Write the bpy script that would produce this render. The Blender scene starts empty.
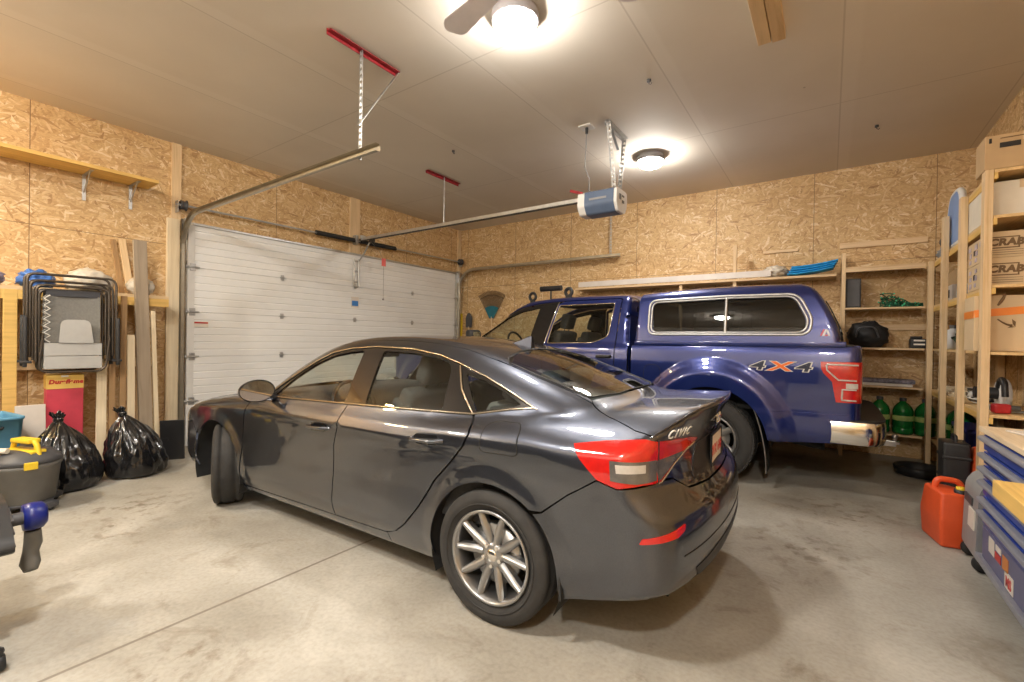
import bpy, bmesh, math, random
import numpy as np
from math import sin, cos, pi, radians as R
from mathutils import Vector, Matrix, Euler, noise
from mathutils.geometry import delaunay_2d_cdt

random.seed(7)
SC = bpy.context.scene
COL = SC.collection

# ------------------------------------------------------------------ materials
def _nodes(name):
    m = bpy.data.materials.new(name)
    m.use_nodes = True
    nt = m.node_tree
    b = nt.nodes['Principled BSDF']
    return m, nt, b

def nd(nt, t, **kw):
    n = nt.nodes.new(t)
    for k, v in kw.items():
        if k in n.inputs:
            n.inputs[k].default_value = v
        else:
            setattr(n, k, v)
    return n

def ramp(nt, stops):
    r = nt.nodes.new('ShaderNodeValToRGB')
    e = r.color_ramp.elements
    while len(e) < len(stops):
        e.new(0.5)
    for i, (p, c) in enumerate(stops):
        e[i].position = p
        e[i].color = (*c, 1) if len(c) == 3 else c
    return r

def mat(name, col, rough=0.5, metal=0.0, coat=0.0, var=0.12, vscale=6.0, bump=0.0, bscale=80.0,
        trans=0.0, ior=1.45, alpha=1.0, emit=None, estr=0.0, spec=0.5, sheen=0.0, coat_rough=0.03):
    """principled material with a procedural noise in its tone and roughness"""
    m, nt, b = _nodes(name)
    tc = nd(nt, 'ShaderNodeTexCoord')
    if var > 0:
        n = nd(nt, 'ShaderNodeTexNoise', Scale=vscale, Detail=4.0, Roughness=0.6)
        nt.links.new(tc.outputs['Object'], n.inputs['Vector'])
        lo = tuple(max(0, c*(1-var)) for c in col)
        hi = tuple(min(1, c*(1+var)) for c in col)
        r = ramp(nt, [(0.3, lo), (0.7, hi)])
        nt.links.new(n.outputs['Fac'], r.inputs['Fac'])
        nt.links.new(r.outputs['Color'], b.inputs['Base Color'])
    else:
        b.inputs['Base Color'].default_value = (*col, 1)
    b.inputs['Roughness'].default_value = rough
    b.inputs['Metallic'].default_value = metal
    b.inputs['Coat Weight'].default_value = coat
    b.inputs['Coat Roughness'].default_value = coat_rough
    b.inputs['IOR'].default_value = ior
    b.inputs['Transmission Weight'].default_value = trans
    b.inputs['Alpha'].default_value = alpha
    b.inputs['Specular IOR Level'].default_value = spec
    if emit:
        b.inputs['Emission Color'].default_value = (*emit, 1)
        b.inputs['Emission Strength'].default_value = estr
    if bump > 0:
        n2 = nd(nt, 'ShaderNodeTexNoise', Scale=bscale, Detail=3.0)
        nt.links.new(tc.outputs['Object'], n2.inputs['Vector'])
        bp = nd(nt, 'ShaderNodeBump', Strength=bump, Distance=0.01)
        nt.links.new(n2.outputs['Fac'], bp.inputs['Height'])
        nt.links.new(bp.outputs['Normal'], b.inputs['Normal'])
    return m

def glass_mat(name, tint=(0.75, 0.82, 0.78), opacity=0.25, rough=0.0, ior=1.52):
    """thin tinted pane: mostly see-through, fresnel mirror on top"""
    m = bpy.data.materials.new(name)
    m.use_nodes = True
    nt = m.node_tree
    nt.nodes.clear()
    out = nd(nt, 'ShaderNodeOutputMaterial')
    tr = nd(nt, 'ShaderNodeBsdfTransparent')
    n = nd(nt, 'ShaderNodeTexNoise', Scale=3.0, Detail=2.0)
    r = ramp(nt, [(0.0, tuple(c*0.97 for c in tint)), (1.0, tint)])
    nt.links.new(n.outputs['Fac'], r.inputs['Fac'])
    nt.links.new(r.outputs['Color'], tr.inputs['Color'])
    gl = nd(nt, 'ShaderNodeBsdfGlossy', Roughness=rough)
    gl.inputs['Color'].default_value = (0.9, 0.9, 0.9, 1)
    fr = nd(nt, 'ShaderNodeFresnel', IOR=1.52)
    ge = nd(nt, 'ShaderNodeNewGeometry')      # a thin pane mirrors the same from both faces
    io = nd(nt, 'ShaderNodeMix', data_type='FLOAT')
    io.inputs['A'].default_value = ior; io.inputs['B'].default_value = 1/ior
    nt.links.new(ge.outputs['Backfacing'], io.inputs['Factor']); nt.links.new(io.outputs['Result'], fr.inputs['IOR'])
    mx = nd(nt, 'ShaderNodeMixShader')
    nt.links.new(fr.outputs['Fac'], mx.inputs['Fac'])
    nt.links.new(tr.outputs[0], mx.inputs[1])
    nt.links.new(gl.outputs[0], mx.inputs[2])
    nt.links.new(mx.outputs[0], out.inputs['Surface'])
    return m

def wood_mat(name, light, dark, scale=1.0, axis='Z', rough=0.65):
    """sawn lumber: long grain streaks and knots along one axis"""
    m, nt, b = _nodes(name)
    tc = nd(nt, 'ShaderNodeTexCoord')
    mp = nd(nt, 'ShaderNodeMapping')
    s = {'X': (1.2, 26, 26), 'Y': (26, 1.2, 26), 'Z': (26, 26, 1.2)}[axis]
    mp.inputs['Scale'].default_value = tuple(v*scale for v in s)
    nt.links.new(tc.outputs['Object'], mp.inputs['Vector'])
    n = nd(nt, 'ShaderNodeTexNoise', Scale=1.0, Detail=5.0, Roughness=0.65, Distortion=0.6)
    nt.links.new(mp.outputs['Vector'], n.inputs['Vector'])
    r = ramp(nt, [(0.25, dark), (0.48, light), (0.7, tuple(min(1, c*1.12) for c in light))])
    nt.links.new(n.outputs['Fac'], r.inputs['Fac'])
    n2 = nd(nt, 'ShaderNodeTexNoise', Scale=2.2, Detail=2.0)
    nt.links.new(tc.outputs['Object'], n2.inputs['Vector'])
    mx = nd(nt, 'ShaderNodeMix', data_type='RGBA', blend_type='MULTIPLY')
    mx.inputs['Factor'].default_value = 0.35
    nt.links.new(r.outputs['Color'], mx.inputs['A'])
    nt.links.new(n2.outputs['Color'], mx.inputs['B'])
    r2 = ramp(nt, [(0.3, (0.75, 0.72, 0.68)), (0.7, (1, 1, 1))])
    nt.links.new(n2.outputs['Fac'], r2.inputs['Fac'])
    nt.links.new(r2.outputs['Color'], mx.inputs['B'])
    nt.links.new(mx.outputs['Result'], b.inputs['Base Color'])
    b.inputs['Roughness'].default_value = rough
    return m

# ------------------------------------------------------------------ mesh builder
class MB:
    def __init__(self):
        self.v = []; self.f = []; self.sm = []
    def add(self, vs, fs, smooth=False):
        b = len(self.v)
        self.v.extend([tuple(p) for p in vs])
        self.f.extend([tuple(b+i for i in f) for f in fs])
        self.sm.extend([smooth]*len(fs))
        return self
    def bm(self, bm, M=None, smooth=False):
        if M is not None:
            bmesh.ops.transform(bm, matrix=M, verts=bm.verts)
        bm.verts.index_update()
        self.add([v.co.copy() for v in bm.verts], [[v.index for v in f.verts] for f in bm.faces], smooth)
        bm.free()
        return self
    def box(self, c, s, rot=(0, 0, 0), bev=0.0, seg=2, M=None):
        """box centred on c with size s, rotated, bevelled"""
        bm = bmesh.new()
        bmesh.ops.create_cube(bm, size=1.0)
        bmesh.ops.scale(bm, vec=s, verts=bm.verts)
        if bev > 0:
            bmesh.ops.bevel(bm, geom=bm.edges[:], offset=bev, segments=seg, profile=0.6, affect='EDGES')
        T = Matrix.Translation(c) @ Euler(rot).to_matrix().to_4x4()
        if M is not None:
            T = M @ T
        return self.bm(bm, T, smooth=(bev > 0 and seg > 2))
    def span(self, a, b, bev=0.0, seg=2):
        """axis-aligned box between two corners"""
        a = Vector(a); b = Vector(b)
        return self.box((a+b)/2, [abs(x) for x in (b-a)], bev=bev, seg=seg)
    def cyl(self, a, b, r, r2=None, n=16, caps=True, smooth=True):
        a = Vector(a); b = Vector(b); r2 = r if r2 is None else r2
        d = (b-a).normalized()
        u = d.orthogonal().normalized(); w = d.cross(u)
        vs = []; fs = []
        for P, q in ((a, r), (b, r2)):
            for i in range(n):
                t = 2*pi*i/n
                vs.append(P + q*(cos(t)*u + sin(t)*w))
        for i in range(n):
            j = (i+1) % n
            fs.append((i, j, n+j, n+i))
        self.add(vs, fs, smooth)
        if caps:
            self.add(vs[:n], [tuple(reversed(range(n)))])
            self.add(vs[n:], [tuple(range(n))])
        return self
    def tube(self, pts, r, n=10, closed=False, caps=True):
        pts = [Vector(p) for p in pts]
        N = len(pts)
        rs = r if hasattr(r, '__len__') else [r]*N
        tang = []
        for i in range(N):
            if closed:
                t = pts[(i+1) % N]-pts[i-1]
            else:
                t = pts[min(i+1, N-1)]-pts[max(i-1, 0)]
            tang.append(t.normalized() if t.length > 1e-9 else Vector((0, 0, 1)))
        u = tang[0].orthogonal().normalized()
        vs = []; fs = []
        for i in range(N):
            t = tang[i]
            u = (u - t*u.dot(t))
            u = u.normalized() if u.length > 1e-6 else t.orthogonal().normalized()
            w = t.cross(u)
            for k in range(n):
                a = 2*pi*k/n
                vs.append(pts[i] + rs[i]*(cos(a)*u+sin(a)*w))
        M = N if closed else N-1
        for i in range(M):
            for k in range(n):
                a = i*n+k; b = i*n+(k+1) % n; j = (i+1) % N
                fs.append((a, b, j*n+(k+1) % n, j*n+k))
        self.add(vs, fs, True)
        if caps and not closed:
            self.add(vs[:n], [tuple(reversed(range(n)))])
            self.add(vs[-n:], [tuple(range(n))])
        return self
    def lathe(self, prof, c=(0, 0, 0), n=32, axis='Z', smooth=True, M=None):
        """prof: list of (r, h); revolved about axis through c"""
        vs = []; fs = []
        for (r, h) in prof:
            for k in range(n):
                a = 2*pi*k/n
                p = {'Z': (r*cos(a), r*sin(a), h), 'Y': (r*cos(a), h, r*sin(a)), 'X': (h, r*cos(a), r*sin(a))}[axis]
                q = Vector(p)+Vector(c)
                vs.append(M @ q if M is not None else q)
        for i in range(len(prof)-1):
            for k in range(n):
                a = i*n+k; b = i*n+(k+1) % n
                fs.append((a, b, b+n, a+n))
        return self.add(vs, fs, smooth)
    def prism(self, poly, axis, a, b, smooth=False, M=None):
        """poly (list of 2-D) extruded along axis from a to b. axis X:(y,z) Y:(x,z) Z:(x,y)"""
        n = len(poly)
        def P(p, h):
            q = Vector({'X': (h, p[0], p[1]), 'Y': (p[0], h, p[1]), 'Z': (p[0], p[1], h)}[axis])
            return M @ q if M is not None else q
        vs = [P(p, a) for p in poly]+[P(p, b) for p in poly]
        fs = [tuple(range(n)), tuple(reversed(range(n, 2*n)))]
        self.add(vs, fs)
        self.add(vs, [(i, i+n, (i+1) % n+n, (i+1) % n) for i in range(n)], smooth)
        return self
    def ball(self, c, r, seg=16, rings=10, sx=1, sy=1, sz=1, M=None):
        bm = bmesh.new()
        bmesh.ops.create_uvsphere(bm, u_segments=seg, v_segments=rings, radius=r)
        T = Matrix.Translation(c) @ Matrix.Diagonal((sx, sy, sz, 1))
        if M is not None:
            T = Matrix.Translation(c) @ M @ Matrix.Diagonal((sx, sy, sz, 1))
        return self.bm(bm, T, True)
    def grid(self, fn, nu, nv, smooth=True, closeu=False):
        vs = []; fs = []
        for i in range(nu):
            for j in range(nv):
                vs.append(fn(i/(nu if closeu else nu-1), j/(nv-1)))
        for i in range(nu if closeu else nu-1):
            for j in range(nv-1):
                i2 = (i+1) % nu
                fs.append((i*nv+j, i2*nv+j, i2*nv+j+1, i*nv+j+1))
        return self.add(vs, fs, smooth)
    def build(self, name, m=None, parent=None, recalc=True):
        me = bpy.data.meshes.new(name)
        me.from_pydata([tuple(p) for p in self.v], [], self.f)
        me.polygons.foreach_set('use_smooth', self.sm)
        if recalc:
            bm = bmesh.new(); bm.from_mesh(me)
            bmesh.ops.recalc_face_normals(bm, faces=bm.faces)
            bm.to_mesh(me); bm.free()
        me.update()
        o = bpy.data.objects.new(name, me)
        COL.objects.link(o)
        if m is not None:
            me.materials.append(m)
        if parent is not None:
            o.parent = parent
        return o

def tag(o, label=None, cat=None, group=None, kind=None):
    if label: o['label'] = label
    if cat: o['category'] = cat
    if group: o['group'] = group
    if kind: o['kind'] = kind
    return o

def empty(name, loc=(0, 0, 0), rz=0.0, label=None, cat=None, group=None, kind=None):
    o = bpy.data.objects.new(name, None)
    o.empty_display_size = 0.1
    COL.objects.link(o)
    o.location = loc
    o.rotation_euler = (0, 0, rz)
    return tag(o, label, cat, group, kind)

def copy_tree(o, parent=None, keep_label=False):
    c = o.copy(); COL.objects.link(c)
    if parent is not None:
        c.parent = parent
    for ch in list(o.children):
        copy_tree(ch, c)
    return c

def text_mesh(name, s, size, m, parent, M, extrude=0.001, bold=0.0, shear=0.0, align='CENTER', space=1.06):
    cu = bpy.data.curves.new(name, 'FONT')
    cu.body = s; cu.size = size; cu.extrude = extrude; cu.offset = bold; cu.shear = shear
    cu.space_character = space
    cu.align_x = align; cu.align_y = 'CENTER'; cu.resolution_u = 3
    t = bpy.data.objects.new(name+'_curve', cu)
    COL.objects.link(t)
    dg = bpy.context.evaluated_depsgraph_get()
    me = bpy.data.meshes.new_from_object(t.evaluated_get(dg))
    bpy.data.objects.remove(t)
    bpy.data.curves.remove(cu)
    me.transform(M)
    me.name = name
    me.materials.clear(); me.materials.append(m)
    o = bpy.data.objects.new(name, me)
    COL.objects.link(o)
    if parent is not None:
        o.parent = parent
    return o

def frame(origin, xdir, ydir):
    """matrix that puts local x along xdir, y along ydir"""
    x = Vector(xdir).normalized(); y = Vector(ydir).normalized(); z = x.cross(y).normalized()
    y = z.cross(x)
    M = Matrix((x, y, z)).transposed().to_4x4()
    M.translation = origin
    return M

def arc(c, r, a0, a1, n, u=(1, 0, 0), w=(0, 0, 1)):
    c = Vector(c); u = Vector(u); w = Vector(w)
    return [c + r*(cos(a0+(a1-a0)*i/n)*u + sin(a0+(a1-a0)*i/n)*w) for i in range(n+1)]

def fillet(pts, rad, n=6, closed=False):
    """round the corners of a 2-D or 3-D polyline"""
    P = [Vector(p) for p in pts]; N = len(P); out = []
    rr = rad if hasattr(rad, '__len__') else [rad]*N
    for i in range(N):
        if not closed and i in (0, N-1):
            out.append(P[i]); continue
        a = P[i-1]-P[i]; b = P[(i+1) % N]-P[i]
        d = min(rr[i], a.length*0.49, b.length*0.49)
        if d < 1e-5:
            out.append(P[i]); continue
        A = P[i]+a.normalized()*d; B = P[i]+b.normalized()*d
        for k in range(n+1):
            t = k/n
            out.append(A*(1-t)**2 + P[i]*2*t*(1-t) + B*t*t)
    return out
# ------------------------------------------------------------------ camera
XL, XR, YB, YF, ZC = -6.5, 1.36, 7.33, -2.2, 3.67
CAMZ = 1.385
f_px, yaw, pitch, roll = 453.6, 0.6103, 0.0054, -0.01595
cam = bpy.data.cameras.new('camera')
cam.sensor_width = 36.0
cam.lens = f_px/1024*36
cam.clip_start = 0.02
co = bpy.data.objects.new('camera', cam)
COL.objects.link(co)
fw = Vector((-sin(yaw)*cos(pitch), cos(yaw)*cos(pitch), -sin(pitch)))
rt = Vector((cos(yaw), sin(yaw), 0))
dn = fw.cross(rt)
rt, dn = cos(roll)*rt + sin(roll)*dn, -sin(roll)*rt + cos(roll)*dn
Mc = Matrix((rt, -dn, -fw)).transposed().to_4x4()
Mc.translation = (0, 0, CAMZ)
co.matrix_world = Mc
SC.camera = co
SC.view_settings.view_transform = 'Standard'
SC.view_settings.look = 'None'
SC.view_settings.gamma = 1.0
SC.view_settings.use_curve_mapping = False
SC.view_settings.exposure = 0.18
SC.cycles.max_bounces = 10
SC.cycles.transparent_max_bounces = 16
SC.cycles.caustics_reflective = False
SC.cycles.caustics_refractive = False
SC.cycles.sample_clamp_indirect = 6.0

w = bpy.data.worlds.new('world')
SC.world = w
w.use_nodes = True
w.node_tree.nodes['Background'].inputs[0].default_value = (0.02, 0.02, 0.025, 1)
w.node_tree.nodes['Background'].inputs[1].default_value = 0.3

# ------------------------------------------------------------------ setting materials
def osb_mat(name, plane, seam_off=0.0, gain=1.0):
    """oriented strand board: overlapping wood strands, 1.22 m sheets with thin dark seams"""
    m, nt, b = _nodes(name)
    tc = nd(nt, 'ShaderNodeTexCoord')
    sep = nd(nt, 'ShaderNodeSeparateXYZ')
    nt.links.new(tc.outputs['Object'], sep.inputs[0])
    cmb = nd(nt, 'ShaderNodeCombineXYZ')
    nt.links.new(sep.outputs[plane], cmb.inputs[0])
    nt.links.new(sep.outputs['Z'], cmb.inputs[1])
    # wobble
    wn = nd(nt, 'ShaderNodeTexNoise', Scale=7.0, Detail=2.0)
    nt.links.new(cmb.outputs[0], wn.inputs['Vector'])
    off = nd(nt, 'ShaderNodeVectorMath', operation='MULTIPLY_ADD')
    nt.links.new(wn.outputs['Color'], off.inputs[0])
    off.inputs[1].default_value = (0.05, 0.05, 0)
    nt.links.new(cmb.outputs[0], off.inputs[2])
    prev_t = prev_p = None
    for k, (ang, lx, ly) in enumerate(((8, 0.13, 0.021), (-24, 0.12, 0.018), (41, 0.10, 0.018), (-62, 0.09, 0.017), (78, 0.085, 0.018), (-5, 0.15, 0.023))):
        mp = nd(nt, 'ShaderNodeMapping', vector_type='TEXTURE')
        mp.inputs['Rotation'].default_value = (0, 0, R(ang))
        mp.inputs['Scale'].default_value = (lx, ly, 1)
        mp.inputs['Location'].default_value = (0.37*k, 0.71*k, 0)
        nt.links.new(off.outputs[0], mp.inputs['Vector'])
        vo = nd(nt, 'ShaderNodeTexVoronoi', voronoi_dimensions='2D', Scale=1.0)
        nt.links.new(mp.outputs[0], vo.inputs['Vector'])
        sc = nd(nt, 'ShaderNodeSeparateColor')
        nt.links.new(vo.outputs['Color'], sc.inputs[0])
        if prev_t is None:
            prev_t, prev_p = sc.outputs[0], sc.outputs[1]
        else:
            gt = nd(nt, 'ShaderNodeMath', operation='GREATER_THAN')
            nt.links.new(sc.outputs[1], gt.inputs[0]); nt.links.new(prev_p, gt.inputs[1])
            mt = nd(nt, 'ShaderNodeMix', data_type='FLOAT')
            nt.links.new(gt.outputs[0], mt.inputs['Factor']); nt.links.new(prev_t, mt.inputs['A']); nt.links.new(sc.outputs[0], mt.inputs['B'])
            mxp = nd(nt, 'ShaderNodeMath', operation='MAXIMUM')
            nt.links.new(sc.outputs[1], mxp.inputs[0]); nt.links.new(prev_p, mxp.inputs[1])
            prev_t, prev_p = mt.outputs['Result'], mxp.outputs[0]
    g = gain
    cr = ramp(nt, [(0.0, (0.40*g, 0.23*g, 0.10*g)), (0.07, (0.53*g, 0.33*g, 0.145*g)), (0.42, (0.63*g, 0.42*g, 0.20*g)), (0.78, (0.69*g, 0.48*g, 0.245*g)), (0.92, (0.77*g, 0.58*g, 0.34*g)), (1.0, (0.84*g, 0.68*g, 0.45*g))])
    nt.links.new(prev_t, cr.inputs['Fac'])
    # fine fibre
    mp = nd(nt, 'ShaderNodeMapping'); mp.inputs['Scale'].default_value = (14, 60, 1)
    nt.links.new(off.outputs[0], mp.inputs['Vector'])
    fn = nd(nt, 'ShaderNodeTexNoise', Scale=2.0, Detail=3.0)
    nt.links.new(mp.outputs[0], fn.inputs['Vector'])
    fr = ramp(nt, [(0.3, (0.72, 0.68, 0.62)), (0.65, (1, 1, 1))])
    nt.links.new(fn.outputs['Fac'], fr.inputs['Fac'])
    m1 = nd(nt, 'ShaderNodeMix', data_type='RGBA', blend_type='MULTIPLY'); m1.inputs['Factor'].default_value = 0.8
    nt.links.new(cr.outputs['Color'], m1.inputs['A']); nt.links.new(fr.outputs['Color'], m1.inputs['B'])
    # sheet seams every 1.22 m along the wall and at 2.44 m height
    def seam(src, period, offs, wd):
        a = nd(nt, 'ShaderNodeMath', operation='ADD'); nt.links.new(src, a.inputs[0]); a.inputs[1].default_value = offs+100*period
        mo = nd(nt, 'ShaderNodeMath', operation='MODULO'); nt.links.new(a.outputs[0], mo.inputs[0]); mo.inputs[1].default_value = period
        lt = nd(nt, 'ShaderNodeMath', operation='LESS_THAN'); nt.links.new(mo.outputs[0], lt.inputs[0]); lt.inputs[1].default_value = wd
        return lt
    s1 = seam(sep.outputs[plane], 1.22, seam_off, 0.007)
    s2 = seam(sep.outputs['Z'], 2.44, 0.0, 0.006)
    mx = nd(nt, 'ShaderNodeMath', operation='MAXIMUM')
    nt.links.new(s1.outputs[0], mx.inputs[0]); nt.links.new(s2.outputs[0], mx.inputs[1])
    m2 = nd(nt, 'ShaderNodeMix', data_type='RGBA')
    nt.links.new(mx.outputs[0], m2.inputs['Factor']); nt.links.new(m1.outputs['Result'], m2.inputs['A'])
    m2.inputs['B'].default_value = (0.2, 0.12, 0.05, 1)
    nt.links.new(m2.outputs['Result'], b.inputs['Base Color'])
    b.inputs['Roughness'].default_value = 0.6
    bp = nd(nt, 'ShaderNodeBump', Strength=0.25, Distance=0.004)
    nt.links.new(prev_t, bp.inputs['Height']); nt.links.new(bp.outputs[0], b.inputs['Normal'])
    return m

def ceiling_mat():
    """bare drywall with taped joints: faint mud bands, dimples and smudges"""
    m, nt, b = _nodes('drywall_ceiling')
    tc = nd(nt, 'ShaderNodeTexCoord')
    n = nd(nt, 'ShaderNodeTexNoise', Scale=0.8, Detail=5.0, Roughness=0.55)
    nt.links.new(tc.outputs['Object'], n.inputs['Vector'])
    r = ramp(nt, [(0.3, (0.69, 0.63, 0.54)), (0.7, (0.77, 0.71, 0.62))])
    nt.links.new(n.outputs['Fac'], r.inputs['Fac'])
    sep = nd(nt, 'ShaderNodeSeparateXYZ'); nt.links.new(tc.outputs['Object'], sep.inputs[0])
    def band(src, period, offs, wd, soft):
        a = nd(nt, 'ShaderNodeMath', operation='ADD'); nt.links.new(src, a.inputs[0]); a.inputs[1].default_value = offs+100*period
        mo = nd(nt, 'ShaderNodeMath', operation='PINGPONG'); nt.links.new(a.outputs[0], mo.inputs[0]); mo.inputs[1].default_value = period/2
        mr = nd(nt, 'ShaderNodeMapRange'); nt.links.new(mo.outputs[0], mr.inputs['Value'])
        mr.inputs['From Min'].default_value = wd; mr.inputs['From Max'].default_value = wd+soft
        mr.inputs['To Min'].default_value = 1; mr.inputs['To Max'].default_value = 0
        return mr.outputs[0]
    bd = band(sep.outputs['X'], 1.245, 2.39+0.0, 0.05, 0.03)
    ln = band(sep.outputs['X'], 1.245, 2.39+0.05, 0.004, 0.004)
    ln2 = band(sep.outputs['Y'], 2.44, -5.3, 0.004, 0.004)
    m1 = nd(nt, 'ShaderNodeMix', data_type='RGBA')
    f = nd(nt, 'ShaderNodeMath', operation='MULTIPLY'); nt.links.new(bd, f.inputs[0]); f.inputs[1].default_value = 0.35
    nt.links.new(f.outputs[0], m1.inputs['Factor']); nt.links.new(r.outputs['Color'], m1.inputs['A']); m1.inputs['B'].default_value = (0.81, 0.76, 0.68, 1)
    mxl = nd(nt, 'ShaderNodeMath', operation='MAXIMUM'); nt.links.new(ln, mxl.inputs[0]); nt.links.new(ln2, mxl.inputs[1])
    f2 = nd(nt, 'ShaderNodeMath', operation='MULTIPLY'); nt.links.new(mxl.outputs[0], f2.inputs[0]); f2.inputs[1].default_value = 0.3
    m2 = nd(nt, 'ShaderNodeMix', data_type='RGBA')
    nt.links.new(f2.outputs[0], m2.inputs['Factor']); nt.links.new(m1.outputs['Result'], m2.inputs['A']); m2.inputs['B'].default_value = (0.28, 0.22, 0.15, 1)
    # screw dimples / scuffs
    vo = nd(nt, 'ShaderNodeTexVoronoi', Scale=1.6); nt.links.new(tc.outputs['Object'], vo.inputs['Vector'])
    lt = nd(nt, 'ShaderNodeMath', operation='LESS_THAN'); nt.links.new(vo.outputs['Distance'], lt.inputs[0]); lt.inputs[1].default_value = 0.018
    m3 = nd(nt, 'ShaderNodeMix', data_type='RGBA'); f3 = nd(nt, 'ShaderNodeMath', operation='MULTIPLY'); nt.links.new(lt.outputs[0], f3.inputs[0]); f3.inputs[1].default_value = 0.5
    nt.links.new(f3.outputs[0], m3.inputs['Factor']); nt.links.new(m2.outputs['Result'], m3.inputs['A']); m3.inputs['B'].default_value = (0.25, 0.2, 0.14, 1)
    nt.links.new(m3.outputs['Result'], b.inputs['Base Color'])
    b.inputs['Roughness'].default_value = 0.75
    return m

def floor_mat():
    """broom-finished concrete: mottling, pale wear, dark drips, one saw-cut joint each way"""
    m, nt, b = _nodes('concrete')
    tc = nd(nt, 'ShaderNodeTexCoord')
    n = nd(nt, 'ShaderNodeTexNoise', Scale=1.1, Detail=9.0, Roughness=0.62, Distortion=0.3)
    nt.links.new(tc.outputs['Object'], n.inputs['Vector'])
    r = ramp(nt, [(0.28, (0.255, 0.235, 0.195)), (0.5, (0.36, 0.34, 0.295)), (0.72, (0.49, 0.47, 0.42))])
    nt.links.new(n.outputs['Fac'], r.inputs['Fac'])
    # stains
    n2 = nd(nt, 'ShaderNodeTexNoise', Scale=2.6, Detail=6.0, Roughness=0.7, Distortion=0.8)
    nt.links.new(tc.outputs['Object'], n2.inputs['Vector'])
    r2 = ramp(nt, [(0.30, (0.52, 0.45, 0.36)), (0.44, (1, 1, 1)), (0.7, (1.0, 1.0, 1.0))])
    nt.links.new(n2.outputs['Fac'], r2.inputs['Fac'])
    m1 = nd(nt, 'ShaderNodeMix', data_type='RGBA', blend_type='MULTIPLY'); m1.inputs['Factor'].default_value = 0.6
    nt.links.new(r.outputs['Color'], m1.inputs['A']); nt.links.new(r2.outputs['Color'], m1.inputs['B'])
    # speckle
    n3 = nd(nt, 'ShaderNodeTexNoise', Scale=45.0, Detail=4.0); nt.links.new(tc.outputs['Object'], n3.inputs['Vector'])
    r3 = ramp(nt, [(0.3, (0.86, 0.85, 0.83)), (0.6, (1.04, 1.04, 1.04))]); nt.links.new(n3.outputs['Fac'], r3.inputs['Fac'])
    m2 = nd(nt, 'ShaderNodeMix', data_type='RGBA', blend_type='MULTIPLY'); m2.inputs['Factor'].default_value = 0.8
    nt.links.new(m1.outputs['Result'], m2.inputs['A']); nt.links.new(r3.outputs['Color'], m2.inputs['B'])
    # old drips and smears at their own spots
    def spot(x, y, r):
        s = nd(nt, 'ShaderNodeVectorMath', operation='DISTANCE'); nt.links.new(tc.outputs['Object'], s.inputs[0]); s.inputs[1].default_value = (x, y, 0)
        a = nd(nt, 'ShaderNodeMapRange'); nt.links.new(s.outputs['Value'], a.inputs['Value'])
        a.inputs['From Min'].default_value = 0; a.inputs['From Max'].default_value = r; a.inputs['To Min'].default_value = 1; a.inputs['To Max'].default_value = 0
        return a.outputs[0]
    acc = None
    for x, y, r in ((-4.55, 1.22, .55), (-4.1, 1.05, .35), (-.15, 3.7, .5), (.1, 4.6, .6), (-1.0, .9, .3), (-2.2, .75, .35)):
        o_ = spot(x, y, r)
        if acc is None: acc = o_
        else:
            mm = nd(nt, 'ShaderNodeMath', operation='MAXIMUM'); nt.links.new(acc, mm.inputs[0]); nt.links.new(o_, mm.inputs[1]); acc = mm.outputs[0]
    n4 = nd(nt, 'ShaderNodeTexNoise', Scale=9.0, Detail=5.0, Roughness=0.6); nt.links.new(tc.outputs['Object'], n4.inputs['Vector'])
    r4 = ramp(nt, [(0.52, (0, 0, 0)), (0.64, (1, 1, 1))]); nt.links.new(n4.outputs['Fac'], r4.inputs['Fac'])
    ml = nd(nt, 'ShaderNodeMath', operation='MULTIPLY'); nt.links.new(acc, ml.inputs[0]); nt.links.new(r4.outputs['Color'], ml.inputs[1])
    m5 = nd(nt, 'ShaderNodeMix', data_type='RGBA'); nt.links.new(ml.outputs[0], m5.inputs['Factor'])
    nt.links.new(m2.outputs['Result'], m5.inputs['A']); m5.inputs['B'].default_value = (0.16, 0.125, 0.085, 1)
    m2 = m5
    # saw-cut joints
    sep = nd(nt, 'ShaderNodeSeparateXYZ'); nt.links.new(tc.outputs['Object'], sep.inputs[0])
    def line(src, at, wd):
        s = nd(nt, 'ShaderNodeMath', operation='SUBTRACT'); nt.links.new(src, s.inputs[0]); s.inputs[1].default_value = at
        a = nd(nt, 'ShaderNodeMath', operation='ABSOLUTE'); nt.links.new(s.outputs[0], a.inputs[0])
        mr = nd(nt, 'ShaderNodeMapRange'); nt.links.new(a.outputs[0], mr.inputs['Value'])
        mr.inputs['From Min'].default_value = wd*0.5; mr.inputs['From Max'].default_value = wd
        mr.inputs['To Min'].default_value = 1; mr.inputs['To Max'].default_value = 0
        return mr.outputs[0]
    l1 = line(sep.outputs['X'], FLOOR_JX, 0.012); l2 = line(sep.outputs['Y'], FLOOR_JY, 0.012)
    mx = nd(nt, 'ShaderNodeMath', operation='MAXIMUM'); nt.links.new(l1, mx.inputs[0]); nt.links.new(l2, mx.inputs[1])
    f = nd(nt, 'ShaderNodeMath', operation='MULTIPLY'); nt.links.new(mx.outputs[0], f.inputs[0]); f.inputs[1].default_value = 0.75
    m3 = nd(nt, 'ShaderNodeMix', data_type='RGBA'); nt.links.new(f.outputs[0], m3.inputs['Factor'])
    nt.links.new(m2.outputs['Result'], m3.inputs['A']); m3.inputs['B'].default_value = (0.13, 0.105, 0.08, 1)
    nt.links.new(m3.outputs['Result'], b.inputs['Base Color'])
    rr = nd(nt, 'ShaderNodeMapRange'); nt.links.new(n.outputs['Fac'], rr.inputs['Value'])
    rr.inputs['To Min'].default_value = 0.38; rr.inputs['To Max'].default_value = 0.7
    nt.links.new(rr.outputs[0], b.inputs['Roughness'])
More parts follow.
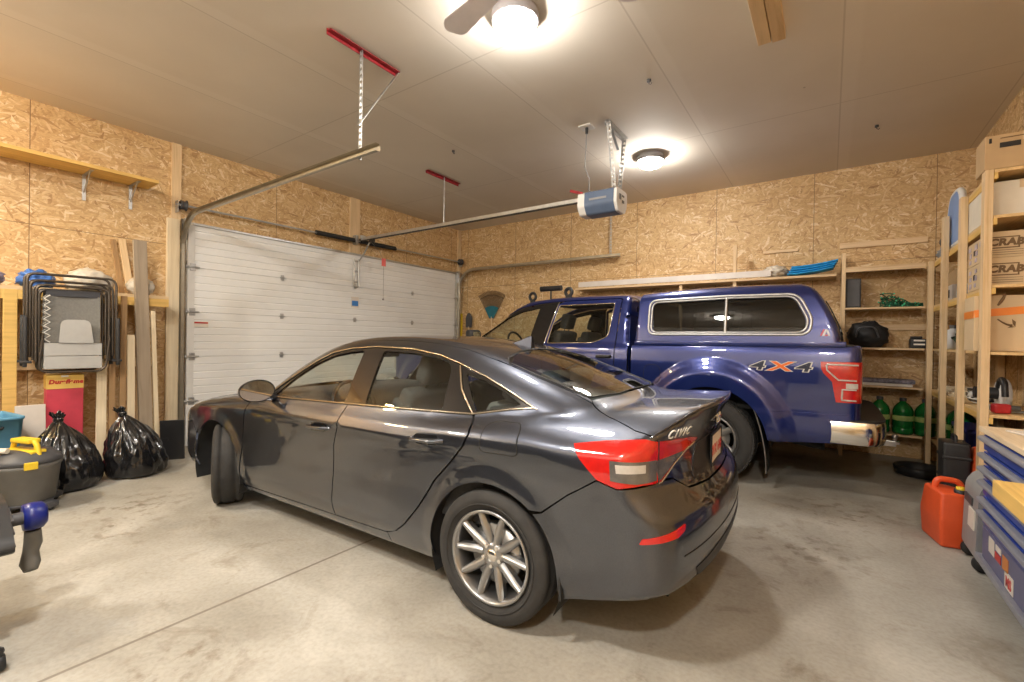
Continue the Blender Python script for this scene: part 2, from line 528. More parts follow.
    bp = nd(nt, 'ShaderNodeBump', Strength=0.12, Distance=0.01); nt.links.new(n3.outputs['Fac'], bp.inputs['Height']); nt.links.new(bp.outputs[0], b.inputs['Normal'])
    return m

FLOOR_JX, FLOOR_JY = -2.533, -1.6
M_osbL = osb_mat('osb_left', 'Y', 0.29)
M_osbB = osb_mat('osb_back', 'X', 0.2)
M_ceil = ceiling_mat()
M_floor = floor_mat()
M_stud = wood_mat('stud_wood', (0.72, 0.53, 0.31), (0.55, 0.36, 0.17))
M_studX = wood_mat('board_wood', (0.74, 0.55, 0.33), (0.58, 0.38, 0.19), axis='X')
M_studY = wood_mat('board_wood_y', (0.74, 0.55, 0.32), (0.58, 0.38, 0.18), axis='Y')
M_yelY = wood_mat('yellow_plank', (0.72, 0.47, 0.14), (0.52, 0.31, 0.08), axis='Y')
M_grey_lumber = wood_mat('weathered_lumber', (0.36, 0.29, 0.21), (0.24, 0.18, 0.12))
M_pale = wood_mat('pale_lumber', (0.78, 0.66, 0.46), (0.62, 0.48, 0.29))

def struct(o, ):
    o['kind'] = 'structure'
    return o

T = 0.12
struct(MB().span((XL-T, YF-T, -0.15), (XR+T, YB+T, 0)).build('floor', M_floor))
struct(MB().span((XL-T, YF-T, ZC), (XR+T, YB+T, ZC+0.12)).build('ceiling', M_ceil))
# door opening in the left wall
DY0, DY1, DZ = 2.286, 7.16, 2.76
wl = MB()
wl.span((XL-T, YF-T, 0), (XL, DY0, ZC)); wl.span((XL-T, DY1, 0), (XL, YB+T, ZC)); wl.span((XL-T, DY0, DZ), (XL, DY1, ZC))
struct(wl.build('wall_left', M_osbL))
struct(MB().span((XL-T, YB, 0), (XR+T, YB+T, ZC)).build('wall_back', M_osbB))
struct(MB().span((XR, YF-T, 0), (XR+T, YB+T, ZC)).build('wall_right', M_osbL))
struct(MB().span((XL-T, YF-T, 0), (XR+T, YF, ZC)).build('wall_front', M_ceil))
# ------------------------------------------------------------------ smooth body surfaces
def spl(xs, ys, sig=0.05, n=3000):
    """piecewise-linear control curve blurred into a smooth one"""
    xs = np.array(xs, float); ys = np.array(ys, float)
    pad = 4*sig
    g = np.linspace(xs[0]-2*pad, xs[-1]+2*pad, n)
    s0 = (ys[1]-ys[0])/(xs[1]-xs[0]); s1 = (ys[-1]-ys[-2])/(xs[-1]-xs[-2])
    v = np.interp(g, xs, ys)
    v = np.where(g < xs[0], ys[0]+s0*(g-xs[0]), v); v = np.where(g > xs[-1], ys[-1]+s1*(g-xs[-1]), v)
    dx = g[1]-g[0]
    k = np.arange(-int(3*sig/dx)-1, int(3*sig/dx)+2)
    w = np.exp(-0.5*(k*dx/sig)**2); w /= w.sum()
    h = len(k)//2
    vp = np.concatenate([v[0]+(np.arange(-h, 0))*(v[1]-v[0]), v, v[-1]+np.arange(1, h+1)*(v[-1]-v[-2])])
    v = np.convolve(vp, w, 'valid')
    return lambda t: np.interp(t, g, v)

def smax(a, b, k):
    h = np.maximum(k-np.abs(a-b), 0)/k
    return np.maximum(a, b)+h*h*k*0.25
def smin(a, b, k):
    return -smax(-a, -b, k)
def sstep(a, b, t):
    u = np.clip((t-a)/(b-a), 0, 1)
    return u*u*(3-2*u)
def softplus(t, s):
    return s*np.logaddexp(0, t/s)

def grad(F, P, e=0.004):
    g = np.stack([F(P+np.array(d)*e)-F(P-np.array(d)*e) for d in ((1, 0, 0), (0, 1, 0), (0, 0, 1))], 1)
    return g/np.maximum(np.linalg.norm(g, axis=1, keepdims=True), 1e-9)

def march(F, O, D, tmax, n=90):
    """first crossing of F=0 along rays O + t D"""
    N = len(O)
    ts = np.linspace(0, tmax, n)
    t0 = np.zeros(N); t1 = np.full(N, np.nan)
    done = np.zeros(N, bool)
    prev = F(O)
    for k in range(1, n):
        act = ~done
        if not act.any():
            break
        v = F(O[act]+D[act]*ts[k])
        idx = np.where(act)[0]
        hit = v <= 0
        h = idx[hit]
        t0[h] = ts[k-1]; t1[h] = ts[k]; done[h] = True
    bad = ~done
    t1[bad] = tmax; t0[bad] = tmax
    a, b = t0.copy(), t1.copy()
    for _ in range(22):
        m = 0.5*(a+b)
        v = F(O+D*m[:, None])
        inside = v <= 0
        b = np.where(inside, m, b); a = np.where(inside, a, m)
    return O+D*b[:, None], done

class Proj:
    """projection domains on a body: 'L' left side (y<0) as (x,z); 'T' top as (x,y); 'B' back as (y,z); 'R' round the tail as (theta,z)"""
    def __init__(self, kind, F, cx=0.0, lo=None):
        self.k = kind; self.F = F; self.cx = cx; self.rad = 1.6
    def __call__(self, q):
        q = np.asarray(q, float)
        n = len(q); o = np.zeros((n, 3)); d = np.zeros((n, 3))
        if self.k == 'L':
            o[:, 0] = q[:, 0]; o[:, 2] = q[:, 1]; o[:, 1] = -1.3; d[:, 1] = 1; tm = 1.3
        elif self.k == 'T':
            o[:, 0] = q[:, 0]; o[:, 1] = q[:, 1]; o[:, 2] = 2.3; d[:, 2] = -1; tm = 2.2
        elif self.k == 'B':
            o[:, 1] = q[:, 0]; o[:, 2] = q[:, 1]; o[:, 0] = self.cx; d[:, 0] = -1; tm = 1.5
        elif self.k == 'F':
            o[:, 1] = q[:, 0]; o[:, 2] = q[:, 1]; o[:, 0] = self.cx; d[:, 0] = 1; tm = 1.5
        elif self.k == 'R':   # theta measured from +x toward -y, s = sign of tail
            th = q[:, 0]
            o[:, 0] = self.cx+self.rad*np.cos(th); o[:, 1] = -self.rad*np.sin(th); o[:, 2] = q[:, 1]
            d[:, 0] = -np.cos(th); d[:, 1] = np.sin(th); tm = self.rad
        P, ok = march(self.F, o, d, tm)
        return P, ok

def dense(poly, step):
    out = []
    n = len(poly)
    for i in range(n):
        a = np.array(poly[i], float); b = np.array(poly[(i+1) % n], float)
        m = max(1, int(np.ceil(np.linalg.norm(b-a)/step)))
        for k in range(m):
            out.append(a+(b-a)*k/m)
    return out

def rnd2(poly, rad, n=5):
    return [(p[0], p[1]) for p in fillet([(a, b, 0) for a, b in poly], rad, n, closed=True)]

def cdt(poly, step, scale=(1, 1), holes=()):
    """triangulate the inside of a polygon with an inner lattice; returns 2-D points, triangles, boundary loops"""
    loops = [dense(poly, step)]+[dense(h, step) for h in holes]
    pts = []; edges = []; n_b = []
    for lp in loops:
        b = len(pts)
        pts += [Vector((p[0], p[1])) for p in lp]
        edges += [(b+i, b+(i+1) % len(lp)) for i in range(len(lp))]
        n_b.append((b, len(lp)))
    A = np.array([(p[0], p[1]) for p in loops[0]])
    lo = A.min(0); hi = A.max(0)
    xs = np.arange(lo[0]+step*0.5, hi[0], step); ys = np.arange(lo[1]+step*0.5, hi[1], step)
    G = np.array([(x+(step*0.5 if j % 2 else 0), y) for j, y in enumerate(ys) for x in xs]) if len(xs) and len(ys) else np.zeros((0, 2))
    def inside(G, lp):
        B = np.array([(p[0], p[1]) for p in lp]); C = np.roll(B, -1, 0)
        r = np.zeros(len(G), bool)
        for (x0, y0), (x1, y1) in zip(B, C):
            c = ((y0 > G[:, 1]) != (y1 > G[:, 1]))
            with np.errstate(divide='ignore', invalid='ignore'):
                xi = (x1-x0)*(G[:, 1]-y0)/((y1-y0) if y1 != y0 else 1e-12)+x0
            r ^= c & (G[:, 0] < xi)
        return r
    def dist(G, lp):
        B = np.array([(p[0], p[1]) for p in lp])
        return np.sqrt(((G[:, None, :]-B[None])**2).sum(2)).min(1)
    if len(G):
        k = inside(G, loops[0]) & (dist(G, loops[0]) > step*0.55)
        for h in loops[1:]:
            k &= ~inside(G, h) & (dist(G, h) > step*0.55)
        pts += [Vector(p) for p in G[k]]
    r = delaunay_2d_cdt(pts, edges, [], 1 if not holes else 1, 1e-7)
    V = np.array([(p.x, p.y) for p in r[0]]); Fc = [tuple(f) for f in r[2]]
    if holes:
        C = np.array([V[list(f)].mean(0) for f in Fc])
        keep = np.ones(len(Fc), bool)
        for h in loops[1:]:
            keep &= ~inside(C, h)
        Fc = [f for f, k in zip(Fc, keep) if k]
    return V, Fc

def panel(name, proj, poly, m, parent, off=0.0, thick=0.012, step=0.03, holes=(), mirror=None, lip=0.0025):
    """a skin panel cut from the body surface with turned-in edges; mirror 'add' puts the other side in the same mesh"""
    V, Fc = cdt(poly, step, holes=holes)
    P, ok = proj(V)
    Nn = grad(proj.F, P)
    P = P+Nn*off
    # boundary edges
    cnt = {}
    # orient faces to normals
    out = []
    for f in Fc:
        a, b, c = P[f[0]], P[f[1]], P[f[2]]
        nn = np.cross(b-a, c-a)
        if np.dot(nn, Nn[f[0]]+Nn[f[1]]+Nn[f[2]]) < 0:
            f = tuple(reversed(f))
        out.append(f)
    Fc = out
    for f in Fc:
        for i in range(len(f)):
            e = (f[i], f[(i+1) % len(f)])
            cnt[e] = 1
    bnd = [e for e in cnt if (e[1], e[0]) not in cnt]
    verts = [tuple(p) for p in P]; norms = [tuple(n) for n in Nn]
    faces = list(Fc); sk = []
    bv = sorted({i for e in bnd for i in e})
    # skirt: first a small rounded lip, then down to thickness
    inner = {}; low = {}
    for i in bv:
        inner[i] = len(verts); verts.append(tuple(P[i]-Nn[i]*thick)); norms.append(tuple(Nn[i]))
    for a, b in bnd:
        sk.append((b, a, inner[a], inner[b]))
    nsurf = len(faces)
    faces += sk
    me = bpy.data.meshes.new(name)
    def finish(verts, faces, norms, nsurf, flip):
        return verts, faces, norms
    if mirror:
        b = len(verts)
        v2 = [(x, -y, z) for x, y, z in verts]; n2 = [(x, -y, z) for x, y, z in norms]
        f2 = [tuple(b+i for i in reversed(f)) for f in faces]
        if mirror == 'only':
            verts = v2; norms = n2; faces = [tuple(i-b for i in f) for f in f2]
            surf = [i < nsurf for i in range(len(faces))]
        else:
            surf = ([i < nsurf for i in range(len(faces))])*2
            verts = verts+v2; norms = norms+n2; faces = faces+f2
    else:
        surf = [i < nsurf for i in range(len(faces))]
    me.from_pydata(verts, [], faces)
    me.polygons.foreach_set('use_smooth', [True]*len(faces))
    cn = []
    fn = [p.normal.copy() for p in me.polygons]
    for p, s in zip(me.polygons, surf):
        for li in p.loop_indices:
            vi = me.loops[li].vertex_index
            cn.append(norms[vi] if s else tuple(fn[p.index]))
    me.update()
    me.normals_split_custom_set(cn)
    me.materials.append(m)
    o = bpy.data.objects.new(name, me)
    COL.objects.link(o)
    if parent is not None:
        o.parent = parent
    return o

def surf_tube(name, proj, pts, r, m, parent, off=0.0, closed=False, step=0.03, mirror=False, n=8):
    """a thin bead laid on the body surface along a projected polyline"""
    L = []
    N = len(pts)
    for i in range(N if closed else N-1):
        a = np.array(pts[i], float); b = np.array(pts[(i+1) % N], float)
        k = max(1, int(np.ceil(np.linalg.norm(b-a)/step)))
        L += [a+(b-a)*j/k for j in range(k)]
    if not closed:
        L.append(np.array(pts[-1], float))
    P, ok = proj(np.array(L))
    Nn = grad(proj.F, P)
    P = P+Nn*off
    if mirror:
        MB().tube([(p[0], -p[1], p[2]) for p in P], r, n=n, closed=closed).build(name, m, parent)
    return MB().tube([tuple(p) for p in P], r, n=n, closed=closed).build(name, m, parent)
# ------------------------------------------------------------------ sedan body field (x from the nose, y across, z up)
cv_plan = spl([0, .1, .3, .6, .9, 1.4, 2.2, 3.2, 3.7, 4.1, 4.4, 4.6, 4.7], [.72, .80, .855, .885, .893, .893, .89, .892, .897, .885, .86, .83, .81], .08)
cv_prof = spl([.12, .22, .32, .42, .55, .68, .78, .88], [-.11, -.055, -.012, -.012, -.016, -.008, 0, .0], .03)
cv_zc = spl([0, .5, 1.2, 2.4, 3.4, 4.1, 4.7], [.70, .78, .835, .865, .89, .91, .925], .15)
cv_slope = spl([0, 1.0, 1.6, 3.2, 3.7, 4.1, 4.7], [1.3, .9, .42, .42, .62, 1.0, 1.35], .15)
cv_deck = spl([0, .08, .3, .6, 1.0, 1.35, 2.0, 3.0, 3.8, 4.1, 4.3, 4.5, 4.6, 4.7], [.62, .69, .80, .875, .935, .965, .97, .97, 1.03, 1.072, 1.086, 1.095, 1.101, 1.105], .05)
cv_rear = spl([.10, .2, .3, .42, .58, .66, .71, .76, .85, .95, 1.05, 1.12], [4.36, 4.46, 4.555, 4.60, 4.604, 4.59, 4.54, 4.505, 4.49, 4.50, 4.545, 4.585], .018)
cv_front = spl([.10, .2, .35, .55, .65, .72, .85], [.11, .04, -.02, -.04, -.01, .06, .28], .03)
cv_wb = spl([1.0, 1.4, 1.8, 2.4, 3.0, 3.4, 3.8, 4.1, 4.35], [.74, .80, .832, .84, .832, .812, .76, .69, .60], .12)
cv_roof = spl([.95, 1.25, 1.6, 1.9, 2.1, 2.4, 2.7, 3.0, 3.3, 3.6, 3.9, 4.15, 4.4], [.80, .965, 1.175, 1.325, 1.376, 1.402, 1.403, 1.386, 1.340, 1.268, 1.172, 1.085, .99], .09)
cv_shift = spl([1.0, 1.6, 2.4, 3.0, 3.6, 4.2], [.34, .28, .0, .0, -.16, -.26], .2)
CV_WHEELS = (.903, 3.639)
def civic(P):
    x, y, z = P[:, 0], P[:, 1], P[:, 2]
    ay = np.abs(y)
    zc = cv_zc(x)
    w = cv_plan(x)+cv_prof(z)-cv_slope(x)*softplus(z-zc, .010)
    for wx in CV_WHEELS:
        d = np.sqrt((x-wx)**2+(z-.33)**2)
        w = w+.016*(1-sstep(.345, .46, d))
    side = ay-w
    rear = x-(cv_rear(z)-.14*y*y-.10*y**4)
    front = (cv_front(z)+.22*y*y+.1*y**4)-x
    deck = z-(cv_deck(x)-.07*y*y)
    low = smax(smax(side, deck, .07+.13*sstep(3.75, 4.15, x)), smax(rear, front, .01), .10-.075*sstep(.93, 1.02, z)*sstep(3., 4., x))
    low = smax(low, .165+.17*sstep(3.9, 4.45, x)+.06*sstep(.7, .2, x)-z, .03)
    xs = x-cv_shift(x)*y*y
    roof = z-(cv_roof(xs)-.075*y*y)
    q = np.maximum(z-.96, -.12)
    sg = ay-(cv_wb(x)-.56*q-.28*q*np.abs(q))
    gh = np.maximum(np.maximum(smax(sg*.88, roof*.9, .09), .84-z), x-4.28)
    return smin(low, gh, .025)
CV_PIV, CV_POS, CV_YAW = 3.639, (-1.365, 2.62), R(2.0)
# ------------------------------------------------------------------ shared vehicle pieces
M_rubber = mat('tire_rubber', (0.028, 0.027, 0.026), 0.75, var=0.25, vscale=12)
M_alloy = mat('alloy_silver', (0.36, 0.36, 0.36), 0.32, 0.9, var=0.08)
M_black_plastic = mat('black_plastic', (0.018, 0.018, 0.019), 0.45, var=0.2)
M_black_gloss = mat('black_gloss', (0.008, 0.008, 0.009), 0.06, coat=0.6, var=0.0)
M_dark_under = mat('dark_underside', (0.012, 0.012, 0.012), 0.8, var=0.2)
M_chrome = mat('chrome_trim', (0.72, 0.70, 0.66), 0.12, 1.0, var=0.04)
M_satin = mat('satin_trim', (0.42, 0.36, 0.28), 0.22, 1.0, var=0.05)
M_steel = mat('galvanised_steel', (0.50, 0.50, 0.49), 0.38, 0.85, var=0.12, vscale=20)
M_cloth = mat('seat_cloth', (0.055, 0.056, 0.058), 0.9, var=0.15, vscale=40)
M_cloth_grey = mat('seat_cloth_grey', (0.13, 0.135, 0.13), 0.9, var=0.15, vscale=40)
M_headliner = mat('headliner', (0.42, 0.39, 0.34), 0.9, var=0.05)
M_glass_side = glass_mat('window_glass', (0.88, 0.93, 0.90))
M_glass_dark = glass_mat('tinted_glass', (0.055, 0.06, 0.06))
M_glass_rear = glass_mat('rear_glass', (0.55, 0.62, 0.58), ior=2.0)
M_red_lens = mat('red_lens', (0.48, 0.010, 0.007), 0.08, coat=1.0, var=0.15, vscale=25)
M_smoke_lens = mat('smoke_lens', (0.10, 0.095, 0.09), 0.07, coat=1.0, var=0.3, vscale=14)
M_clear_lens = mat('clear_lens', (0.48, 0.46, 0.43), 0.12, coat=1.0, var=0.12, vscale=30)
M_red_deep = mat('dark_red_lens', (0.30, 0.008, 0.006), 0.08, coat=1.0, var=0.1)
M_white_plate = mat('plate_white', (0.72, 0.66, 0.58), 0.45, var=0.04)
M_red_paint = mat('red_paint', (0.55, 0.03, 0.025), 0.4, var=0.08)
M_mirror = mat('mirror_glass', (0.8, 0.82, 0.84), 0.02, 1.0, var=0.0)

def paint_mat(name, col, flake=0.25, metal=0.55, rough=0.32, cior=2.0):
    """metallic clear-coat paint: fine flake noise under a glossy coat"""
    m, nt, b = _nodes(name)
    tc = nd(nt, 'ShaderNodeTexCoord')
    n = nd(nt, 'ShaderNodeTexNoise', Scale=900.0, Detail=1.0)
    nt.links.new(tc.outputs['Object'], n.inputs['Vector'])
    r = ramp(nt, [(0.35, tuple(c*(1-flake) for c in col)), (0.65, tuple(min(1, c*(1+flake)) for c in col))])
    nt.links.new(n.outputs['Fac'], r.inputs['Fac'])
    nt.links.new(r.outputs['Color'], b.inputs['Base Color'])
    b.inputs['Metallic'].default_value = metal
    b.inputs['Roughness'].default_value = rough
    b.inputs['Coat Weight'].default_value = 1.0
    b.inputs['Coat Roughness'].default_value = 0.02
    b.inputs['Coat IOR'].default_value = cior
    return m
M_grey_paint = paint_mat('grey_metallic_paint', (0.056, 0.063, 0.083), metal=1.0, rough=0.38, cior=1.75)
M_blue_paint = paint_mat('blue_metallic_paint', (0.006, 0.018, 0.13), metal=0.5, cior=1.6)

def tire_mesh(Ro, Rr, W, tread='road'):
    """tyre revolved about Y, outer face at y=-W/2"""
    h = W/2
    prof = [(Rr-.012, -h*.72), (Rr+.004, -h*.80), (Rr+.022, -h*.90), ((Ro+Rr)/2, -h*1.04), (Ro-.035, -h*1.0), (Ro-.016, -h*.93), (Ro-.006, -h*.86)]
    g = .011
    for c in (-.5, -.17, .17, .5):
        prof += [(Ro, (c-.055)*W*1.5*.9), (Ro-g, (c-.03)*W*1.5*.9), (Ro-g, (c+.03)*W*1.5*.9), (Ro, (c+.055)*W*1.5*.9)]
    prof = [p for p in prof if abs(p[1]) < h*1.05]
    left = [q for q in prof[:7]]
    mid = [q for q in prof[7:] if abs(q[1]) < h*.8]
    prof = left+mid+[(r, -y) for r, y in reversed(left)]
    mb = MB().lathe(prof, n=72, axis='Y')
    # shoulder blocks
    nb = 60
    for k in range(nb):
        for s in (-1, 1):
            a = 2*pi*(k+(.5 if s > 0 else 0))/nb
            M = Matrix.Rotation(a, 4, 'Y')
            if tread == 'truck':
                mb.box((0, s*h*.84, Ro-.006), (.034, h*.26, .016), rot=(s*-.25, 0, 0), M=M)
                mb.box((0, s*h*.40, Ro-.004), (.030, h*.34, .016), rot=(0, 0, s*.5), M=M)
    # sidewall ring detail
    for rr in (Rr+.035, Ro-.05):
        mb.lathe([(rr-.003, -h*.985), (rr, -h*1.045), (rr+.003, -h*.985)], n=72, axis='Y')
    return mb

def sedan_wheel(parent, loc, rz=0, side=-1):
    w = tire_mesh(.323, .222, .215).build('wheel', M_rubber, parent)
    w['label'] = 'tire on a silver ten-spoke rim'
    w.location = loc; w.rotation_euler = (0, 0, rz + (pi if side > 0 else 0))
    b = MB().lathe([(.224, -.088), (.228, -.100), (.219, -.104), (.210, -.096), (.203, -.06), (.196, .06), (.224, .09)], n=64, axis='Y')
    b.lathe([(.0, -.070), (.030, -.074), (.058, -.070), (.066, -.052), (.05, -.03)], n=40, axis='Y')
    for k in range(10):
        pair = k//2; sgn = -1 if k % 2 == 0 else 1
        a = 2*pi*pair/5 + sgn*R(16.5)
        a0 = 2*pi*pair/5 + sgn*R(15)
        M = Matrix.Rotation(a, 4, 'Y')
        def sp(u, v, a0=a0, a=a, sgn=sgn):
            r = .045+.165*u
            ang = a0+(a-a0)*u + sgn*R(2.0)*u
            wd = (.040+.008*math.sin(pi*u))*(1-.18*u)
            t = (v-.5)*2
            y = -.070-.022*math.sin(pi*.5*u) + .020*t*t
            x = t*wd*.5
            return (r*sin(ang)+x*cos(ang), y, r*cos(ang)-x*sin(ang))
        b.grid(sp, 9, 7)
        def sb(u, v, sp=sp):
            p = sp(u, v); return (p[0], p[1]+.028, p[2])
        b.grid(sb, 9, 7)
        for vv in (0, 1):
            b.grid(lambda u, v, vv=vv, sp=sp: (sp(u, vv)[0], sp(u, vv)[1]+.028*v, sp(u, vv)[2]), 9, 2)
    b.build('rim', M_alloy, w)
    c = MB().lathe([(0, -.080), (.028, -.079), (.032, -.072)], n=24, axis='Y')
    for k in range(5):
        a = 2*pi*(k+.5)/5
        c.cyl((.050*sin(a), -.078, .050*cos(a)), (.050*sin(a), -.05, .050*cos(a)), .010, n=6)
    c.build('center_cap', M_chrome, w)
    MB().lathe([(.05, -.035), (.145, -.035), (.145, -.012), (.05, -.012)], n=40, axis='Y').box((.0, -.028, .12), (.10, .05, .06), bev=.008).build('brake_disc', M_steel, w)
    return w

def seat(parent, x, y, z, w=.50, back=.60, ang=18, m=None, head=True, name='seat'):
    """car seat facing -x: cushion, reclined backrest and headrest"""
    m = m or M_cloth
    a = R(ang)
    s = MB().box((x, y, z+.07), (.50, w, .15), bev=.05, seg=4)
    M = Matrix.Translation((x+.24, y, z+.10)) @ Matrix.Rotation(a, 4, 'Y')
    s.box((0, 0, back/2), (.13, w*.94, back), bev=.05, seg=4, M=M)
    for sy in (-1, 1):
        s.box((-.035, sy*w*.40, back*.45), (.12, .10, back*.8), bev=.04, seg=4, M=M)
    o = s.build(name, m, parent)
    if head:
        h = MB().box((-.01, 0, back+.13), (.11, .27, .20), bev=.045, seg=4, M=M)
        for sy in (-.06, .06):
            h.cyl(M @ Vector((0, sy, back-.03)), M @ Vector((0, sy, back+.06)), .007)
        h.build('headrest', m, o)
    return o

def conv(pa, pts, pb, step=.03):
    """polyline given in domain a -> the same curve on the body in domain b"""
    L = []
    for i in range(len(pts)-1):
        a = np.array(pts[i], float); b = np.array(pts[i+1], float)
        k = max(1, int(np.ceil(np.linalg.norm(b-a)/step)))
        L += [a+(b-a)*j/k for j in range(k)]
    L.append(np.array(pts[-1], float))
    P, _ = pa(np.array(L))
    return to_dom(P, pb)
def to_dom(P, pb):
    if pb.k == 'L': return [(p[0], p[2]) for p in P]
    if pb.k == 'T': return [(p[0], p[1]) for p in P]
    if pb.k in 'BF': return [(p[1], p[2]) for p in P]
    return [(math.atan2(-p[1], p[0]-pb.cx), p[2]) for p in P]
def arcpts(cx, cz, r, a0, a1, n=24):
    return [(cx+r*cos(a0+(a1-a0)*i/n), cz+r*sin(a0+(a1-a0)*i/n)) for i in range(n+1)]

# ------------------------------------------------------------------ the sedan
def build_sedan():
    root = empty('sedan_car', (CV_POS[0], CV_POS[1], 0), CV_YAW,
                 'dark grey metallic four-door sedan parked in the middle of the garage floor', 'car')
    body = empty('body_shell', (-CV_PIV, 0, 0)); body.parent = root
    F = civic
    L = Proj('L', F); T = Proj('T', F); B = Proj('B', F, cx=4.95); Rr = Proj('R', F, cx=4.0); Fr = Proj('F', F, cx=-.4)
    def both(name, poly, m, proj=L, parent=None, **kw):
        a = panel(name, proj, poly, m, parent or body, **kw)
        b = panel(name, proj, poly, m, parent or body, mirror='only', **kw)
        return a, b
    P = M_grey_paint
    ARCH = .372
    belt = [(1.49, .925), (1.70, .932), (2.10, .946), (2.50, .958), (3.0, .972), (3.45, .983), (3.70, 1.030), (3.80, 1.040)]
    belt_f = [(1.29, .92)]
    # --- daylight opening outline (x,z)
    dlo_top = [(1.49, .925), (1.62, .985), (1.80, 1.105), (1.95, 1.205), (2.08, 1.272), (2.25, 1.305), (2.50, 1.322), (2.84, 1.315), (3.08, 1.285), (3.25, 1.243), (3.45, 1.183), (3.607, 1.122), (3.80, 1.040)]
    dlo_bot = [(3.66, 1.022), (3.46, .985), (3.0, .972), (2.50, .958), (2.10, .946), (1.70, .932)]
    # --- roof seam in top view
    seam_T = [(1.38, -.735), (1.55, -.675), (1.75, -.61), (1.95, -.565), (2.15, -.545), (2.5, -.54), (2.9, -.535), (3.2, -.54), (3.45, -.565), (3.7, -.575), (3.9, -.565), (4.03, -.575)]
    lid_T = [(4.03, -.575), (4.15, -.66), (4.30, -.735), (4.395, -.752)]
    seam_L = conv(T, seam_T, L); lid_L = conv(T, lid_T, L)
    cornerL = lid_L[-1]
    # lamp outline in side/round domains
    lampL = [(4.40, .970), (4.20, .952), (4.065, .928), (4.10, .880), (4.185, .80)]
    seamB = [(4.185, .80), (4.05, .71), (3.925, .61)]
    arch_r = arcpts(3.639, .315, ARCH, R(52), R(180), 26)   # from rear over the top to front
    q = seam_L + lid_L[1:] + lampL + seamB[1:] + [p for p in arch_r if p[0] < 3.90]
    q += [(3.267, .178), (2.90, .178), (2.90, .255), (2.99, .290), (3.07, .350), (3.17, .464), (3.29, .632), (3.41, .752), (3.487, .845), (3.512, .905), (3.500, .945), (3.470, .985)]
    # back along the daylight opening to its front corner
    q += [(3.66, 1.022), (3.80, 1.040)] + list(reversed(dlo_top[:-1])) + [(1.38, .935)]
    both('quarter_panel', q, P, step=.028)
    # rocker
    both('rocker_panel', [(1.27, .178), (2.895, .178), (2.895, .250), (2.4, .238), (1.29, .215)], P, step=.03)
    # doors
    dF = [(1.297, .222), (2.405, .244), (2.412, .40), (2.43, .70), (2.487, .86), (2.505, .953), (2.10, .941), (1.70, .927), (1.49, .920), (1.425, .90), (1.37, .80), (1.315, .55)]
    fd = both('front_door', dF, P, step=.028)
    dR = [(2.413, .244), (2.88, .255), (2.97, .283), (3.055, .347), (3.157, .464), (3.277, .634), (3.398, .755), (3.475, .847), (3.500, .905), (3.488, .945), (3.457, .980), (3.0, .967), (2.513, .953), (2.495, .86), (2.438, .70), (2.42, .40)]
    rd = both('rear_door', dR, P, step=.028)
    # dark structure behind the gaps
    both('door_seal', [(1.27, .20), (2.9, .20), (3.2, .46), (3.4, .75), (3.53, .92), (3.47, .985), (2.1, .94), (1.4, .92), (1.28, .55)], M_dark_under, off=-.016, thick=.004, step=.06)
    # glazing
    gF = rnd2([(1.66, .947), (2.472, .966), (2.395, 1.288), (2.26, 1.276), (2.10, 1.245), (1.95, 1.178), (1.80, 1.075)], .02, 3)
    gR = rnd2([(2.655, .972), (3.255, .987), (3.205, 1.20), (3.165, 1.243), (3.05, 1.268), (2.85, 1.288), (2.58, 1.293)], .025, 4)
    gQ = rnd2([(3.315, 1.187), (3.465, 1.004), (3.64, 1.032), (3.71, 1.052), (3.60, 1.105), (3.46, 1.155)], .015, 3)
    trim = dlo_top[:]+dlo_bot
    both('window_surround', trim, M_black_gloss, off=-.004, thick=.02, step=.03, holes=(gF, gR, gQ))
    def grow(poly, d):
        c = np.mean(np.array(poly), 0); return [tuple(c+(np.array(p)-c)*(1+d)) for p in poly]
    for g, dr in ((gF, fd), (gR, rd), (gQ, None)):
        a = panel('side_window', L, grow(g, .015), M_glass_side, (dr[0] if dr else body), off=-.010, thick=.001, step=.04)
        b = panel('side_window', L, grow(g, .015), M_glass_side, (dr[1] if dr else body), off=-.010, thick=.001, step=.04, mirror='only')
    # bright beads round the windows
    surf_tube('window_trim', L, [(p[0], p[1]-.006) for p in dlo_top], .0055, M_satin, body, off=.001, mirror=True)
    surf_tube('window_trim', L, [(1.50, .930), (1.70, .935), (2.10, .949), (2.50, .961), (3.0, .975), (3.46, .988), (3.66, 1.025), (3.79, 1.041)], .006, M_satin, body, off=.001, mirror=True)
    surf_tube('window_trim', L, [(3.255, 1.225), (3.335, 1.10), (3.455, .99)], .006, M_satin, body, off=.0, mirror=True)
    # fuel door
    fp = rnd2([(3.585, .845), (3.585, .955), (3.625, .972), (3.765, .976), (3.785, .955), (3.80, .85), (3.78, .838), (3.60, .835)], .025, 4)
    fo = panel('fuel_door', L, fp, P, body, off=.0015, thick=.004, step=.02)
    surf_tube('fuel_door_gap', L, fp, .0035, M_dark_under, fo, closed=True)
    # fender and front end
    hood_T = [(.16, -.60), (.35, -.70), (.6, -.735), (1.0, -.745), (1.30, -.765), (1.38, -.735)]
    hood_L = conv(T, hood_T, L)
    arch_f = arcpts(.903, .315, ARCH, R(-22), R(165), 26)
    fe = [(1.285, .215), (1.305, .55), (1.36, .80), (1.415, .905), (1.40, .93)]
    fe += [(h[0], h[1]-.004) for h in reversed(hood_L[2:])]
    fe += [(.30, .66), (.33, .60), (.46, .58)] if False else [(.36, .70), (.42, .62), (.50, .55)]
    af = [p for p in arcpts(.903, .315, ARCH, R(145), R(-20), 26) if p[0] > .58 or p[1] > .5]
    fe += af + [(1.255, .182)]
    both('front_fender', fe, P, step=.03)
    both('head_light', [(.13, .60), (.10, .66), (.22, .735), (.34, .765), (.36, .705), (.42, .63), (.30, .615)], M_smoke_lens, step=.03, off=.001)
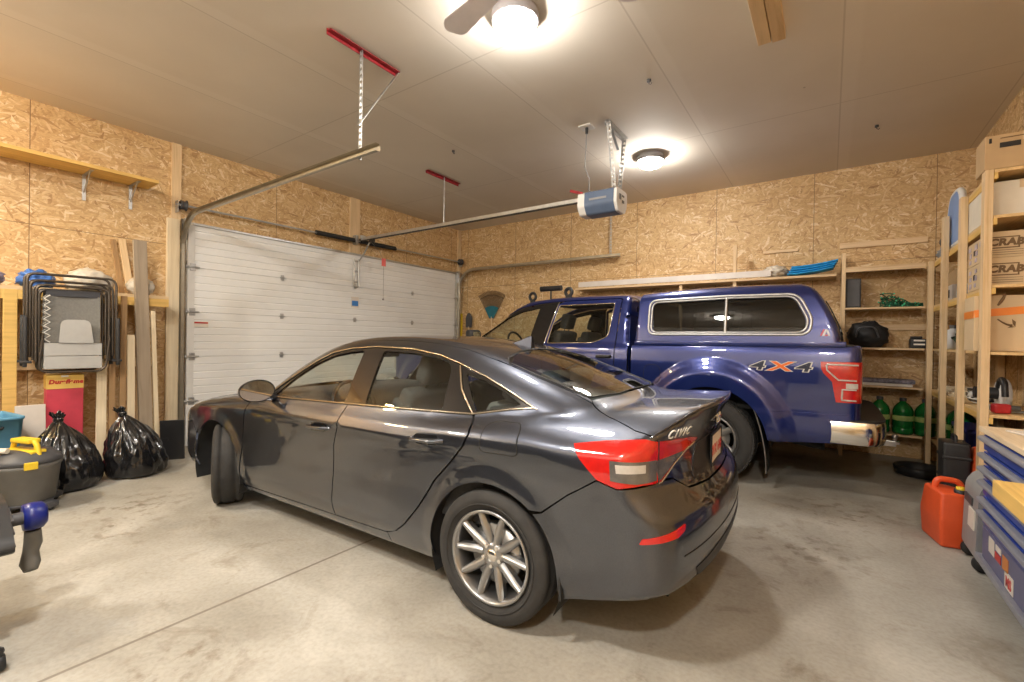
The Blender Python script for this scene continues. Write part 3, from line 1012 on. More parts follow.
    # front bumper: nose panel round the front
    fb = [(.06, .20), (.50, .20), (.535, .315), (.56, .44), (.495, .545), (.415, .62), (.30, .608), (.13, .595), (.08, .60), (.03, .45)]
    Rf = Proj('R', F, cx=.75)
    pL = conv(L, [(.56, .26), (.535, .315), (.56, .44), (.495, .545), (.415, .62), (.30, .608), (.16, .595)], Rf)
    th0 = pL[-1][0]
    top = [(pi+(pi-th0)*0, .62)]
    left = pL
    mirror_pts = [(2*pi-t if t > 0 else -2*pi-t, z) for t, z in reversed(pL)]
    def fix(t): return t if t > 0 else t+2*pi
    left = [(fix(t), z) for t, z in pL]
    right = [(2*pi-t, z) for t, z in reversed(left)]
    panel('front_bumper', Rf, left+[(pi-.3, .66), (pi, .68), (pi+.3, .66)]+right+[(pi+.9, .24), (pi, .21), (pi-.9, .24)], M_black_plastic if False else P, body, step=.035)
    # hood, windshield, roof, rear glass
    def sym(half):
        return half+[(x, -y) for x, y in reversed(half)]
    hf = [(.13, 0), (.14, -.35), (.16, -.60)]
    panel('hood', T, sym(hf+[(x, y+.006) for x, y in hood_T[1:-1]]+[(1.335, -.68), (1.27, -.45), (1.235, -.2), (1.225, 0)]), P, body, step=.04)
    ws = [(1.23, 0), (1.24, -.2), (1.275, -.45), (1.385, -.727)]+[(x, y+.006) for x, y in seam_T[1:5]]+[(2.12, -.50), (2.08, -.3), (2.06, 0)]
    panel('cowl', T, sym([(1.16, 0), (1.17, -.3), (1.25, -.6), (1.33, -.755), (1.40, -.72), (1.30, -.45), (1.26, 0)]), M_dark_under, body, off=-.012, thick=.004, step=.06)
    panel('windshield', T, sym(ws), M_glass_side, body, off=-.003, thick=.001, step=.05)
    rg_top = [(3.36, 0), (3.39, -.25), (3.455, -.47)]
    rf = [(2.065, 0), (2.085, -.3), (2.125, -.505), (2.15, -.545)]+[(x, y+.003) for x, y in seam_T[5:8]]+[(3.45, -.56), (3.47, -.50), (3.40, -.25), (3.37, 0)]
    panel('roof', T, sym(rf), P, body, step=.04)
    panel('headliner', T, sym([(2.10, 0), (2.12, -.3), (2.2, -.52), (2.9, -.52), (3.38, -.50), (3.33, 0)]), M_headliner, body, off=-.035, thick=.004, step=.08)
    rg = [(3.385, 0), (3.415, -.25), (3.475, -.49), (3.52, -.545), (3.70, -.555), (3.9, -.545), (4.0, -.535), (4.07, -.3), (4.085, 0)]
    panel('rear_window', T, sym(rg), M_glass_rear, body, off=-.002, thick=.001, step=.04)
    both('rear_pillar_cover', [(3.45, -.556), (3.475, -.50), (3.525, -.556), (3.70, -.566), (3.9, -.556), (4.01, -.546), (4.03, -.569), (3.9, -.560), (3.7, -.57)], P, proj=T, step=.03)
    surf_tube('rear_window_seal', T, [(x, y) for x, y in sym(rg)], .004, M_black_plastic, body, closed=True)
    # trunk lid: deck and rear face
    lip = []
    for yy in (-.752, -.68, -.60, -.50, -.40, -.30, -.20, -.10, 0):
        xs_ = np.linspace(4.15, 4.60, 181); pp, _ok = T(np.c_[xs_, np.full(181, yy)]); gg = grad(F, pp, .002)
        last = int(np.max(np.where(pp[:, 2] > .95)[0])); c_ = np.where((gg[:, 0] > .80*np.abs(gg[:, 2])) & (xs_ > 4.28) & (pp[:, 2] > .95))[0]
        k_ = min(int(c_[0]) if len(c_) else last, last-1)
        lip.append((float(xs_[k_]), yy))
    yy_ = np.array([p[1] for p in lip]); A_ = np.c_[np.ones(len(yy_)), yy_**2, yy_**4]
    cf_ = np.linalg.lstsq(A_, np.array([p[0] for p in lip]), rcond=None)[0]
    lip = [(float(v), float(y)) for v, y in zip(A_ @ cf_ - .003, yy_)]
    deck = [(4.10, 0), (4.085, -.3), (4.02, -.55), (4.045, -.575)]+[(x, y+.006) for x, y in lid_T[1:]]+lip
    lid = panel('trunk_lid', T, sym(deck), P, body, step=.03)
    lip_B = conv(T, lip, B)
    lo = [(-.735, .80), (-.62, .79), (-.52, .735), (-.3, .722), (0, .72)]
    rear = lip_B[1:]
    full = [(-.765, .965)]+lip_B+[(-y, z) for y, z in reversed(lip_B[:-1])]+[(.765, .965)]+[(-y, z) for y, z in lo[:-1]]+[(0, .72)]+list(reversed(lo[:-1]))
    panel('lid_face', B, full, P, lid, step=.03, thick=.02)
    surf_tube('lid_lip_edge', T, sym(lip), .004, P, lid, off=-.001)
    # recess, lamps
    panel('plate_recess', B, rnd2([(-.44, .745), (.44, .745), (.36, .905), (-.36, .905)], .02, 3), M_black_plastic, lid, off=.003, thick=.003, step=.05)
    # lamp outer piece on the quarter (round domain)
    lp_top = conv(L, [(4.065, .928), (4.20, .952), (4.355, .970)], Rr)
    lp_bot = conv(L, [(4.355, .79), (4.27, .775), (4.185, .80), (4.10, .880), (4.065, .928)], Rr)
    e1 = lp_top[-1]; e0 = lp_bot[0]
    th_lid = math.atan2(.757, 4.40-4.0)
    outer = lp_top+[(th_lid, .962), (th_lid, .788)]+lp_bot[:-1]
    lt = [panel('tail_light', Rr, outer, M_red_lens, body, off=.004, thick=.02, step=.025),
          panel('tail_light', Rr, outer, M_red_lens, body, off=.004, thick=.02, step=.025, mirror='only')]
    # smoked lower window of the outer piece, bright bar
    sm_o = [(th_lid-.0, .885), (th_lid, .800), (th_lid+.10, .796), (th_lid+.215, .805), (th_lid+.22, .885)]
    gt = th_lid-.012
    for s, o in ((None, lt[0]), ('only', lt[1])):
        panel('reverse_lens', Rr, sm_o, M_smoke_lens, o, off=.0065, thick=.004, step=.03, mirror=s)
        panel('clear_lens', Rr, [(th_lid+.06, .872), (th_lid+.06, .838), (th_lid+.19, .838), (th_lid+.195, .872)], M_clear_lens, o, off=.008, thick=.003, step=.03, mirror=s)
        # inner piece on the lid: red wedge over a smoked wedge
        inn = [(-.748, .962), (-.735, .79), (-.715, .790), (-.60, .850), (-.50, .895), (-.385, .918), (-.36, .928), (-.45, .944), (-.6, .957)]
        il = panel('tail_light', B, inn, M_red_lens, lid, off=.005, thick=.02, step=.025, mirror=s)
        panel('reverse_lens', B, [(-.738, .882), (-.728, .797), (-.71, .800), (-.60, .855), (-.51, .893), (-.60, .890)], M_smoke_lens, il, off=.0075, thick=.004, step=.03, mirror=s)
        surf_tube('lens_edge', B, [(-.735, .787), (-.715, .787), (-.60, .847), (-.50, .892), (-.40, .914)], .004, M_chrome, il, off=.006) if s is None else None
    surf_tube('tail_light_gap', Rr, [(gt, .968), (gt, .785)], .003, M_dark_under, body, off=.005)
    # bumper round the tail
    bL = conv(L, list(reversed(arcpts(3.639, .315, ARCH, R(-12), R(50), 10)))[:1]+[(3.925, .600)], Rr)
    seamR = conv(L, [(3.93, .603), (4.05, .703), (4.185, .792), (4.27, .768), (4.355, .780)], Rr)
    archR = conv(L, arcpts(3.639, .315, ARCH, R(-8), R(48), 14), Rr)
    bot_th = archR[0][0]
    lidR = conv(B, [(-.735, .790), (-.62, .782), (-.52, .727), (-.3, .714), (0, .712)], Rr)
    half = archR+seamR+lidR[1:]
    zb = .275
    fullb = half+[(-t, z) for t, z in reversed(half[:-1])]
    lowb = [(-bot_th, .225), (-1.42, .262), (-1.3, .295), (-1.15, .33), (-1.0, .344), (-.6, .347), (0, .347), (.6, .347), (1.0, .344), (1.15, .33), (1.3, .295), (1.42, .262), (bot_th, .225)]
    bump = panel('rear_bumper', Rr, fullb+lowb, P, body, step=.03)
    panel('bumper_diffuser', Rr, [(.95, .283), (.6, .325), (0, .335), (-.6, .325), (-.95, .283), (-.6, .27), (0, .27), (.6, .27)] if False else [(.85, .420), (.55, .450), (0, .455), (-.55, .450), (-.85, .420), (-.80, .36), (-.5, .36), (0, .36), (.5, .36), (.80, .36)], M_black_plastic, bump, off=.003, thick=.004, step=.03)
    refl = conv(L, [(4.36, .555), (4.36, .575)], Rr)
    for s in (None, 'only'):
        panel('reflector', Rr, rnd2([(1.17, .562), (1.16, .585), (.98, .625), (.945, .632), (.955, .606), (1.0, .59)], .006, 2), M_red_lens, bump, off=.005, thick=.006, step=.02, mirror=s)
    surf_tube('bumper_crease', Rr, [(1.25, .655), (1.0, .70), (.8, .705)] if False else [(.95, .50), (.6, .515), (0, .52), (-.6, .515), (-.95, .50)], .004, M_dark_under, bump, off=-.001)
    # plate with its rim and lettering, badges
    xp = float(march(F, np.array([[4.95, 0, .83]]), np.array([[-1., 0, 0]]), 1.5)[0][0, 0])
    pl = MB().box((xp+.016, 0, .825), (.006, .305, .152), bev=.004).build('license_plate', M_white_plate, lid)
    pf = MB()
    for s in (-1, 1):
        pf.box((xp+.018, s*.154, .825), (.010, .008, .165)); pf.box((xp+.018, 0, .825+s*.079), (.010, .316, .008))
    pf.build('plate_frame', M_black_plastic, pl)
    text_mesh('plate_lettering', 'BVX 648', .085, M_red_paint, pl, frame((xp+.0205, 0, .815), (0, 1, 0), (0, 0, 1)), .0006)
    hx = float(march(F, np.array([[4.95, 0, .985]]), np.array([[-1., 0, 0]]), 1.5)[0][0, 0])
    hb = MB()
    for s in (-1, 1):
        hb.box((hx+.006, s*.026, .985), (.008, .010, .060), rot=(s*-.14, 0, 0), bev=.002)
    hb.box((hx+.006, 0, .985), (.008, .05, .010), bev=.002)
    hb.tube(fillet([(hx+.004, -.05, .95), (hx+.004, .05, .95), (hx+.004, .045, 1.02), (hx+.004, -.045, 1.02)], .012, 4, True), .004, closed=True, n=6)
    hb.build('badge', M_chrome, lid)
    tx = text_mesh('model_lettering', 'CIVIC', .056, mat('badge_silver', (0.80, 0.79, 0.76), 0.45, 0.2, var=0.04), lid, frame((0, -.595, .985), (0, 1, 0), (0, 0, 1)), .002, bold=.0002, space=1.4)
    V_ = np.array([v.co[:] for v in tx.data.vertices]); q_, _ok = B(V_[:, 1:3]); n_ = grad(F, q_)
    for v, p_, nn_, dx in zip(tx.data.vertices, q_, n_, V_[:, 0]):
        v.co = Vector(p_)+Vector(nn_)*(.004+float(dx))
    tx.data.update()
    # handles, mirrors, aerial, flaps
    for dr, hx0 in ((fd, 2.285), (rd, 3.235)):
        for k, s in ((0, -1), (1, 1)):
            hp, _ = L(np.array([[hx0-.10, .792+.05*(hx0-2.28)], [hx0, .797+.05*(hx0-2.28)], [hx0+.10, .80+.05*(hx0-2.28)]]))
            y0 = hp[:, 1].min()-.004
            mb = MB().tube(fillet([(hx0-.105, y0+.012, hp[0, 2]), (hx0-.085, y0-.030, hp[0, 2]), (hx0+.075, y0-.030, hp[2, 2]), (hx0+.11, y0+.012, hp[2, 2])], .02, 4), .0105, n=10)
            if s > 0: mb.v = [(x, -y, z) for x, y, z in mb.v]
            hn = mb.build('door_handle', P, dr[k])
            cup = rnd2([(hx0-.085, hp[0, 2]-.028), (hx0+.07, hp[2, 2]-.028), (hx0+.085, hp[2, 2]), (hx0+.07, hp[2, 2]+.026), (hx0-.085, hp[0, 2]+.026), (hx0-.10, hp[0, 2])], .02, 3)
            panel('handle_cup', L, cup, M_black_gloss, hn, off=.0015, thick=.003, step=.02, mirror=('only' if s > 0 else None))
    for s in (-1, 1):
        mb = MB()
        def mir(u, v, s=s):
            a = 2*pi*u; t = v
            r = math.sin(pi*min(1, .06+t*.94)/2)**.6
            return (1.76-.13*(1-t), s*(1.005+.125*r*cos(a)*(.8+.2*t)), .998+.078*r*sin(a)*(.85+.15*t))
        mb.grid(mir, 24, 9, closeu=True)
        mb.tube([(1.72, s*.95, .955), (1.70, s*.90, .935), (1.68, s*.83, .925)], [.024, .022, .03], n=10)
        h = mb.build('mirror_housing', P, body)
        n = 24
        MB().add([(1.762, s*(1.005+.117*cos(2*pi*i/n)), .998+.071*sin(2*pi*i/n)) for i in range(n)], [tuple(range(n))]).build('mirror_glass', M_mirror, h)
        MB().tube([(1.70, s*.86, .922), (1.72, s*.94, .930), (1.75, s*1.03, .930)], [.012, .014, .008], n=8).build('mirror_foot', M_chrome, h)
    fin = MB()
    fz = float(T(np.array([[3.28, 0]]))[0][0, 2])
    prof = [(3.19, fz+.012), (3.24, fz+.024), (3.32, fz+.062), (3.345, fz+.064), (3.355, fz-.02), (3.19, fz+.005)]
    for k in range(2): pass
    nv = len(prof)
    vs = [(x, -.030 if z < fz+.02 else -.006, z) for x, z in prof]+[(x, .030 if z < fz+.02 else .006, z) for x, z in prof]
    fin.add(vs, [tuple(range(nv)), tuple(reversed(range(nv, 2*nv)))]+[(i, i+nv, (i+1) % nv+nv, (i+1) % nv) for i in range(nv)])
    fin.build('antenna_fin', P, body)
    # wheels (front pair steered right)
    for x, y, rz in ((.903, -.775, R(-27)), (.903, .775, R(-27)), (3.639, -.785, 0), (3.639, .785, 0)):
        sedan_wheel(body, (x, y, .323), rz, -1 if y < 0 else 1)
    # wheel wells, floor pan, flaps
    for x in CV_WHEELS:
        for s in (-1, 1):
            pts = arcpts(x, .315, ARCH+.012, R(-25), R(205), 20)
            vs = [(px, s*.872, pz) for px, pz in pts]+[(px, s*.45, pz) for px, pz in pts]
            n = len(pts)
            ww = MB().add(vs, [(i, i+1, n+i+1, n+i) for i in range(n-1)], True)
            ww.add([(px, s*.45, pz) for px, pz in pts], [tuple(range(n))])
            ww.build('wheel_well', M_dark_under, body)
    fl = MB().box((2.27, 0, .215), (1.90, 1.50, .05)).box((4.2, 0, .33), (.46, 1.3, .10)).box((.27, 0, .26), (.45, 1.2, .08)).box((2.27, 0, .24), (3.9, .86, .06))
    fl.build('floor_pan', M_dark_under, body)
    for x, y in ((4.0, -.80), (4.0, .80), (1.285, -.80), (1.285, .80)):
        s = 1 if y > 0 else -1
        h = .34 if x > 2 else .22
        mf = MB()
        def fl_(u, v, x=x, s=s, h=h):
            return (x-.05*(1-v)+.035*sin(pi*v*.5)*0+.02*v+(.0), s*(.715+.175*u-.02*v*u), .19+h*(1-v)+.0)
        mf.grid(lambda u, v: fl_(u, 1-v) if False else (x+(.02 if x > 2 else .0)-.085*v*v*(1 if x > 2 else .3), s*(.70+.185*u), .24+h*v), 6, 8)
        mf.grid(lambda u, v: (x+.012+(.02 if x > 2 else .0)-.085*v*v*(1 if x > 2 else .3), s*(.70+.185*u), .24+h*v), 6, 8)
        for uu in (0, 1):
            mf.grid(lambda u, v, uu=uu: (x+.012*u+(.02 if x > 2 else .0)-.085*v*v*(1 if x > 2 else .3), s*(.70+.185*uu), .24+h*v), 2, 8)
        mf.build('mud_flap', M_black_plastic, body)
    # cabin
    cab = MB().box((2.6, 0, .36), (2.2, 1.45, .06)).box((3.35, 0, .62), (.08, 1.36, .50), bev=.02)
    cab.box((3.75, 0, .985), (.62, 1.25, .05), bev=.02)
    cab.box((2.3, 0, .50), (1.1, .24, .26), bev=.05)
    for s in (-1, 1):
        cab.box((2.5, s*.79, .68), (2.1, .05, .50), bev=.02)
    cab.build('cabin_trim', M_cloth, body)
    dash = MB().box((1.52, 0, .84), (.42, 1.46, .22), bev=.07, seg=4)
    dash.box((1.62, 0, .945), (.04, .26, .12), bev=.01)
    d = dash.build('dashboard', M_cloth, body)
    sw = MB().tube(arc((1.98, -.37, .86), .185, 0, 2*pi, 28, (0, 1, 0), (-.42, 0, .907))[:-1], .015, closed=True, n=8)
    sw.box((1.97, -.37, .86), (.05, .15, .09), bev=.02, seg=3)
    sw.cyl((1.96, -.37, .86), (1.62, -.37, .80), .03)
    sw.build('steering_wheel', M_black_plastic, d)
    for y in (-.37, .37):
        seat(body, 2.35, y, .42, .50, .56, 20, M_cloth)
    seat(body, 3.02, 0, .42, 1.30, .54, 24, M_cloth_grey, head=False, name='rear_bench')
    hr = MB()
    for y in (-.40, 0, .40):
        hr.box((3.52, y, 1.10), (.11, .27, .15), rot=(0, .35, 0), bev=.045, seg=4)
    hr.build('headrest', M_cloth, body)
    MB().box((1.93, 0, 1.245), (.03, .23, .065), bev=.012, seg=3).cyl((1.92, 0, 1.25), (1.90, 0, 1.32), .008).build('rear_view_mirror', M_black_plastic, body)
    for ch in list(body.children):
        ch.parent = root; ch.location = ch.location+body.location
    bpy.data.objects.remove(body)
    return root
SEDAN = build_sedan()
# ------------------------------------------------------------------ pickup: x=0 at the rear axle, +x to the tail
TK_POS, TK_YAW = (-.98, 5.88), R(0.3)
tk_prof = spl([.36, .46, .56, .74, .76, .95, 1.15, 1.30, 1.40, 1.5], [.90, .955, .985, .988, .984, .992, 1.0, .985, .955, .92], .02)
tk_plan = spl([-5.0, -4.8, -4.4, -3.5, -2.6, 0, .8, 1.3], [-.12, -.06, -.015, 0, 0, 0, -.004, -.02], .1)
tk_top = spl([-5.0, -4.7, -4.3, -3.45, -3.2, -.9, 1.4], [1.13, 1.20, 1.27, 1.325, 1.345, 1.345, 1.385], .06)
tk_roof = spl([-3.7, -3.38, -3.0, -2.66, -2.35, -2.0, -1.5, -1.0, -.5], [1.20, 1.38, 1.61, 1.815, 1.915, 1.948, 1.957, 1.948, 1.93], .07)
tk_lean = spl([1.2, 1.34, 1.5, 1.7, 1.86, 1.95], [.985, .955, .905, .835, .765, .70], .05)
tp_side = spl([1.3, 1.385, 1.5, 1.7, 1.85, 1.95], [.985, .975, .965, .935, .905, .87], .04)
tp_roof = spl([-1.2, -.8, -.5, 0, .5, .9, 1.1, 1.3], [1.905, 1.94, 1.965, 1.985, 1.985, 1.975, 1.955, 1.92], .08)
tp_rear = spl([1.2, 1.385, 1.52, 1.72, 1.86, 1.93, 1.98, 2.05], [1.13, 1.105, 1.085, 1.00, .925, .86, .76, .6], .03)
def arch_flare(x, z, s=.05):
    w = 0
    for wx in (0, -3.99):
        d = np.sqrt((x-wx)**2+(.94*(z-.42))**2)
        w = w+s*(1-sstep(.60, .74, d))+.012*(1-sstep(.72, .765, d))
    return w
def tk_side(x, z):
    return tk_prof(z)+tk_plan(x)+arch_flare(x, z)
def bed(P):
    x, y, z = P.T; ay = np.abs(y)
    return smax(smax(smax(ay-tk_side(x, z), z-tk_top(x), .03), np.maximum(.46-z, -x-.835), .01), x-1.215, .10)
def cablow(P):
    x, y, z = P.T; ay = np.abs(y)
    f = np.where(x < -3.3, 0, 0)
    return smax(smax(smax(ay-tk_side(x, z), z-(tk_top(x)-.05*y*y*(x < -3.4)), .06), np.maximum(.42-z, x+.865), .01), (-4.93+.10*y*y+.25*np.abs(y)**6*.3)-x, .10)
def cabtop(P):
    x, y, z = P.T; ay = np.abs(y)
    xs = x-.28*y*y*sstep(-2.2, -2.8, x)
    side = (ay-tk_lean(np.maximum(z, 1.2)))*.92
    r = (z-(tk_roof(xs)-.05*y*y))*.9
    return np.maximum(smax(smax(side, r, .09), x+.875+.10*(z-1.35), .06), 1.25-z)
def cab(P): return smin(cablow(P), cabtop(P), .02)
def topper(P):
    x, y, z = P.T; ay = np.abs(y)
    s = ay-tp_side(z)
    return np.maximum(smax(smax(s, z-(tp_roof(x)-.05*y*y), .12), np.maximum(x-tp_rear(z)+.05*y*y, -x-.80), .05), 1.35-z)

def truck_wheel(parent, loc, side):
    w = tire_mesh(.405, .235, .275, 'truck').build('wheel', M_rubber, parent)
    w['label'] = 'tire with chunky tread on a silver rim'
    w.location = loc; w.rotation_euler = (0, 0, pi if side > 0 else 0)
    b = MB().lathe([(.238, -.10), (.243, -.114), (.232, -.118), (.222, -.108), (.21, -.05), (.20, .08), (.238, .11)], n=56, axis='Y')
    b.lathe([(0, -.060), (.05, -.064), (.085, -.058), (.09, -.03)], n=32, axis='Y')
    for k in range(6):
        a = 2*pi*k/6
        def sp(u, v, a=a):
            r = .06+.165*u; t = (v-.5)*2
            wd = .075*(1-.25*u)
            y = -.055-.045*u+.02*t*t
            return (r*sin(a)+t*wd*.5*cos(a), y, r*cos(a)-t*wd*.5*sin(a))
        b.grid(sp, 6, 6)
        b.grid(lambda u, v, sp=sp: (sp(u, v)[0], sp(u, v)[1]+.03, sp(u, v)[2]), 6, 6)
        for vv in (0, 1):
            b.grid(lambda u, v, vv=vv, sp=sp: (sp(u, vv)[0], sp(u, vv)[1]+.03*v, sp(u, vv)[2]), 6, 2)
    b.build('rim', M_alloy, w)
    c = MB().lathe([(0, -.085), (.036, -.083), (.042, -.06)], n=24, axis='Y')
    for k in range(6):
        a = 2*pi*(k+.5)/6
        c.cyl((.065*sin(a), -.072, .065*cos(a)), (.065*sin(a), -.05, .065*cos(a)), .012, n=6)
    c.build('center_cap', M_chrome, w)
    MB().lathe([(.05, -.02), (.17, -.02), (.17, .0), (.05, .0)], n=32, axis='Y').build('brake_disc', M_steel, w)

def build_truck():
    root = empty('pickup_truck', (TK_POS[0], TK_POS[1], 0), TK_YAW, 'blue crew-cab pickup truck with a matching blue topper beside the back wall', 'truck')
    body = empty('body_shell', (0, 0, 0)); body.parent = root
    body.rotation_euler = (0, 0, 0)
    P = M_blue_paint
    Lb, Lc, Lt = Proj('L', bed), Proj('L', cab), Proj('L', topper)
    Tc, Tt = Proj('T', cab), Proj('T', topper)
    Rb = Proj('R', bed, cx=.75)
    def both(name, poly, m, proj, parent=None, **kw):
        return panel(name, proj, poly, m, parent or body, **kw), panel(name, proj, poly, m, parent or body, mirror='only', **kw)
    AC, AR = .42, .515
    # bed side with tail-lamp notch
    lampn = [(1.17, 1.228), (.915, 1.222), (.918, 1.165), (.935, 1.125), (1.00, 1.048), (1.03, .870), (1.17, .872)]
    bs = [(-.825, 1.352), (-.825, .47), (-.515, .47)]+arcpts(0, AC, AR, R(174), R(6), 30)+[(.53, .46), (1.03, .50), (1.16, .505)]+[(1.165, .872)]+list(reversed(lampn[1:-1]))[0:]+[(1.165, 1.228), (1.165, 1.366)]
    bp = both('bed_side', bs, P, Lb, step=.022)
    surf_tube('bed_rail_cap', Lb, [(-.82, 1.352), (1.15, 1.370)], .012, M_black_plastic, body, off=-.004)
    # rear corner post, tailgate
    thA = math.atan2(.98, 1.165-.75)
    c1 = conv(Lb, [(1.168, 1.366), (1.168, 1.232)], Rb); c2 = conv(Lb, [(1.168, .868), (1.168, .505)], Rb)
    both('bed_corner', c1+[(.80, 1.232), (.80, 1.368)], P, Rb, step=.03)
    both('bed_corner', c2+[(.80, .505), (.80, .868)], P, Rb, step=.03)
    tl = conv(Lb, lampn[1:-1], Rb)
    lampR = [(.86, 1.228)]+[(t, z) for t, z in tl]+[(.86, .872)]
    for s, lab in ((None, 0), ('only', 1)):
        o = panel('tail_light', Rb, lampR, M_red_lens, body, off=.006, thick=.03, step=.02, mirror=s)
        cl = conv(Lb, [(.965, 1.195), (1.18, 1.195), (1.18, 1.180), (.985, 1.178), (.978, 1.150), (1.045, 1.075), (1.19, 1.075), (1.19, .985), (1.06, .985), (1.06, .885), (1.19, .885), (1.19, .900), (1.078, .900), (1.078, .968), (1.19, .968)], Rb)
        # white C-shaped light bar
        bar = conv(Lb, [(.955, 1.200), (.955, 1.155), (1.045, 1.062), (1.20, 1.062), (1.20, 1.048), (1.06, 1.048)], Rb)
        for pts in ([(.96, 1.200), (1.18, 1.198)], [(.957, 1.198), (.962, 1.150), (1.045, 1.066), (1.17, 1.064)], [(1.17, .985), (1.075, .985), (1.072, .892), (1.17, .890)]):
            pr = conv(Lb, pts, Rb)
            P3, _ = Rb(np.array(pr)); N3 = grad(bed, P3); P3 = P3+N3*.007
            mb = MB().tube([tuple(p) for p in P3], .0075, n=6)
            if s: mb.v = [(x, -y, z) for x, y, z in mb.v]
            mb.build('light_bar', M_clear_lens, o)
        rl = conv(Lb, [(1.10, 1.04), (1.18, 1.04), (1.18, .995), (1.10, .995)], Rb)
        panel('reverse_lens', Rb, rl, M_clear_lens, o, off=.009, thick=.004, step=.02, mirror=s)
    tg = MB().box((1.195, 0, .94), (.05, 1.48, .84), bev=.012).build('tailgate', P, body)
    MB().box((1.10, 0, 1.352), (.20, 1.80, .035), bev=.008).build('bed_cap', P, body)
    MB().box((1.224, 0, 1.14), (.012, .26, .07), bev=.008).build('tailgate_handle', M_black_plastic, tg)
    # bumper, hitch
    bm_ = MB()
    out = fillet([(1.0, -.985, 0), (1.33, -.975, 0), (1.40, -.78, 0), (1.41, 0, 0), (1.40, .78, 0), (1.33, .975, 0), (1.0, .985, 0)], .09, 6)
    n = len(out)
    zs = [(.51, -.012), (.535, 0), (.60, .006), (.68, 0), (.705, -.012)]
    vs = []
    for z, o in zs:
        for p in out:
            d = Vector((p.x-.6, p.y*.55, 0)).normalized()
            vs.append((p.x+d.x*o, p.y+d.y*o, z))
    bm_.add(vs, [(i*n+j, i*n+j+1, (i+1)*n+j+1, (i+1)*n+j) for i in range(len(zs)-1) for j in range(n-1)], True)
    bm_.add([(p.x-.012, p.y*.985, .705) for p in out]+[(p.x-.012, p.y*.985, .511) for p in out], [tuple(range(n)), tuple(reversed(range(n, 2*n)))])
    bump = bm_.build('rear_bumper', M_chrome, body)
    bp_ = MB()
    bp_.prism([(p.x-.004, p.y*.99) for p in out], 'Z', .704, .722)
    bp_.build('step_pad', M_black_plastic, bump)
    MB().box((1.0, 0, .44), (.72, .10, .10), bev=.01).box((1.44, 0, .40), (.20, .055, .055), bev=.006).box((1.52, 0, .41), (.09, .075, .02)).cyl((1.53, 0, .42), (1.53, 0, .45), .018).ball((1.53, 0, .47), .026).build('tow_hitch', M_steel, bump)
    MB().box((1.19, -.80, .60), (.006, .07, .09)).build('bumper_sticker', M_red_paint, bump) if False else None
    # cab panels
    belt = [(-3.36, 1.345), (-3.1, 1.345), (-2.2, 1.335), (-1.9, 1.315), (-1.28, 1.330), (-1.02, 1.345)]
    fr_d = [(-3.07, .52), (-1.985, .52), (-1.985, 1.305), (-2.1, 1.315), (-3.07, 1.335), (-3.12, 1.20), (-3.13, .9)]
    re_d = [(-1.972, .52), (-.93-.50, .52)]
    arc_c = arcpts(0, AC, .62, R(176), R(150), 5)
    rd_poly = [(-1.972, .52), (-1.02, .52), (-1.02, 1.85), (-1.04, 1.872)]
    seamC_T = [(-3.30, -.76), (-3.0, -.715), (-2.7, -.69), (-2.4, -.695), (-1.9, -.71), (-1.4, -.71), (-.905, -.705)]
    seamC = conv(Tc, seamC_T, Lc)
    gF = rnd2([(-3.085, 1.385), (-2.20, 1.365), (-2.13, 1.795), (-2.40, 1.745), (-2.62, 1.655)], .02, 3)
    gR = rnd2([(-1.925, 1.335), (-1.30, 1.352), (-1.125, 1.43), (-1.105, 1.822), (-1.84, 1.812)], [.02, .05, .06, .03, .02], 4)
    # upper side: door frames and pillars in one plane, doors below
    both('front_door', [(-3.07, .52), (-1.985, .52), (-1.985, 1.318), (-2.14, 1.330), (-3.07, 1.348), (-3.12, 1.20), (-3.13, .9)], P, Lc, step=.04)
    rdp = both('rear_door', [(-1.972, .52), (-1.03, .52), (-1.03, 1.862), (-1.06, 1.874), (-1.60, 1.868), (-1.80, 1.862), (-1.87, 1.83), (-1.972, 1.318)], P, Lc, step=.035, holes=(gR,))
    both('cab_corner', [(-1.018, .47), (-.873, .47), (-.873, 1.345), (-.885, 1.5), (-.93, 1.87), seamC[-1], ]+list(reversed(seamC[:-1]))+[(-3.28, 1.355), (-3.05, 1.475), (-2.66, 1.705), (-2.42, 1.805), (-2.15, 1.858), (-1.84, 1.878), (-1.5, 1.884), (-1.05, 1.888), (-1.018, 1.872)], P, Lc, step=.035)
    both('window_surround', [(-3.25, 1.352), (-2.14, 1.333), (-1.975, 1.322), (-1.875, 1.83), (-1.84, 1.872), (-2.15, 1.852), (-2.42, 1.799), (-2.66, 1.699), (-3.05, 1.469)], M_black_gloss, Lc, off=-.006, thick=.02, step=.04, holes=(gF,))
    def grow(poly, d):
        c = np.mean(np.array(poly), 0); return [tuple(c+(np.array(p)-c)*(1+d)) for p in poly]
    both('side_window', grow(gF, .015), M_glass_side, Lc, off=-.012, thick=.001, step=.05)
    for s, dd in ((None, rdp[0]), ('only', rdp[1])):
        panel('side_window', Lc, grow(gR, .015), M_glass_side, dd, off=-.012, thick=.001, step=.05, mirror=s)
    surf_tube('window_trim', Lc, gR, .007, M_satin, rdp[0], closed=True, off=0)
    surf_tube('window_trim', Lc, [(-1.965, 1.33), (-1.862, 1.855)], .007, M_chrome, body, off=.002)
    both('door_seal', [(-3.1, .50), (-.9, .50), (-.9, 1.30), (-1.1, 1.33), (-3.1, 1.34)], M_dark_under, Lc, off=-.02, thick=.004, step=.08)
    both('rocker_panel', [(-3.40, .42), (-.875, .42), (-.875, .465), (-1.02, .468), (-1.03, .510), (-3.07, .510), (-3.38, .50)], P, Lc, step=.05)
    fe = [(-3.08, .51), (-3.14, .9), (-3.13, 1.2), (-3.09, 1.342), (-3.40, 1.318), (-4.3, 1.255), (-4.78, 1.16), (-4.86, .75), (-4.52, .72)]
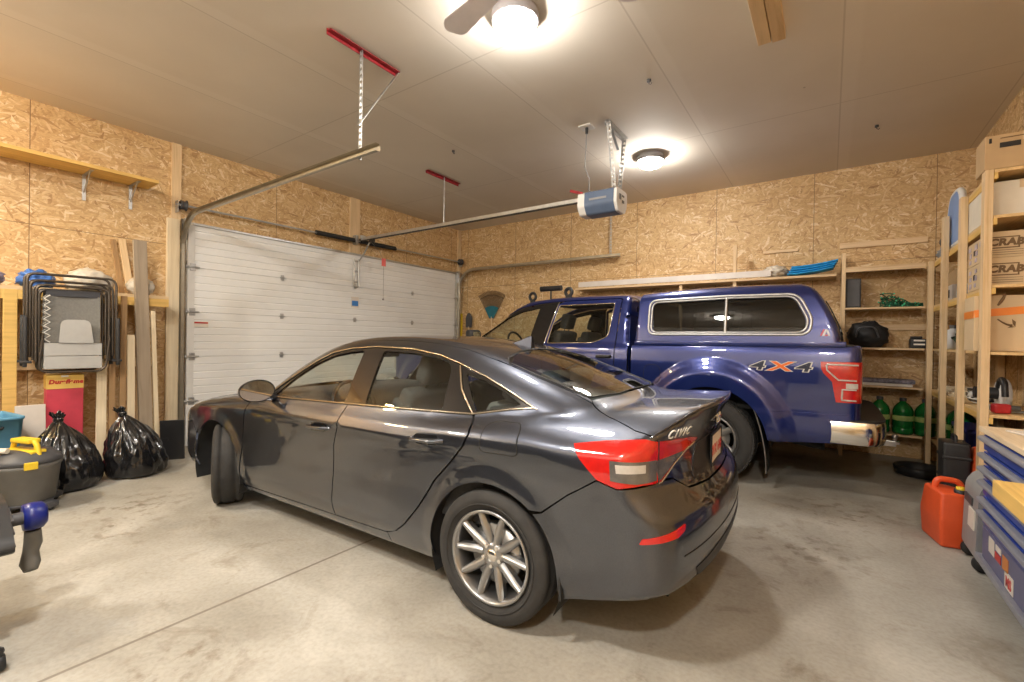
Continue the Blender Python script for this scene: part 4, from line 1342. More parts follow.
    fe += [p for p in arcpts(-3.99, AC, AR, R(150), R(6), 22)]+[(-3.45, .47)]
    both('front_fender', fe, P, Lc, step=.04)
    def sym(h): return h+[(x, -y) for x, y in reversed(h)]
    panel('roof', Tc, sym([(-2.44, 0), (-2.40, -.4), (-2.33, -.70), (-2.39, -.716)]+[(x, y+.004) for x, y in seamC_T[4:-1]]+[(-.94, -.70), (-.925, -.4), (-.925, 0)]), P, body, step=.06)
    panel('windshield', Tc, sym([(-3.40, 0), (-3.37, -.4), (-3.28, -.745)]+[(x, y+.006) for x, y in seamC_T[1:3]]+[(-2.42, -.705), (-2.34, -.69), (-2.41, -.4), (-2.45, 0)]), M_glass_side, body, off=-.003, thick=.001, step=.08)
    panel('hood', Tc, sym([(-4.72, 0), (-4.68, -.5), (-4.55, -.80), (-4.2, -.875), (-3.40, -.90), (-3.31, -.82), (-3.42, -.4), (-3.44, 0)]), P, body, step=.07)
    Bc = Proj('B', cab, cx=-.3); Ft = Proj('F', topper, cx=-1.4); Fb = Proj('F', bed, cx=-1.4)
    bw = rnd2([(-.62, 1.42), (.62, 1.42), (.55, 1.80), (-.55, 1.80)], .06, 4)
    panel('cab_back', Bc, [(-.93, .50), (.93, .50), (.93, 1.30), (.70, 1.87), (.64, 1.90), (-.64, 1.90), (-.70, 1.87), (-.93, 1.30)], P, body, off=-.004, step=.06, holes=(bw,))
    panel('cab_rear_window', Bc, grow(bw, .02), M_glass_dark, body, off=-.010, thick=.001, step=.1)
    panel('topper_front', Ft, [(-.94, 1.40), (.94, 1.40), (.80, 1.87), (-.80, 1.87)], P, body, off=-.004, step=.08)
    panel('bed_front', Fb, [(-.94, .48), (.94, .48), (.94, 1.32), (-.94, 1.32)], P, body, off=-.004, step=.1)
    # front: bumper, grille, lamps
    MB().box((-4.88, 0, .62), (.20, 1.90, .24), bev=.06, seg=4).build('front_bumper', M_chrome, body)
    gr = MB()
    for k in range(4): gr.box((-4.82, 0, .83+.085*k), (.05, 1.12, .035), bev=.01)
    gr.box((-4.78, 0, .96), (.03, 1.24, .40), bev=.01)
    gr.build('grille', M_black_plastic, body)
    for s in (-1, 1):
        MB().box((-4.74, s*.77, .98), (.16, .30, .28), bev=.05, seg=3).build('head_light', M_clear_lens, body)
    # mirrors
    for s in (-1, 1):
        m_ = MB().box((-2.98, s*1.13, 1.36), (.13, .20, .27), bev=.045, seg=4).box((-2.98, s*1.0, 1.33), (.07, .16, .05), bev=.015)
        mo = m_.build('mirror_housing', M_black_plastic, body)
        MB().box((-2.912, s*1.13, 1.36), (.004, .16, .22), bev=.001).build('mirror_glass', M_mirror, mo)
    # handle on the rear door
    for s, dd in ((-1, rdp[0]), (1, rdp[1])):
        y = s*1.012
        MB().tube(fillet([(-1.235, y-s*.03, 1.195), (-1.22, y+s*.022, 1.195), (-1.08, y+s*.022, 1.20), (-1.065, y-s*.03, 1.20)], .02, 3), .017, n=10).build('door_handle', M_black_plastic, dd)
    # topper
    tp = None
    gT1 = rnd2([(-.60, 1.485), (-.605, 1.79), (.115, 1.812), (.115, 1.485)], [.06, .06, .015, .015], 5)
    gT2 = rnd2([(.135, 1.485), (.135, 1.812), (.70, 1.812), (.80, 1.60), (.79, 1.52), (.75, 1.492)], [.015, .015, .07, .10, .06, .05], 5)
    seamT_T = [(-.755, -.795), (-.4, -.815), (.2, -.82), (.70, -.80), (.86, -.76)]
    seamT = conv(Tt, seamT_T, Lt)
    ts = [(-.785, 1.385), (1.06, 1.395), (1.045, 1.50), (.985, 1.66), (.915, 1.80), (.86, 1.875)]+list(reversed(seamT[:-1]))
    tsd = both('topper_side', ts, P, Lt, step=.03, holes=(gT1, gT2))
    tp = tsd[0]
    panel('topper_roof', Tt, sym([(x, y+.002) for x, y in seamT_T]+[(.84, -.4), (.85, 0)]+[])[:-0 or None] if False else sym([(-.755, 0)]+[(x, y+.002) for x, y in seamT_T]+[(.88, -.4), (.89, 0)]), P, body, step=.05)
    Rt = Proj('R', topper, cx=.3)
    e = conv(Lt, [(1.06, 1.395), (1.045, 1.50), (.985, 1.66), (.915, 1.80), (.86, 1.875)], Rt)
    panel('topper_rear', Rt, e+[(-t, z) for t, z in reversed(e)], P, body, step=.05)
    BT = Proj('B', topper, cx=1.9)
    panel('topper_rear_window', BT, rnd2([(-.66, 1.47), (.66, 1.47), (.58, 1.80), (-.58, 1.80)], .05, 4), M_black_gloss, body, off=.006, thick=.008, step=.07)
    panel('topper_rail', Lt, [(-.80, 1.366), (1.10, 1.372), (1.07, 1.392), (-.80, 1.382)], M_black_plastic, body, off=-.006, thick=.01, step=.05) if False else None
    for s in (None, 'only'):
        par = tsd[0] if s is None else tsd[1]
        for g in (gT1, gT2):
            panel('side_window', Lt, grow(g, .02), M_glass_dark, par, off=-.012, thick=.001, step=.05, mirror=s)
    fr = rnd2([(-.645, 1.455), (-.645, 1.822), (.13, 1.845), (.735, 1.842), (.845, 1.61), (.83, 1.50), (.78, 1.462)], [.08, .08, .01, .09, .12, .07, .05], 6)
    surf_tube('window_frame', Lt, fr, .012, M_steel, tp, closed=True, off=.004)
    fr2 = rnd2([(-.615, 1.475), (-.615, 1.800), (.13, 1.822), (.710, 1.822), (.815, 1.60), (.80, 1.515), (.76, 1.482)], [.07, .07, .01, .08, .11, .06, .05], 6)
    surf_tube('window_frame', Lt, fr2, .012, M_alloy, tp, closed=True, off=.004)
    surf_tube('window_divider', Lt, [(.125, 1.47), (.125, 1.825)], .016, M_alloy, tp, off=.002)
    MB().box((.20, -.945, 1.508), (.085, .004, .042)).build('window_label', M_white_plate, tp)
    # lettering on the bed side
    q, _ = Lb(np.array([[.595, 1.163]])); nn = grad(bed, q)[0]
    M4 = frame(Vector(q[0])+Vector(nn)*.003, (1, 0, 0), (0, -.05, 1))
    M_decal = mat('decal_silver', (0.62, 0.62, 0.60), 0.4, var=0.05); M_decal_d = mat('decal_dark', (0.03, 0.035, 0.06), 0.4, var=0.05); M_or = mat('decal_orange', (0.75, 0.16, 0.03), 0.4, var=0.05)
    sc = Matrix.Diagonal((2.1, 1, 1, 1))
    for txt, x, mm in (('4', -.185, M_decal), ('X', 0, M_or), ('4', .185, M_decal)):
        text_mesh('decal_lettering', txt, .118, M_decal if mm is M_or else mm, bp[0], M4 @ Matrix.Translation((x, 0, 0)) @ sc, .0004, bold=.007, shear=.15)
        text_mesh('decal_lettering', txt, .118, mm if mm is M_or else M_decal_d, bp[0], M4 @ Matrix.Translation((x, 0, .0012)) @ sc, .0004, bold=.0015 if mm is not M_or else .003, shear=.15)
    q, _ = Lt(np.array([[.95, 1.482]])); nn = grad(topper, q)[0]
    MA = frame(Vector(q[0])+Vector(nn)*.003, (1, 0, 0), (0, .1, 1))
    lg = MB()
    lg.add([MA @ Vector(p) for p in ((-.030, -.03, 0), (-.012, -.03, 0), (.010, .03, 0), (-.006, .03, 0))], [(0, 1, 2, 3)])
    lg.add([MA @ Vector(p) for p in ((.014, .03, 0), (.032, -.03, 0), (.018, -.03, 0), (.005, .008, 0))], [(0, 1, 2, 3)])
    lgo = lg.build('topper_badge', M_decal, tp)
    MB().add([MA @ Vector(p) for p in ((-.045, -.03, .0005), (-.034, -.03, .0005), (-.010, .03, .0005), (-.020, .03, .0005))], [(0, 1, 2, 3)]).add([MA @ Vector(p) for p in ((-.008, -.03, .0006), (.014, -.03, .0006), (.012, -.018, .0006), (-.003, -.018, .0006))], [(0, 1, 2, 3)]).build('badge_stripe', M_red_paint, lgo)
    surf_tube('bed_crease', Lb, [(.53, .748), (1.14, .765)], .004, P, body, off=-.001)
    for sy in (-1, 1):
        MB().box((.15, sy*.935, 1.368), (1.90, .075, .052), rot=(0, -.011, 0), bev=.012, seg=3).build('topper_rail', P, body)
    fd_ = rnd2([(-.68, .93), (-.68, 1.13), (-.50, 1.13), (-.50, .93)], .08, 5)
    surf_tube('fuel_door', Lb, fd_, .003, M_dark_under, bp[0], closed=True)
    # wheels, wells, flaps, frame
    for x, s in ((0, -1), (0, 1), (-3.99, -1), (-3.99, 1)):
        truck_wheel(body, (x, s*.845, .405), s)
    for x in (0, -3.99):
        for s in (-1, 1):
            pts = arcpts(x, AC, AR+.015, R(-5), R(185), 20)
            n = len(pts)
            vs = [(px, s*.965, pz) for px, pz in pts]+[(px, s*.55, pz) for px, pz in pts]
            ww = MB().add(vs, [(i, i+1, n+i+1, n+i) for i in range(n-1)], True)
            ww.add([(px, s*.55, pz) for px, pz in pts], [tuple(range(n))])
            ww.build('wheel_well', M_dark_under, body)
    fm = MB()
    for s in (-1, 1): fm.box((-1.8, s*.42, .50), (6.0, .09, .16), bev=.01)
    fm.box((.2, 0, .74), (1.9, 1.6, .04)); fm.box((-2.2, 0, .52), (2.6, 1.7, .06)); fm.cyl((0, -.75, .405), (0, .75, .405), .05); fm.ball((0, 0, .405), .15)
    fm.cyl((.30, -.55, .34), (.30, -.50, .62), .035); fm.cyl((.55, -.62, .45), (.95, -.72, .42), .035)
    fm.build('chassis', M_dark_under, body)
    for x, s in ((.50, -1), (.50, 1)):
        mf = MB()
        for d in (0, .012):
            mf.grid(lambda u, v, d=d: (x+d-.12*v*v, s*(.70+.305*u), .15+.62*v), 5, 10)
        for uu in (0, 1):
            mf.grid(lambda u, v, uu=uu: (x+.012*u-.12*v*v, s*(.70+.305*uu), .15+.62*v), 2, 10)
        fo = mf.build('mud_flap', M_black_plastic, body)
        MB().tube([(x+.006-.12*v*v, s*1.008, .15+.62*v) for v in [i/10 for i in range(11)]], .006, n=6).build('flap_edge', M_alloy, fo)
    # cabin
    cb = MB().box((-2.0, 0, .70), (2.2, 1.7, .06)).box((-3.05, 0, 1.22), (.45, 1.75, .26), bev=.08, seg=4)
    for s in (-1, 1): cb.box((-2.0, s*.93, 1.02), (2.2, .05, .6), bev=.02)
    cb.build('cabin_trim', M_cloth, body)
    for y in (-.42, .42): seat(body, -2.35, y, .80, .54, .62, 16, M_cloth)
    seat(body, -1.45, 0, .80, 1.5, .60, 12, M_cloth, head=False, name='rear_bench')
    for y in (-.45, .45):
        MB().box((-1.10, y, 1.50), (.11, .28, .20), bev=.045, seg=4).build('headrest', M_cloth, body)
    sw = MB().tube(arc((-2.75, -.42, 1.30), .19, 0, 2*pi, 28, (0, 1, 0), (-.35, 0, .94))[:-1], .016, closed=True, n=8)
    sw.box((-2.76, -.42, 1.30), (.05, .16, .10), bev=.02, seg=3).cyl((-2.77, -.42, 1.29), (-3.0, -.42, 1.2), .03)
    sw.build('steering_wheel', M_black_plastic, body)
    MB().box((-2.48, 0, 1.72), (.03, .26, .07), bev=.012, seg=3).cyl((-2.49, 0, 1.73), (-2.52, 0, 1.86), .008).build('rear_view_mirror', M_black_plastic, body)
    # padded mounts standing on the cab roof
    zr = lambda x, y: float(Tc(np.array([[x, y]]))[0][0, 2])
    z1 = zr(-2.56+.0, -.1)
    MB().tube(arc((-2.42, -.52, zr(-2.42, -.52)+.10), .050, R(-70), R(250), 18), .02, n=8).box((-2.42, -.52, zr(-2.42, -.52)+.025), (.06, .05, .07), bev=.01).build('roof_clamp', M_black_plastic, body)
    MB().tube(arc((-1.86, -.52, zr(-1.86, -.52)+.075), .046, R(-60), R(240), 18), .024, n=8).box((-1.86, -.52, zr(-1.86, -.52)+.015), (.08, .05, .06), bev=.01).build('roof_clamp', M_black_plastic, body)
    zz = zr(-2.13, -.52)
    MB().cyl((-2.29, -.52, zz+.15), (-1.97, -.52, zz+.15), .036, n=20).cyl((-2.13, -.52, zz-.01), (-2.13, -.52, zz+.13), .012).build('roof_roller', M_black_plastic, body)
    for ch in list(body.children):
        ch.parent = root; ch.location = ch.location+body.location
    bpy.data.objects.remove(body)
    return root
TRUCK = build_truck()
# ------------------------------------------------------------------ materials for the clutter
M_door_white = mat('door_white', (0.82, 0.82, 0.80), 0.38, var=0.03, vscale=2)
M_white_plastic = mat('white_plastic', (0.74, 0.73, 0.70), 0.4, var=0.05)
M_grey_plastic = mat('grey_plastic', (0.115, 0.11, 0.10), 0.5, var=0.12)
M_darkgrey = mat('dark_grey_plastic', (0.06, 0.06, 0.065), 0.5, var=0.15)
M_mid_grey = mat('mid_grey_plastic', (0.28, 0.28, 0.28), 0.45, var=0.1)
M_yellow = mat('yellow_plastic', (0.72, 0.50, 0.03), 0.4, var=0.1)
M_blue_plastic = mat('blue_plastic', (0.008, 0.014, 0.13), 0.35, var=0.12)
M_tote_blue = mat('tote_blue', (0.10, 0.27, 0.42), 0.45, var=0.08)
M_bag_black = mat('trash_bag_plastic', (0.010, 0.010, 0.011), 0.16, var=0.2, coat=0.4, bump=0.5, bscale=26)
M_film = mat('clear_film', (0.68, 0.62, 0.52), 0.25, var=0.15, vscale=18, bump=0.6, bscale=24, trans=0.15)
M_film_purple = mat('printed_film', (0.42, 0.36, 0.45), 0.3, var=0.5, vscale=14, bump=0.5, bscale=24)
M_blue_film = mat('blue_film', (0.06, 0.16, 0.45), 0.3, var=0.3, vscale=14, bump=0.5, bscale=24)
M_blue_tarp = mat('blue_tarp', (0.02, 0.30, 0.66), 0.35, var=0.25, vscale=12, bump=0.4, bscale=30)
M_red_plastic = mat('red_plastic', (0.50, 0.03, 0.035), 0.4, var=0.15)
M_red_orange = mat('red_can_plastic', (0.66, 0.085, 0.022), 0.42, var=0.1, vscale=5)
M_pink_carton = mat('red_carton', (0.50, 0.045, 0.075), 0.45, var=0.2, vscale=4)
M_yellow_card = mat('yellow_card', (0.76, 0.50, 0.12), 0.55, var=0.06)
M_red_print = mat('red_print', (0.45, 0.02, 0.015), 0.5, var=0.05)
M_red_iron = mat('red_angle_iron', (0.28, 0.015, 0.02), 0.5, var=0.2, vscale=20)
M_tube_bronze = mat('bronze_tube', (0.075, 0.062, 0.050), 0.35, 0.6, var=0.15)
M_sling = mat('grey_sling', (0.17, 0.165, 0.15), 0.85, var=0.12, vscale=60)
M_sling_dark = mat('dark_sling', (0.045, 0.045, 0.05), 0.85, var=0.12)
M_sling_pale = mat('pale_pad', (0.36, 0.355, 0.34), 0.85, var=0.08)
M_card = mat('cardboard', (0.50, 0.34, 0.18), 0.75, var=0.08, vscale=4)
M_card_light = mat('pale_cardboard', (0.62, 0.47, 0.29), 0.75, var=0.06, vscale=4)
M_card_white = mat('white_carton', (0.72, 0.66, 0.55), 0.65, var=0.05)
M_ink = mat('black_print', (0.02, 0.016, 0.013), 0.6, var=0.1)
M_brown_ink = mat('brown_print', (0.16, 0.09, 0.035), 0.6, var=0.1)
M_white_board = mat('white_board', (0.66, 0.60, 0.54), 0.6, var=0.06)
M_black_sheet = mat('black_sheet', (0.010, 0.010, 0.011), 0.45, var=0.3, vscale=5)
M_brown_wood = wood_mat('brown_lumber', (0.36, 0.22, 0.10), (0.22, 0.12, 0.05))
M_cable_white = mat('white_cable', (0.62, 0.60, 0.55), 0.5, var=0.05)
M_cable_grey = mat('grey_cable', (0.25, 0.24, 0.23), 0.5, var=0.05)
M_fan_blade = mat('fan_blade_grey', (0.66, 0.62, 0.63), 0.5, var=0.06)
M_opener_blue = mat('opener_cover', (0.10, 0.14, 0.22), 0.4, var=0.08)
M_sticker_blue = mat('blue_sticker', (0.06, 0.22, 0.55), 0.5, var=0.1)
M_tag_red = mat('pink_red_tag', (0.80, 0.16, 0.15), 0.5, var=0.05)
M_green = mat('green_plastic', (0.02, 0.30, 0.09), 0.4, var=0.2)

def blob(mb, c, s, seed=0, amp=.12, freq=3.0, seg=40, rings=26, flat=None, power=1.0, pleat=0, neck=None, rz=0):
    """crumpled sack: a noisy ellipsoid with pleats running to the neck, flattened on what it lies on"""
    off = Vector((seed*3.1, seed*1.7, seed*.9))
    cz, sz = cos(rz), sin(rz)
    def fn(u, v):
        a = 2*pi*u; b = pi*(v-.5)
        d = Vector((cos(b)*cos(a), cos(b)*sin(a), sin(b)))
        n = noise.noise(d*freq+off)*amp + abs(noise.noise(d*freq*2.3+off))*amp*.7 + noise.noise(d*freq*5+off)*amp*.22
        r = 1+n
        if pleat:
            r += .05*math.sin(pleat*a+4*noise.noise(d*2+off))*max(0, d.z+.35)
        x, y, z = d.x*r*s[0], d.y*r*s[1], math.copysign(abs(d.z)**power, d.z)*r*s[2]
        if neck and d.z > 0:
            k = sstep(neck, 1.0, d.z)
            x *= 1-.80*float(k); y *= 1-.80*float(k)
        x, y = cz*x-sz*y, sz*x+cz*y
        p = Vector((c[0]+x, c[1]+y, c[2]+z))
        if flat is not None and p.z < flat:
            p.z = flat + .0005*(p.z-flat)
        return p
    return mb.grid(fn, seg, rings, closeu=True)

def plank(name, m, a, b, w, t, wdir, label, cat='lumber', group=None, bev=.003):
    """board from a to b, w wide along wdir, t thick"""
    a = Vector(a); b = Vector(b); z = (b-a).normalized(); x = Vector(wdir); x = (x-z*x.dot(z)).normalized(); y = z.cross(x)
    M = Matrix((x, y, z)).transposed().to_4x4(); M.translation = (a+b)/2
    o = MB().box((0, 0, 0), (w, t, (b-a).length), bev=bev).build(name, m)
    o.matrix_world = M
    return tag(o, label, cat, group)

# ------------------------------------------------------------------ overhead door
XD = XL+.05
def build_door():
    d = empty('door_1', (XL+.002, (DY0+DY1)/2, 0), 0)
    d['kind'] = 'structure'
    oy = -(DY0+DY1)/2
    for k in range(5):
        z0 = .55*k+.0012; z1 = .55*(k+1)-.0012
        prof = []
        n = 6
        for i in range(n):
            za = z0+(z1-z0)*i/n; zb_ = z0+(z1-z0)*(i+1)/n
            prof += [(.050, za+.002), (.050, zb_-.016), (.043, zb_-.010), (.043, zb_-.004)]
        prof = [(.006, z0), (.044, z0)]+prof[:-2]+[(.050, z1-.004), (.044, z1), (.006, z1)]
        mb = MB()
        mb.prism([(p[0], p[1]) for p in prof], 'Y', DY0+oy-.02, DY1+oy+.02)
        s = mb.build('door_section', M_door_white, d)
        for (y, wd) in ((DY0+.02, .05), (DY1-.02, .05)):
            MB().box((.053, y+oy, (z0+z1)/2), (.010, wd*1.5, z1-z0-.002), bev=.002).build('end_stile', M_steel if y > 4 else M_white_plastic, s)
        if k < 4:
            for y in (3.44, 4.66, 5.92):
                h = MB().box((.057, y+oy, z1+.004), (.008, .045, .075), bev=.002).cyl((.062, y+oy-.035, z1+.004), (.062, y+oy+.035, z1+.004), .007)
                h.build('hinge', M_steel, s)
            for y in (DY0+.035, DY1-.035):
                h = MB().box((.062, y+oy, z1+.004), (.014, .06, .09), bev=.002).cyl((.075, y+oy-.07, z1+.004), (.075, y+oy+.07, z1+.004), .009)
                sg = -1 if y < 4 else 1
                h.cyl((.075, y+oy+sg*.06, z1+.004), (.075, y+oy+sg*.085, z1+.004), .022)
                h.build('roller_hinge', M_steel, s)
    MB().box((.06, 0, 2.735), (.02, DY1-DY0-.06, .03), bev=.003).build('top_strut', M_steel, d)
    # opener bracket and arm
    b = MB().tube(fillet([(.075, 4.62+oy, 2.66), (.075, 4.62+oy, 2.19), (.075, 4.71+oy, 2.19), (.075, 4.71+oy, 2.66)], .045, 6), .011, n=6)
    for z in (2.62, 2.45, 2.28): b.box((.07, 4.665+oy, z), (.006, .09, .022))
    b.build('arm_bracket', M_steel, d)
    t = MB().box((.056, 4.66+oy, 1.945), (.004, .14, .17), bev=.001).build('sticker', M_white_plate, d)
    MB().box((.0595, 4.66+oy, 1.925), (.002, .12, .085)).build('sticker_print', M_sticker_blue, t)
    l = MB().box((.056, 2.42+oy, 1.50), (.004, .16, .07), bev=.001).build('warning_label', M_white_plate, d)
    MB().box((.0595, 2.42+oy, 1.52), (.002, .15, .018)).build('label_print', M_red_print, l)
    MB().box((.0, 0, .01), (.04, DY1-DY0-.06, .02)).build('bottom_seal', M_dark_under, d)
    return d
build_door()

# torsion shaft with spring and drums
t = empty('torsion_spring_shaft', (XL+.012, 4.72, 2.98), 0, 'long torsion spring shaft with black coil above the white garage door', 'garage door spring')
MB().cyl((.09, 2.12-4.72, -.055), (.09, 7.26-4.72, 0), .013).build('shaft', M_steel, t)
def coil(y0, y1):
    pts = []
    n = int((y1-y0)/.010)
    for i in range(n*8+1):
        a = 2*pi*i/8; y = y0+(y1-y0)*i/(n*8)
        pts.append((.09+.032*cos(a), y-4.72, -.025+.010*(y-4.72)/1.0+.032*sin(a)))
    return MB().tube(pts, .0058, n=5)
coil(3.92, 4.60).build('coil_spring', M_black_plastic, t)
coil(4.70, 5.46).build('coil_spring', M_black_plastic, t)
MB().box((.05, -.07, -.01), (.10, .05, .15), bev=.004).build('center_bracket', M_steel, t)
for y, m in ((2.20, M_darkgrey), (7.20, M_darkgrey)):
    z = -.055 if y < 4 else 0
    MB().lathe([(.02, -.03), (.06, -.03), (.052, -.02), (.050, .02), (.066, .03), (.02, .03)], c=(.09, y-4.72, z), n=28, axis='Y').build('cable_drum', m, t)
    MB().box((.05, y+(.055 if y > 4 else -.055)-4.72, z-.02), (.10, .006, .14)).build('end_bearing_plate', M_steel, t)
plank('trim_1', M_stud, (XL+.012, 4.665, DZ), (XL+.012, 4.665, ZC), .20, .024, (0, 1, 0), None)['kind'] = 'structure'
plank('trim_2', M_stud, (XL+.012, 2.155, DZ), (XL+.012, 2.155, ZC), .10, .024, (0, 1, 0), None)['kind'] = 'structure'
plank('trim_3', M_stud, (XL+.012, 7.26, DZ), (XL+.012, 7.26, ZC), .10, .024, (0, 1, 0), None)['kind'] = 'structure'
plank('trim_4', M_pale, (XL+.022, 2.125, 0), (XL+.022, 2.125, DZ), .13, .040, (0, 1, 0), None)['kind'] = 'structure'
plank('trim_5', M_pale, (XL+.022, 7.275, 0), (XL+.022, 7.275, DZ), .09, .040, (0, 1, 0), None)['kind'] = 'structure'
for o in COL.objects:
    if o.name.startswith('trim_'):
        for k in ('category',):
            if k in o: del o[k]

# ------------------------------------------------------------------ door tracks
def track(name, y, side, label, xend):
    """galvanised C-channel: up beside the door, round the bend, out along the ceiling"""
    r = empty(name, (XL, y, 0), 0, label, 'garage door track')
    pts = [(.085, 0, .05), (.085, 0, 2.36)]+[(.085+.40*(1-cos(a)), 0, 2.40+.40*sin(a)) for a in [i*pi/2/10 for i in range(11)]]+[(xend-XL, 0, 2.805)]
    vs = []
    cs = [(-.026, .012*side), (-.026, -.012*side), (-.018, -.022*side), (.018, -.022*side), (.026, -.012*side), (.026, .012*side)]
    P = [Vector(p) for p in pts]
    mb = MB()
    n = len(cs)
    for i, p in enumerate(P):
        tn = (P[min(i+1, len(P)-1)]-P[max(i-1, 0)]).normalized()
        nrm = Vector((tn.z, 0, -tn.x))
        for c in cs:
            vs.append(p+nrm*c[0]*1.1+Vector((0, c[1]*1.3, 0)))
    fs = [(i*n+j, i*n+j+1, (i+1)*n+j+1, (i+1)*n+j) for i in range(len(P)-1) for j in range(n-1)]
    mb.add(vs, fs, False)
    mb.add([v+Vector((0, .0, .0)) for v in vs], [])
    mb.build('channel', M_track, r)
    br = MB()
    for z in (.3, .95, 1.6, 2.25):
        br.box((.045, -.028*side, z), (.09, .005, .05))
    br.build('wall_bracket', M_steel, r)
    MB().box((.06, -.02*side, 2.66), (.12, .006, .24), bev=.002).build('flag_bracket', M_steel, r)
    return r
M_track = mat('track_steel', (0.42, 0.38, 0.30), 0.35, 0.8, var=0.12, vscale=10)
trk = track('garage_door_track', 2.20, -1, 'steel garage door track curving from the left door jamb out under the ceiling', -2.80)
tr2 = track('garage_door_track', 7.20, 1, 'steel garage door track running along the back wall above the truck', -2.86)

def perforated(mb, a, b, w=.032):
    a = Vector(a); b = Vector(b); z = (b-a).normalized(); L = (b-a).length
    x = Vector((1, 0, 0)) if abs(z.x) < .9 else Vector((0, 1, 0)); x = (x-z*x.dot(z)).normalized(); y = z.cross(x)
    M = Matrix((x, y, z)).transposed().to_4x4(); M.translation = a
    n = max(2, int(L/.05)); h = L/n
    # ladder of webs = slotted angle, second flange plain
    for s in (-1, 1): mb.box((s*w*.40, 0, L/2), (w*.22, .003, L), M=M)
    for i in range(n+1): mb.box((0, 0, min(L-.004, max(.004, i*h))), (w*.62, .003, h*.42), M=M)
    mb.box((-w*.5, w*.4, L/2), (.003, w*.8, L), M=M)
    return mb
h = empty('track_hanger', (-3.07, 2.2, ZC), 0, 'slotted steel hanger bracing the front door track under a red angle iron', 'hanger')
MB().box((0, .09, -.022), (.05, .66, .006)).box((-.024, .09, -.022), (.005, .66, .05)).build('ceiling_angle', M_red_iron, h)
perforated(MB(), (0, .047, -.88), (0, .047, -.02), .036).build('strap', M_steel, h)
MB().box((0, 0, 0), (.032, .004, .72), M=Matrix.Translation((0, .222, -.325)) @ Matrix.Rotation(math.atan2(-.39, .60), 4, 'X')).build('brace', M_steel, h)
h = empty('track_hanger', (-3.05, 7.2, ZC), 0, 'slotted steel hanger holding the track on the back wall', 'hanger')
perforated(MB(), (0, .020, -.835), (0, .020, 0), .036).build('strap', M_steel, h)
MB().box((0, -.02, -.006), (.10, .20, .010)).build('ceiling_angle', M_red_iron, h)

# ------------------------------------------------------------------ opener
op = empty('garage_door_opener', (-2.1, 4.70, 2.90), 0, 'grey-blue garage door opener motor hung from the ceiling on steel straps with its rail', 'opener')
m_ = MB().prism(fillet([(-.17, -.02, 0), (-.15, .11, 0), (-.05, .135, 0), (.11, .135, 0), (.15, .08, 0), (.15, -.06, 0), (.09, -.125, 0), (-.09, -.125, 0)], .03, 4, True), 'X', -.14, .17) if False else None
def cap(mb, x0, x1, s=1.0):
    poly = [(p.x, p.y) for p in fillet([(-.155*s, -.04, 0), (-.145*s, .115*s, 0), (.145*s, .115*s, 0), (.155*s, -.04, 0), (.09*s, -.135*s, 0), (-.09*s, -.135*s, 0)], .03, 4, True)]
    return mb.prism(poly, 'X', x0, x1)
cap(MB(), -.14, .20).build('motor_cover', M_opener_blue, op)
cap(MB(), -.225, -.141, .96).build('front_cap', M_white_plastic, op)
ec = cap(MB(), .201, .235, .98).build('rear_panel', M_white_plastic, op)
MB().box((.237, -.05, .03), (.004, .05, .06)).box((.237, .03, .05), (.004, .06, .02)).box((.237, .03, -.01), (.004, .06, .03)).build('control_panel', M_grey_plastic, ec)
lg = MB().box((.02, -.1575, .02), (.20, .003, .022), rot=(0, 0, 0)).build('logo_strip', M_mid_grey, op)
MB().box((-2.26+.0, 0, .085), (3.97, .030, .045), bev=.004).build('rail', M_steel, op)
MB().box((-2.26+.0, 0, .055), (3.97, .034, .012)).build('rail_belt', M_black_plastic, op)
MB().box((-4.22, 0, .11), (.05, .08, .06), bev=.004).build('header_bracket', M_steel, op)
MB().box((-3.98, 0, .03), (.12, .04, .05), bev=.006).build('trolley', M_black_plastic, op)
MB().tube([(-4.03, 0, .02), (-4.15, -.01, -.15), (-4.28, -.02, -.28)], .012, n=6).build('door_arm', M_steel, op)
rc = MB().cyl((-4.0, .30, -.02), (-4.0, .30, -.10), .002)
rc = MB().tube([(-4.03, .03, .01), (-4.04, .20, -.10), (-4.05, .30, -.26), (-4.05, .30, -.88)], .0025, n=5).ball((-4.05, .30, -.89), .016, 10, 8)
rc = rc.build('release_cord', M_cable_grey, op)
MB().box((-4.05, .30, -.27), (.006, .085, .13), bev=.002).build('release_tag', M_tag_red, rc)
st = MB()
perforated(st, (.18, -.26, .775), (.19, -.10, .10), .034); perforated(st, (.18, .20, .775), (.16, .11, .10), .034)
st.box((.18, -.03, .765), (.05, .54, .005)).box((.155, -.03, .745), (.005, .54, .045))
st.build('hanger_straps', M_steel, op)
MB().box((0, 0, 0), (.028, .004, .30), M=Matrix.Translation((.18, -.11, .65)) @ Matrix.Rotation(R(52), 4, 'X')).build('cross_brace', M_steel, op)
rod = MB().cyl((-2.40, 0, .10), (-2.40, 0, .75), .008)
rod.build('rail_support_rod', M_steel, op)
MB().box((-2.41, 0, .752), (.05, .66, .006)).box((-2.43, 0, .737), (.005, .66, .035)).build('ceiling_angle', M_red_iron, op)
MB().box((-.30, -.03, .17), (.16, .03, .03), rot=(0, .35, 0)).build('red_bracket', M_red_iron, op)
cd = empty('extension_cable', (-2.17, 4.44, ZC), 0, 'thin dark power cord hanging from a ceiling outlet to the opener', 'cord')
MB().tube([(0, 0, -.03), (-.01, .01, -.20), (-.045, .06, -.40), (-.02, .12, -.52), (-.06, .20, -.62), (-.02, .24, -.64)], .006, n=6).build('cable', M_cable_grey, cd)
MB().cyl((0, 0, -.012), (0, 0, -.075), .018, .014, n=14).build('plug', M_black_plastic, cd)
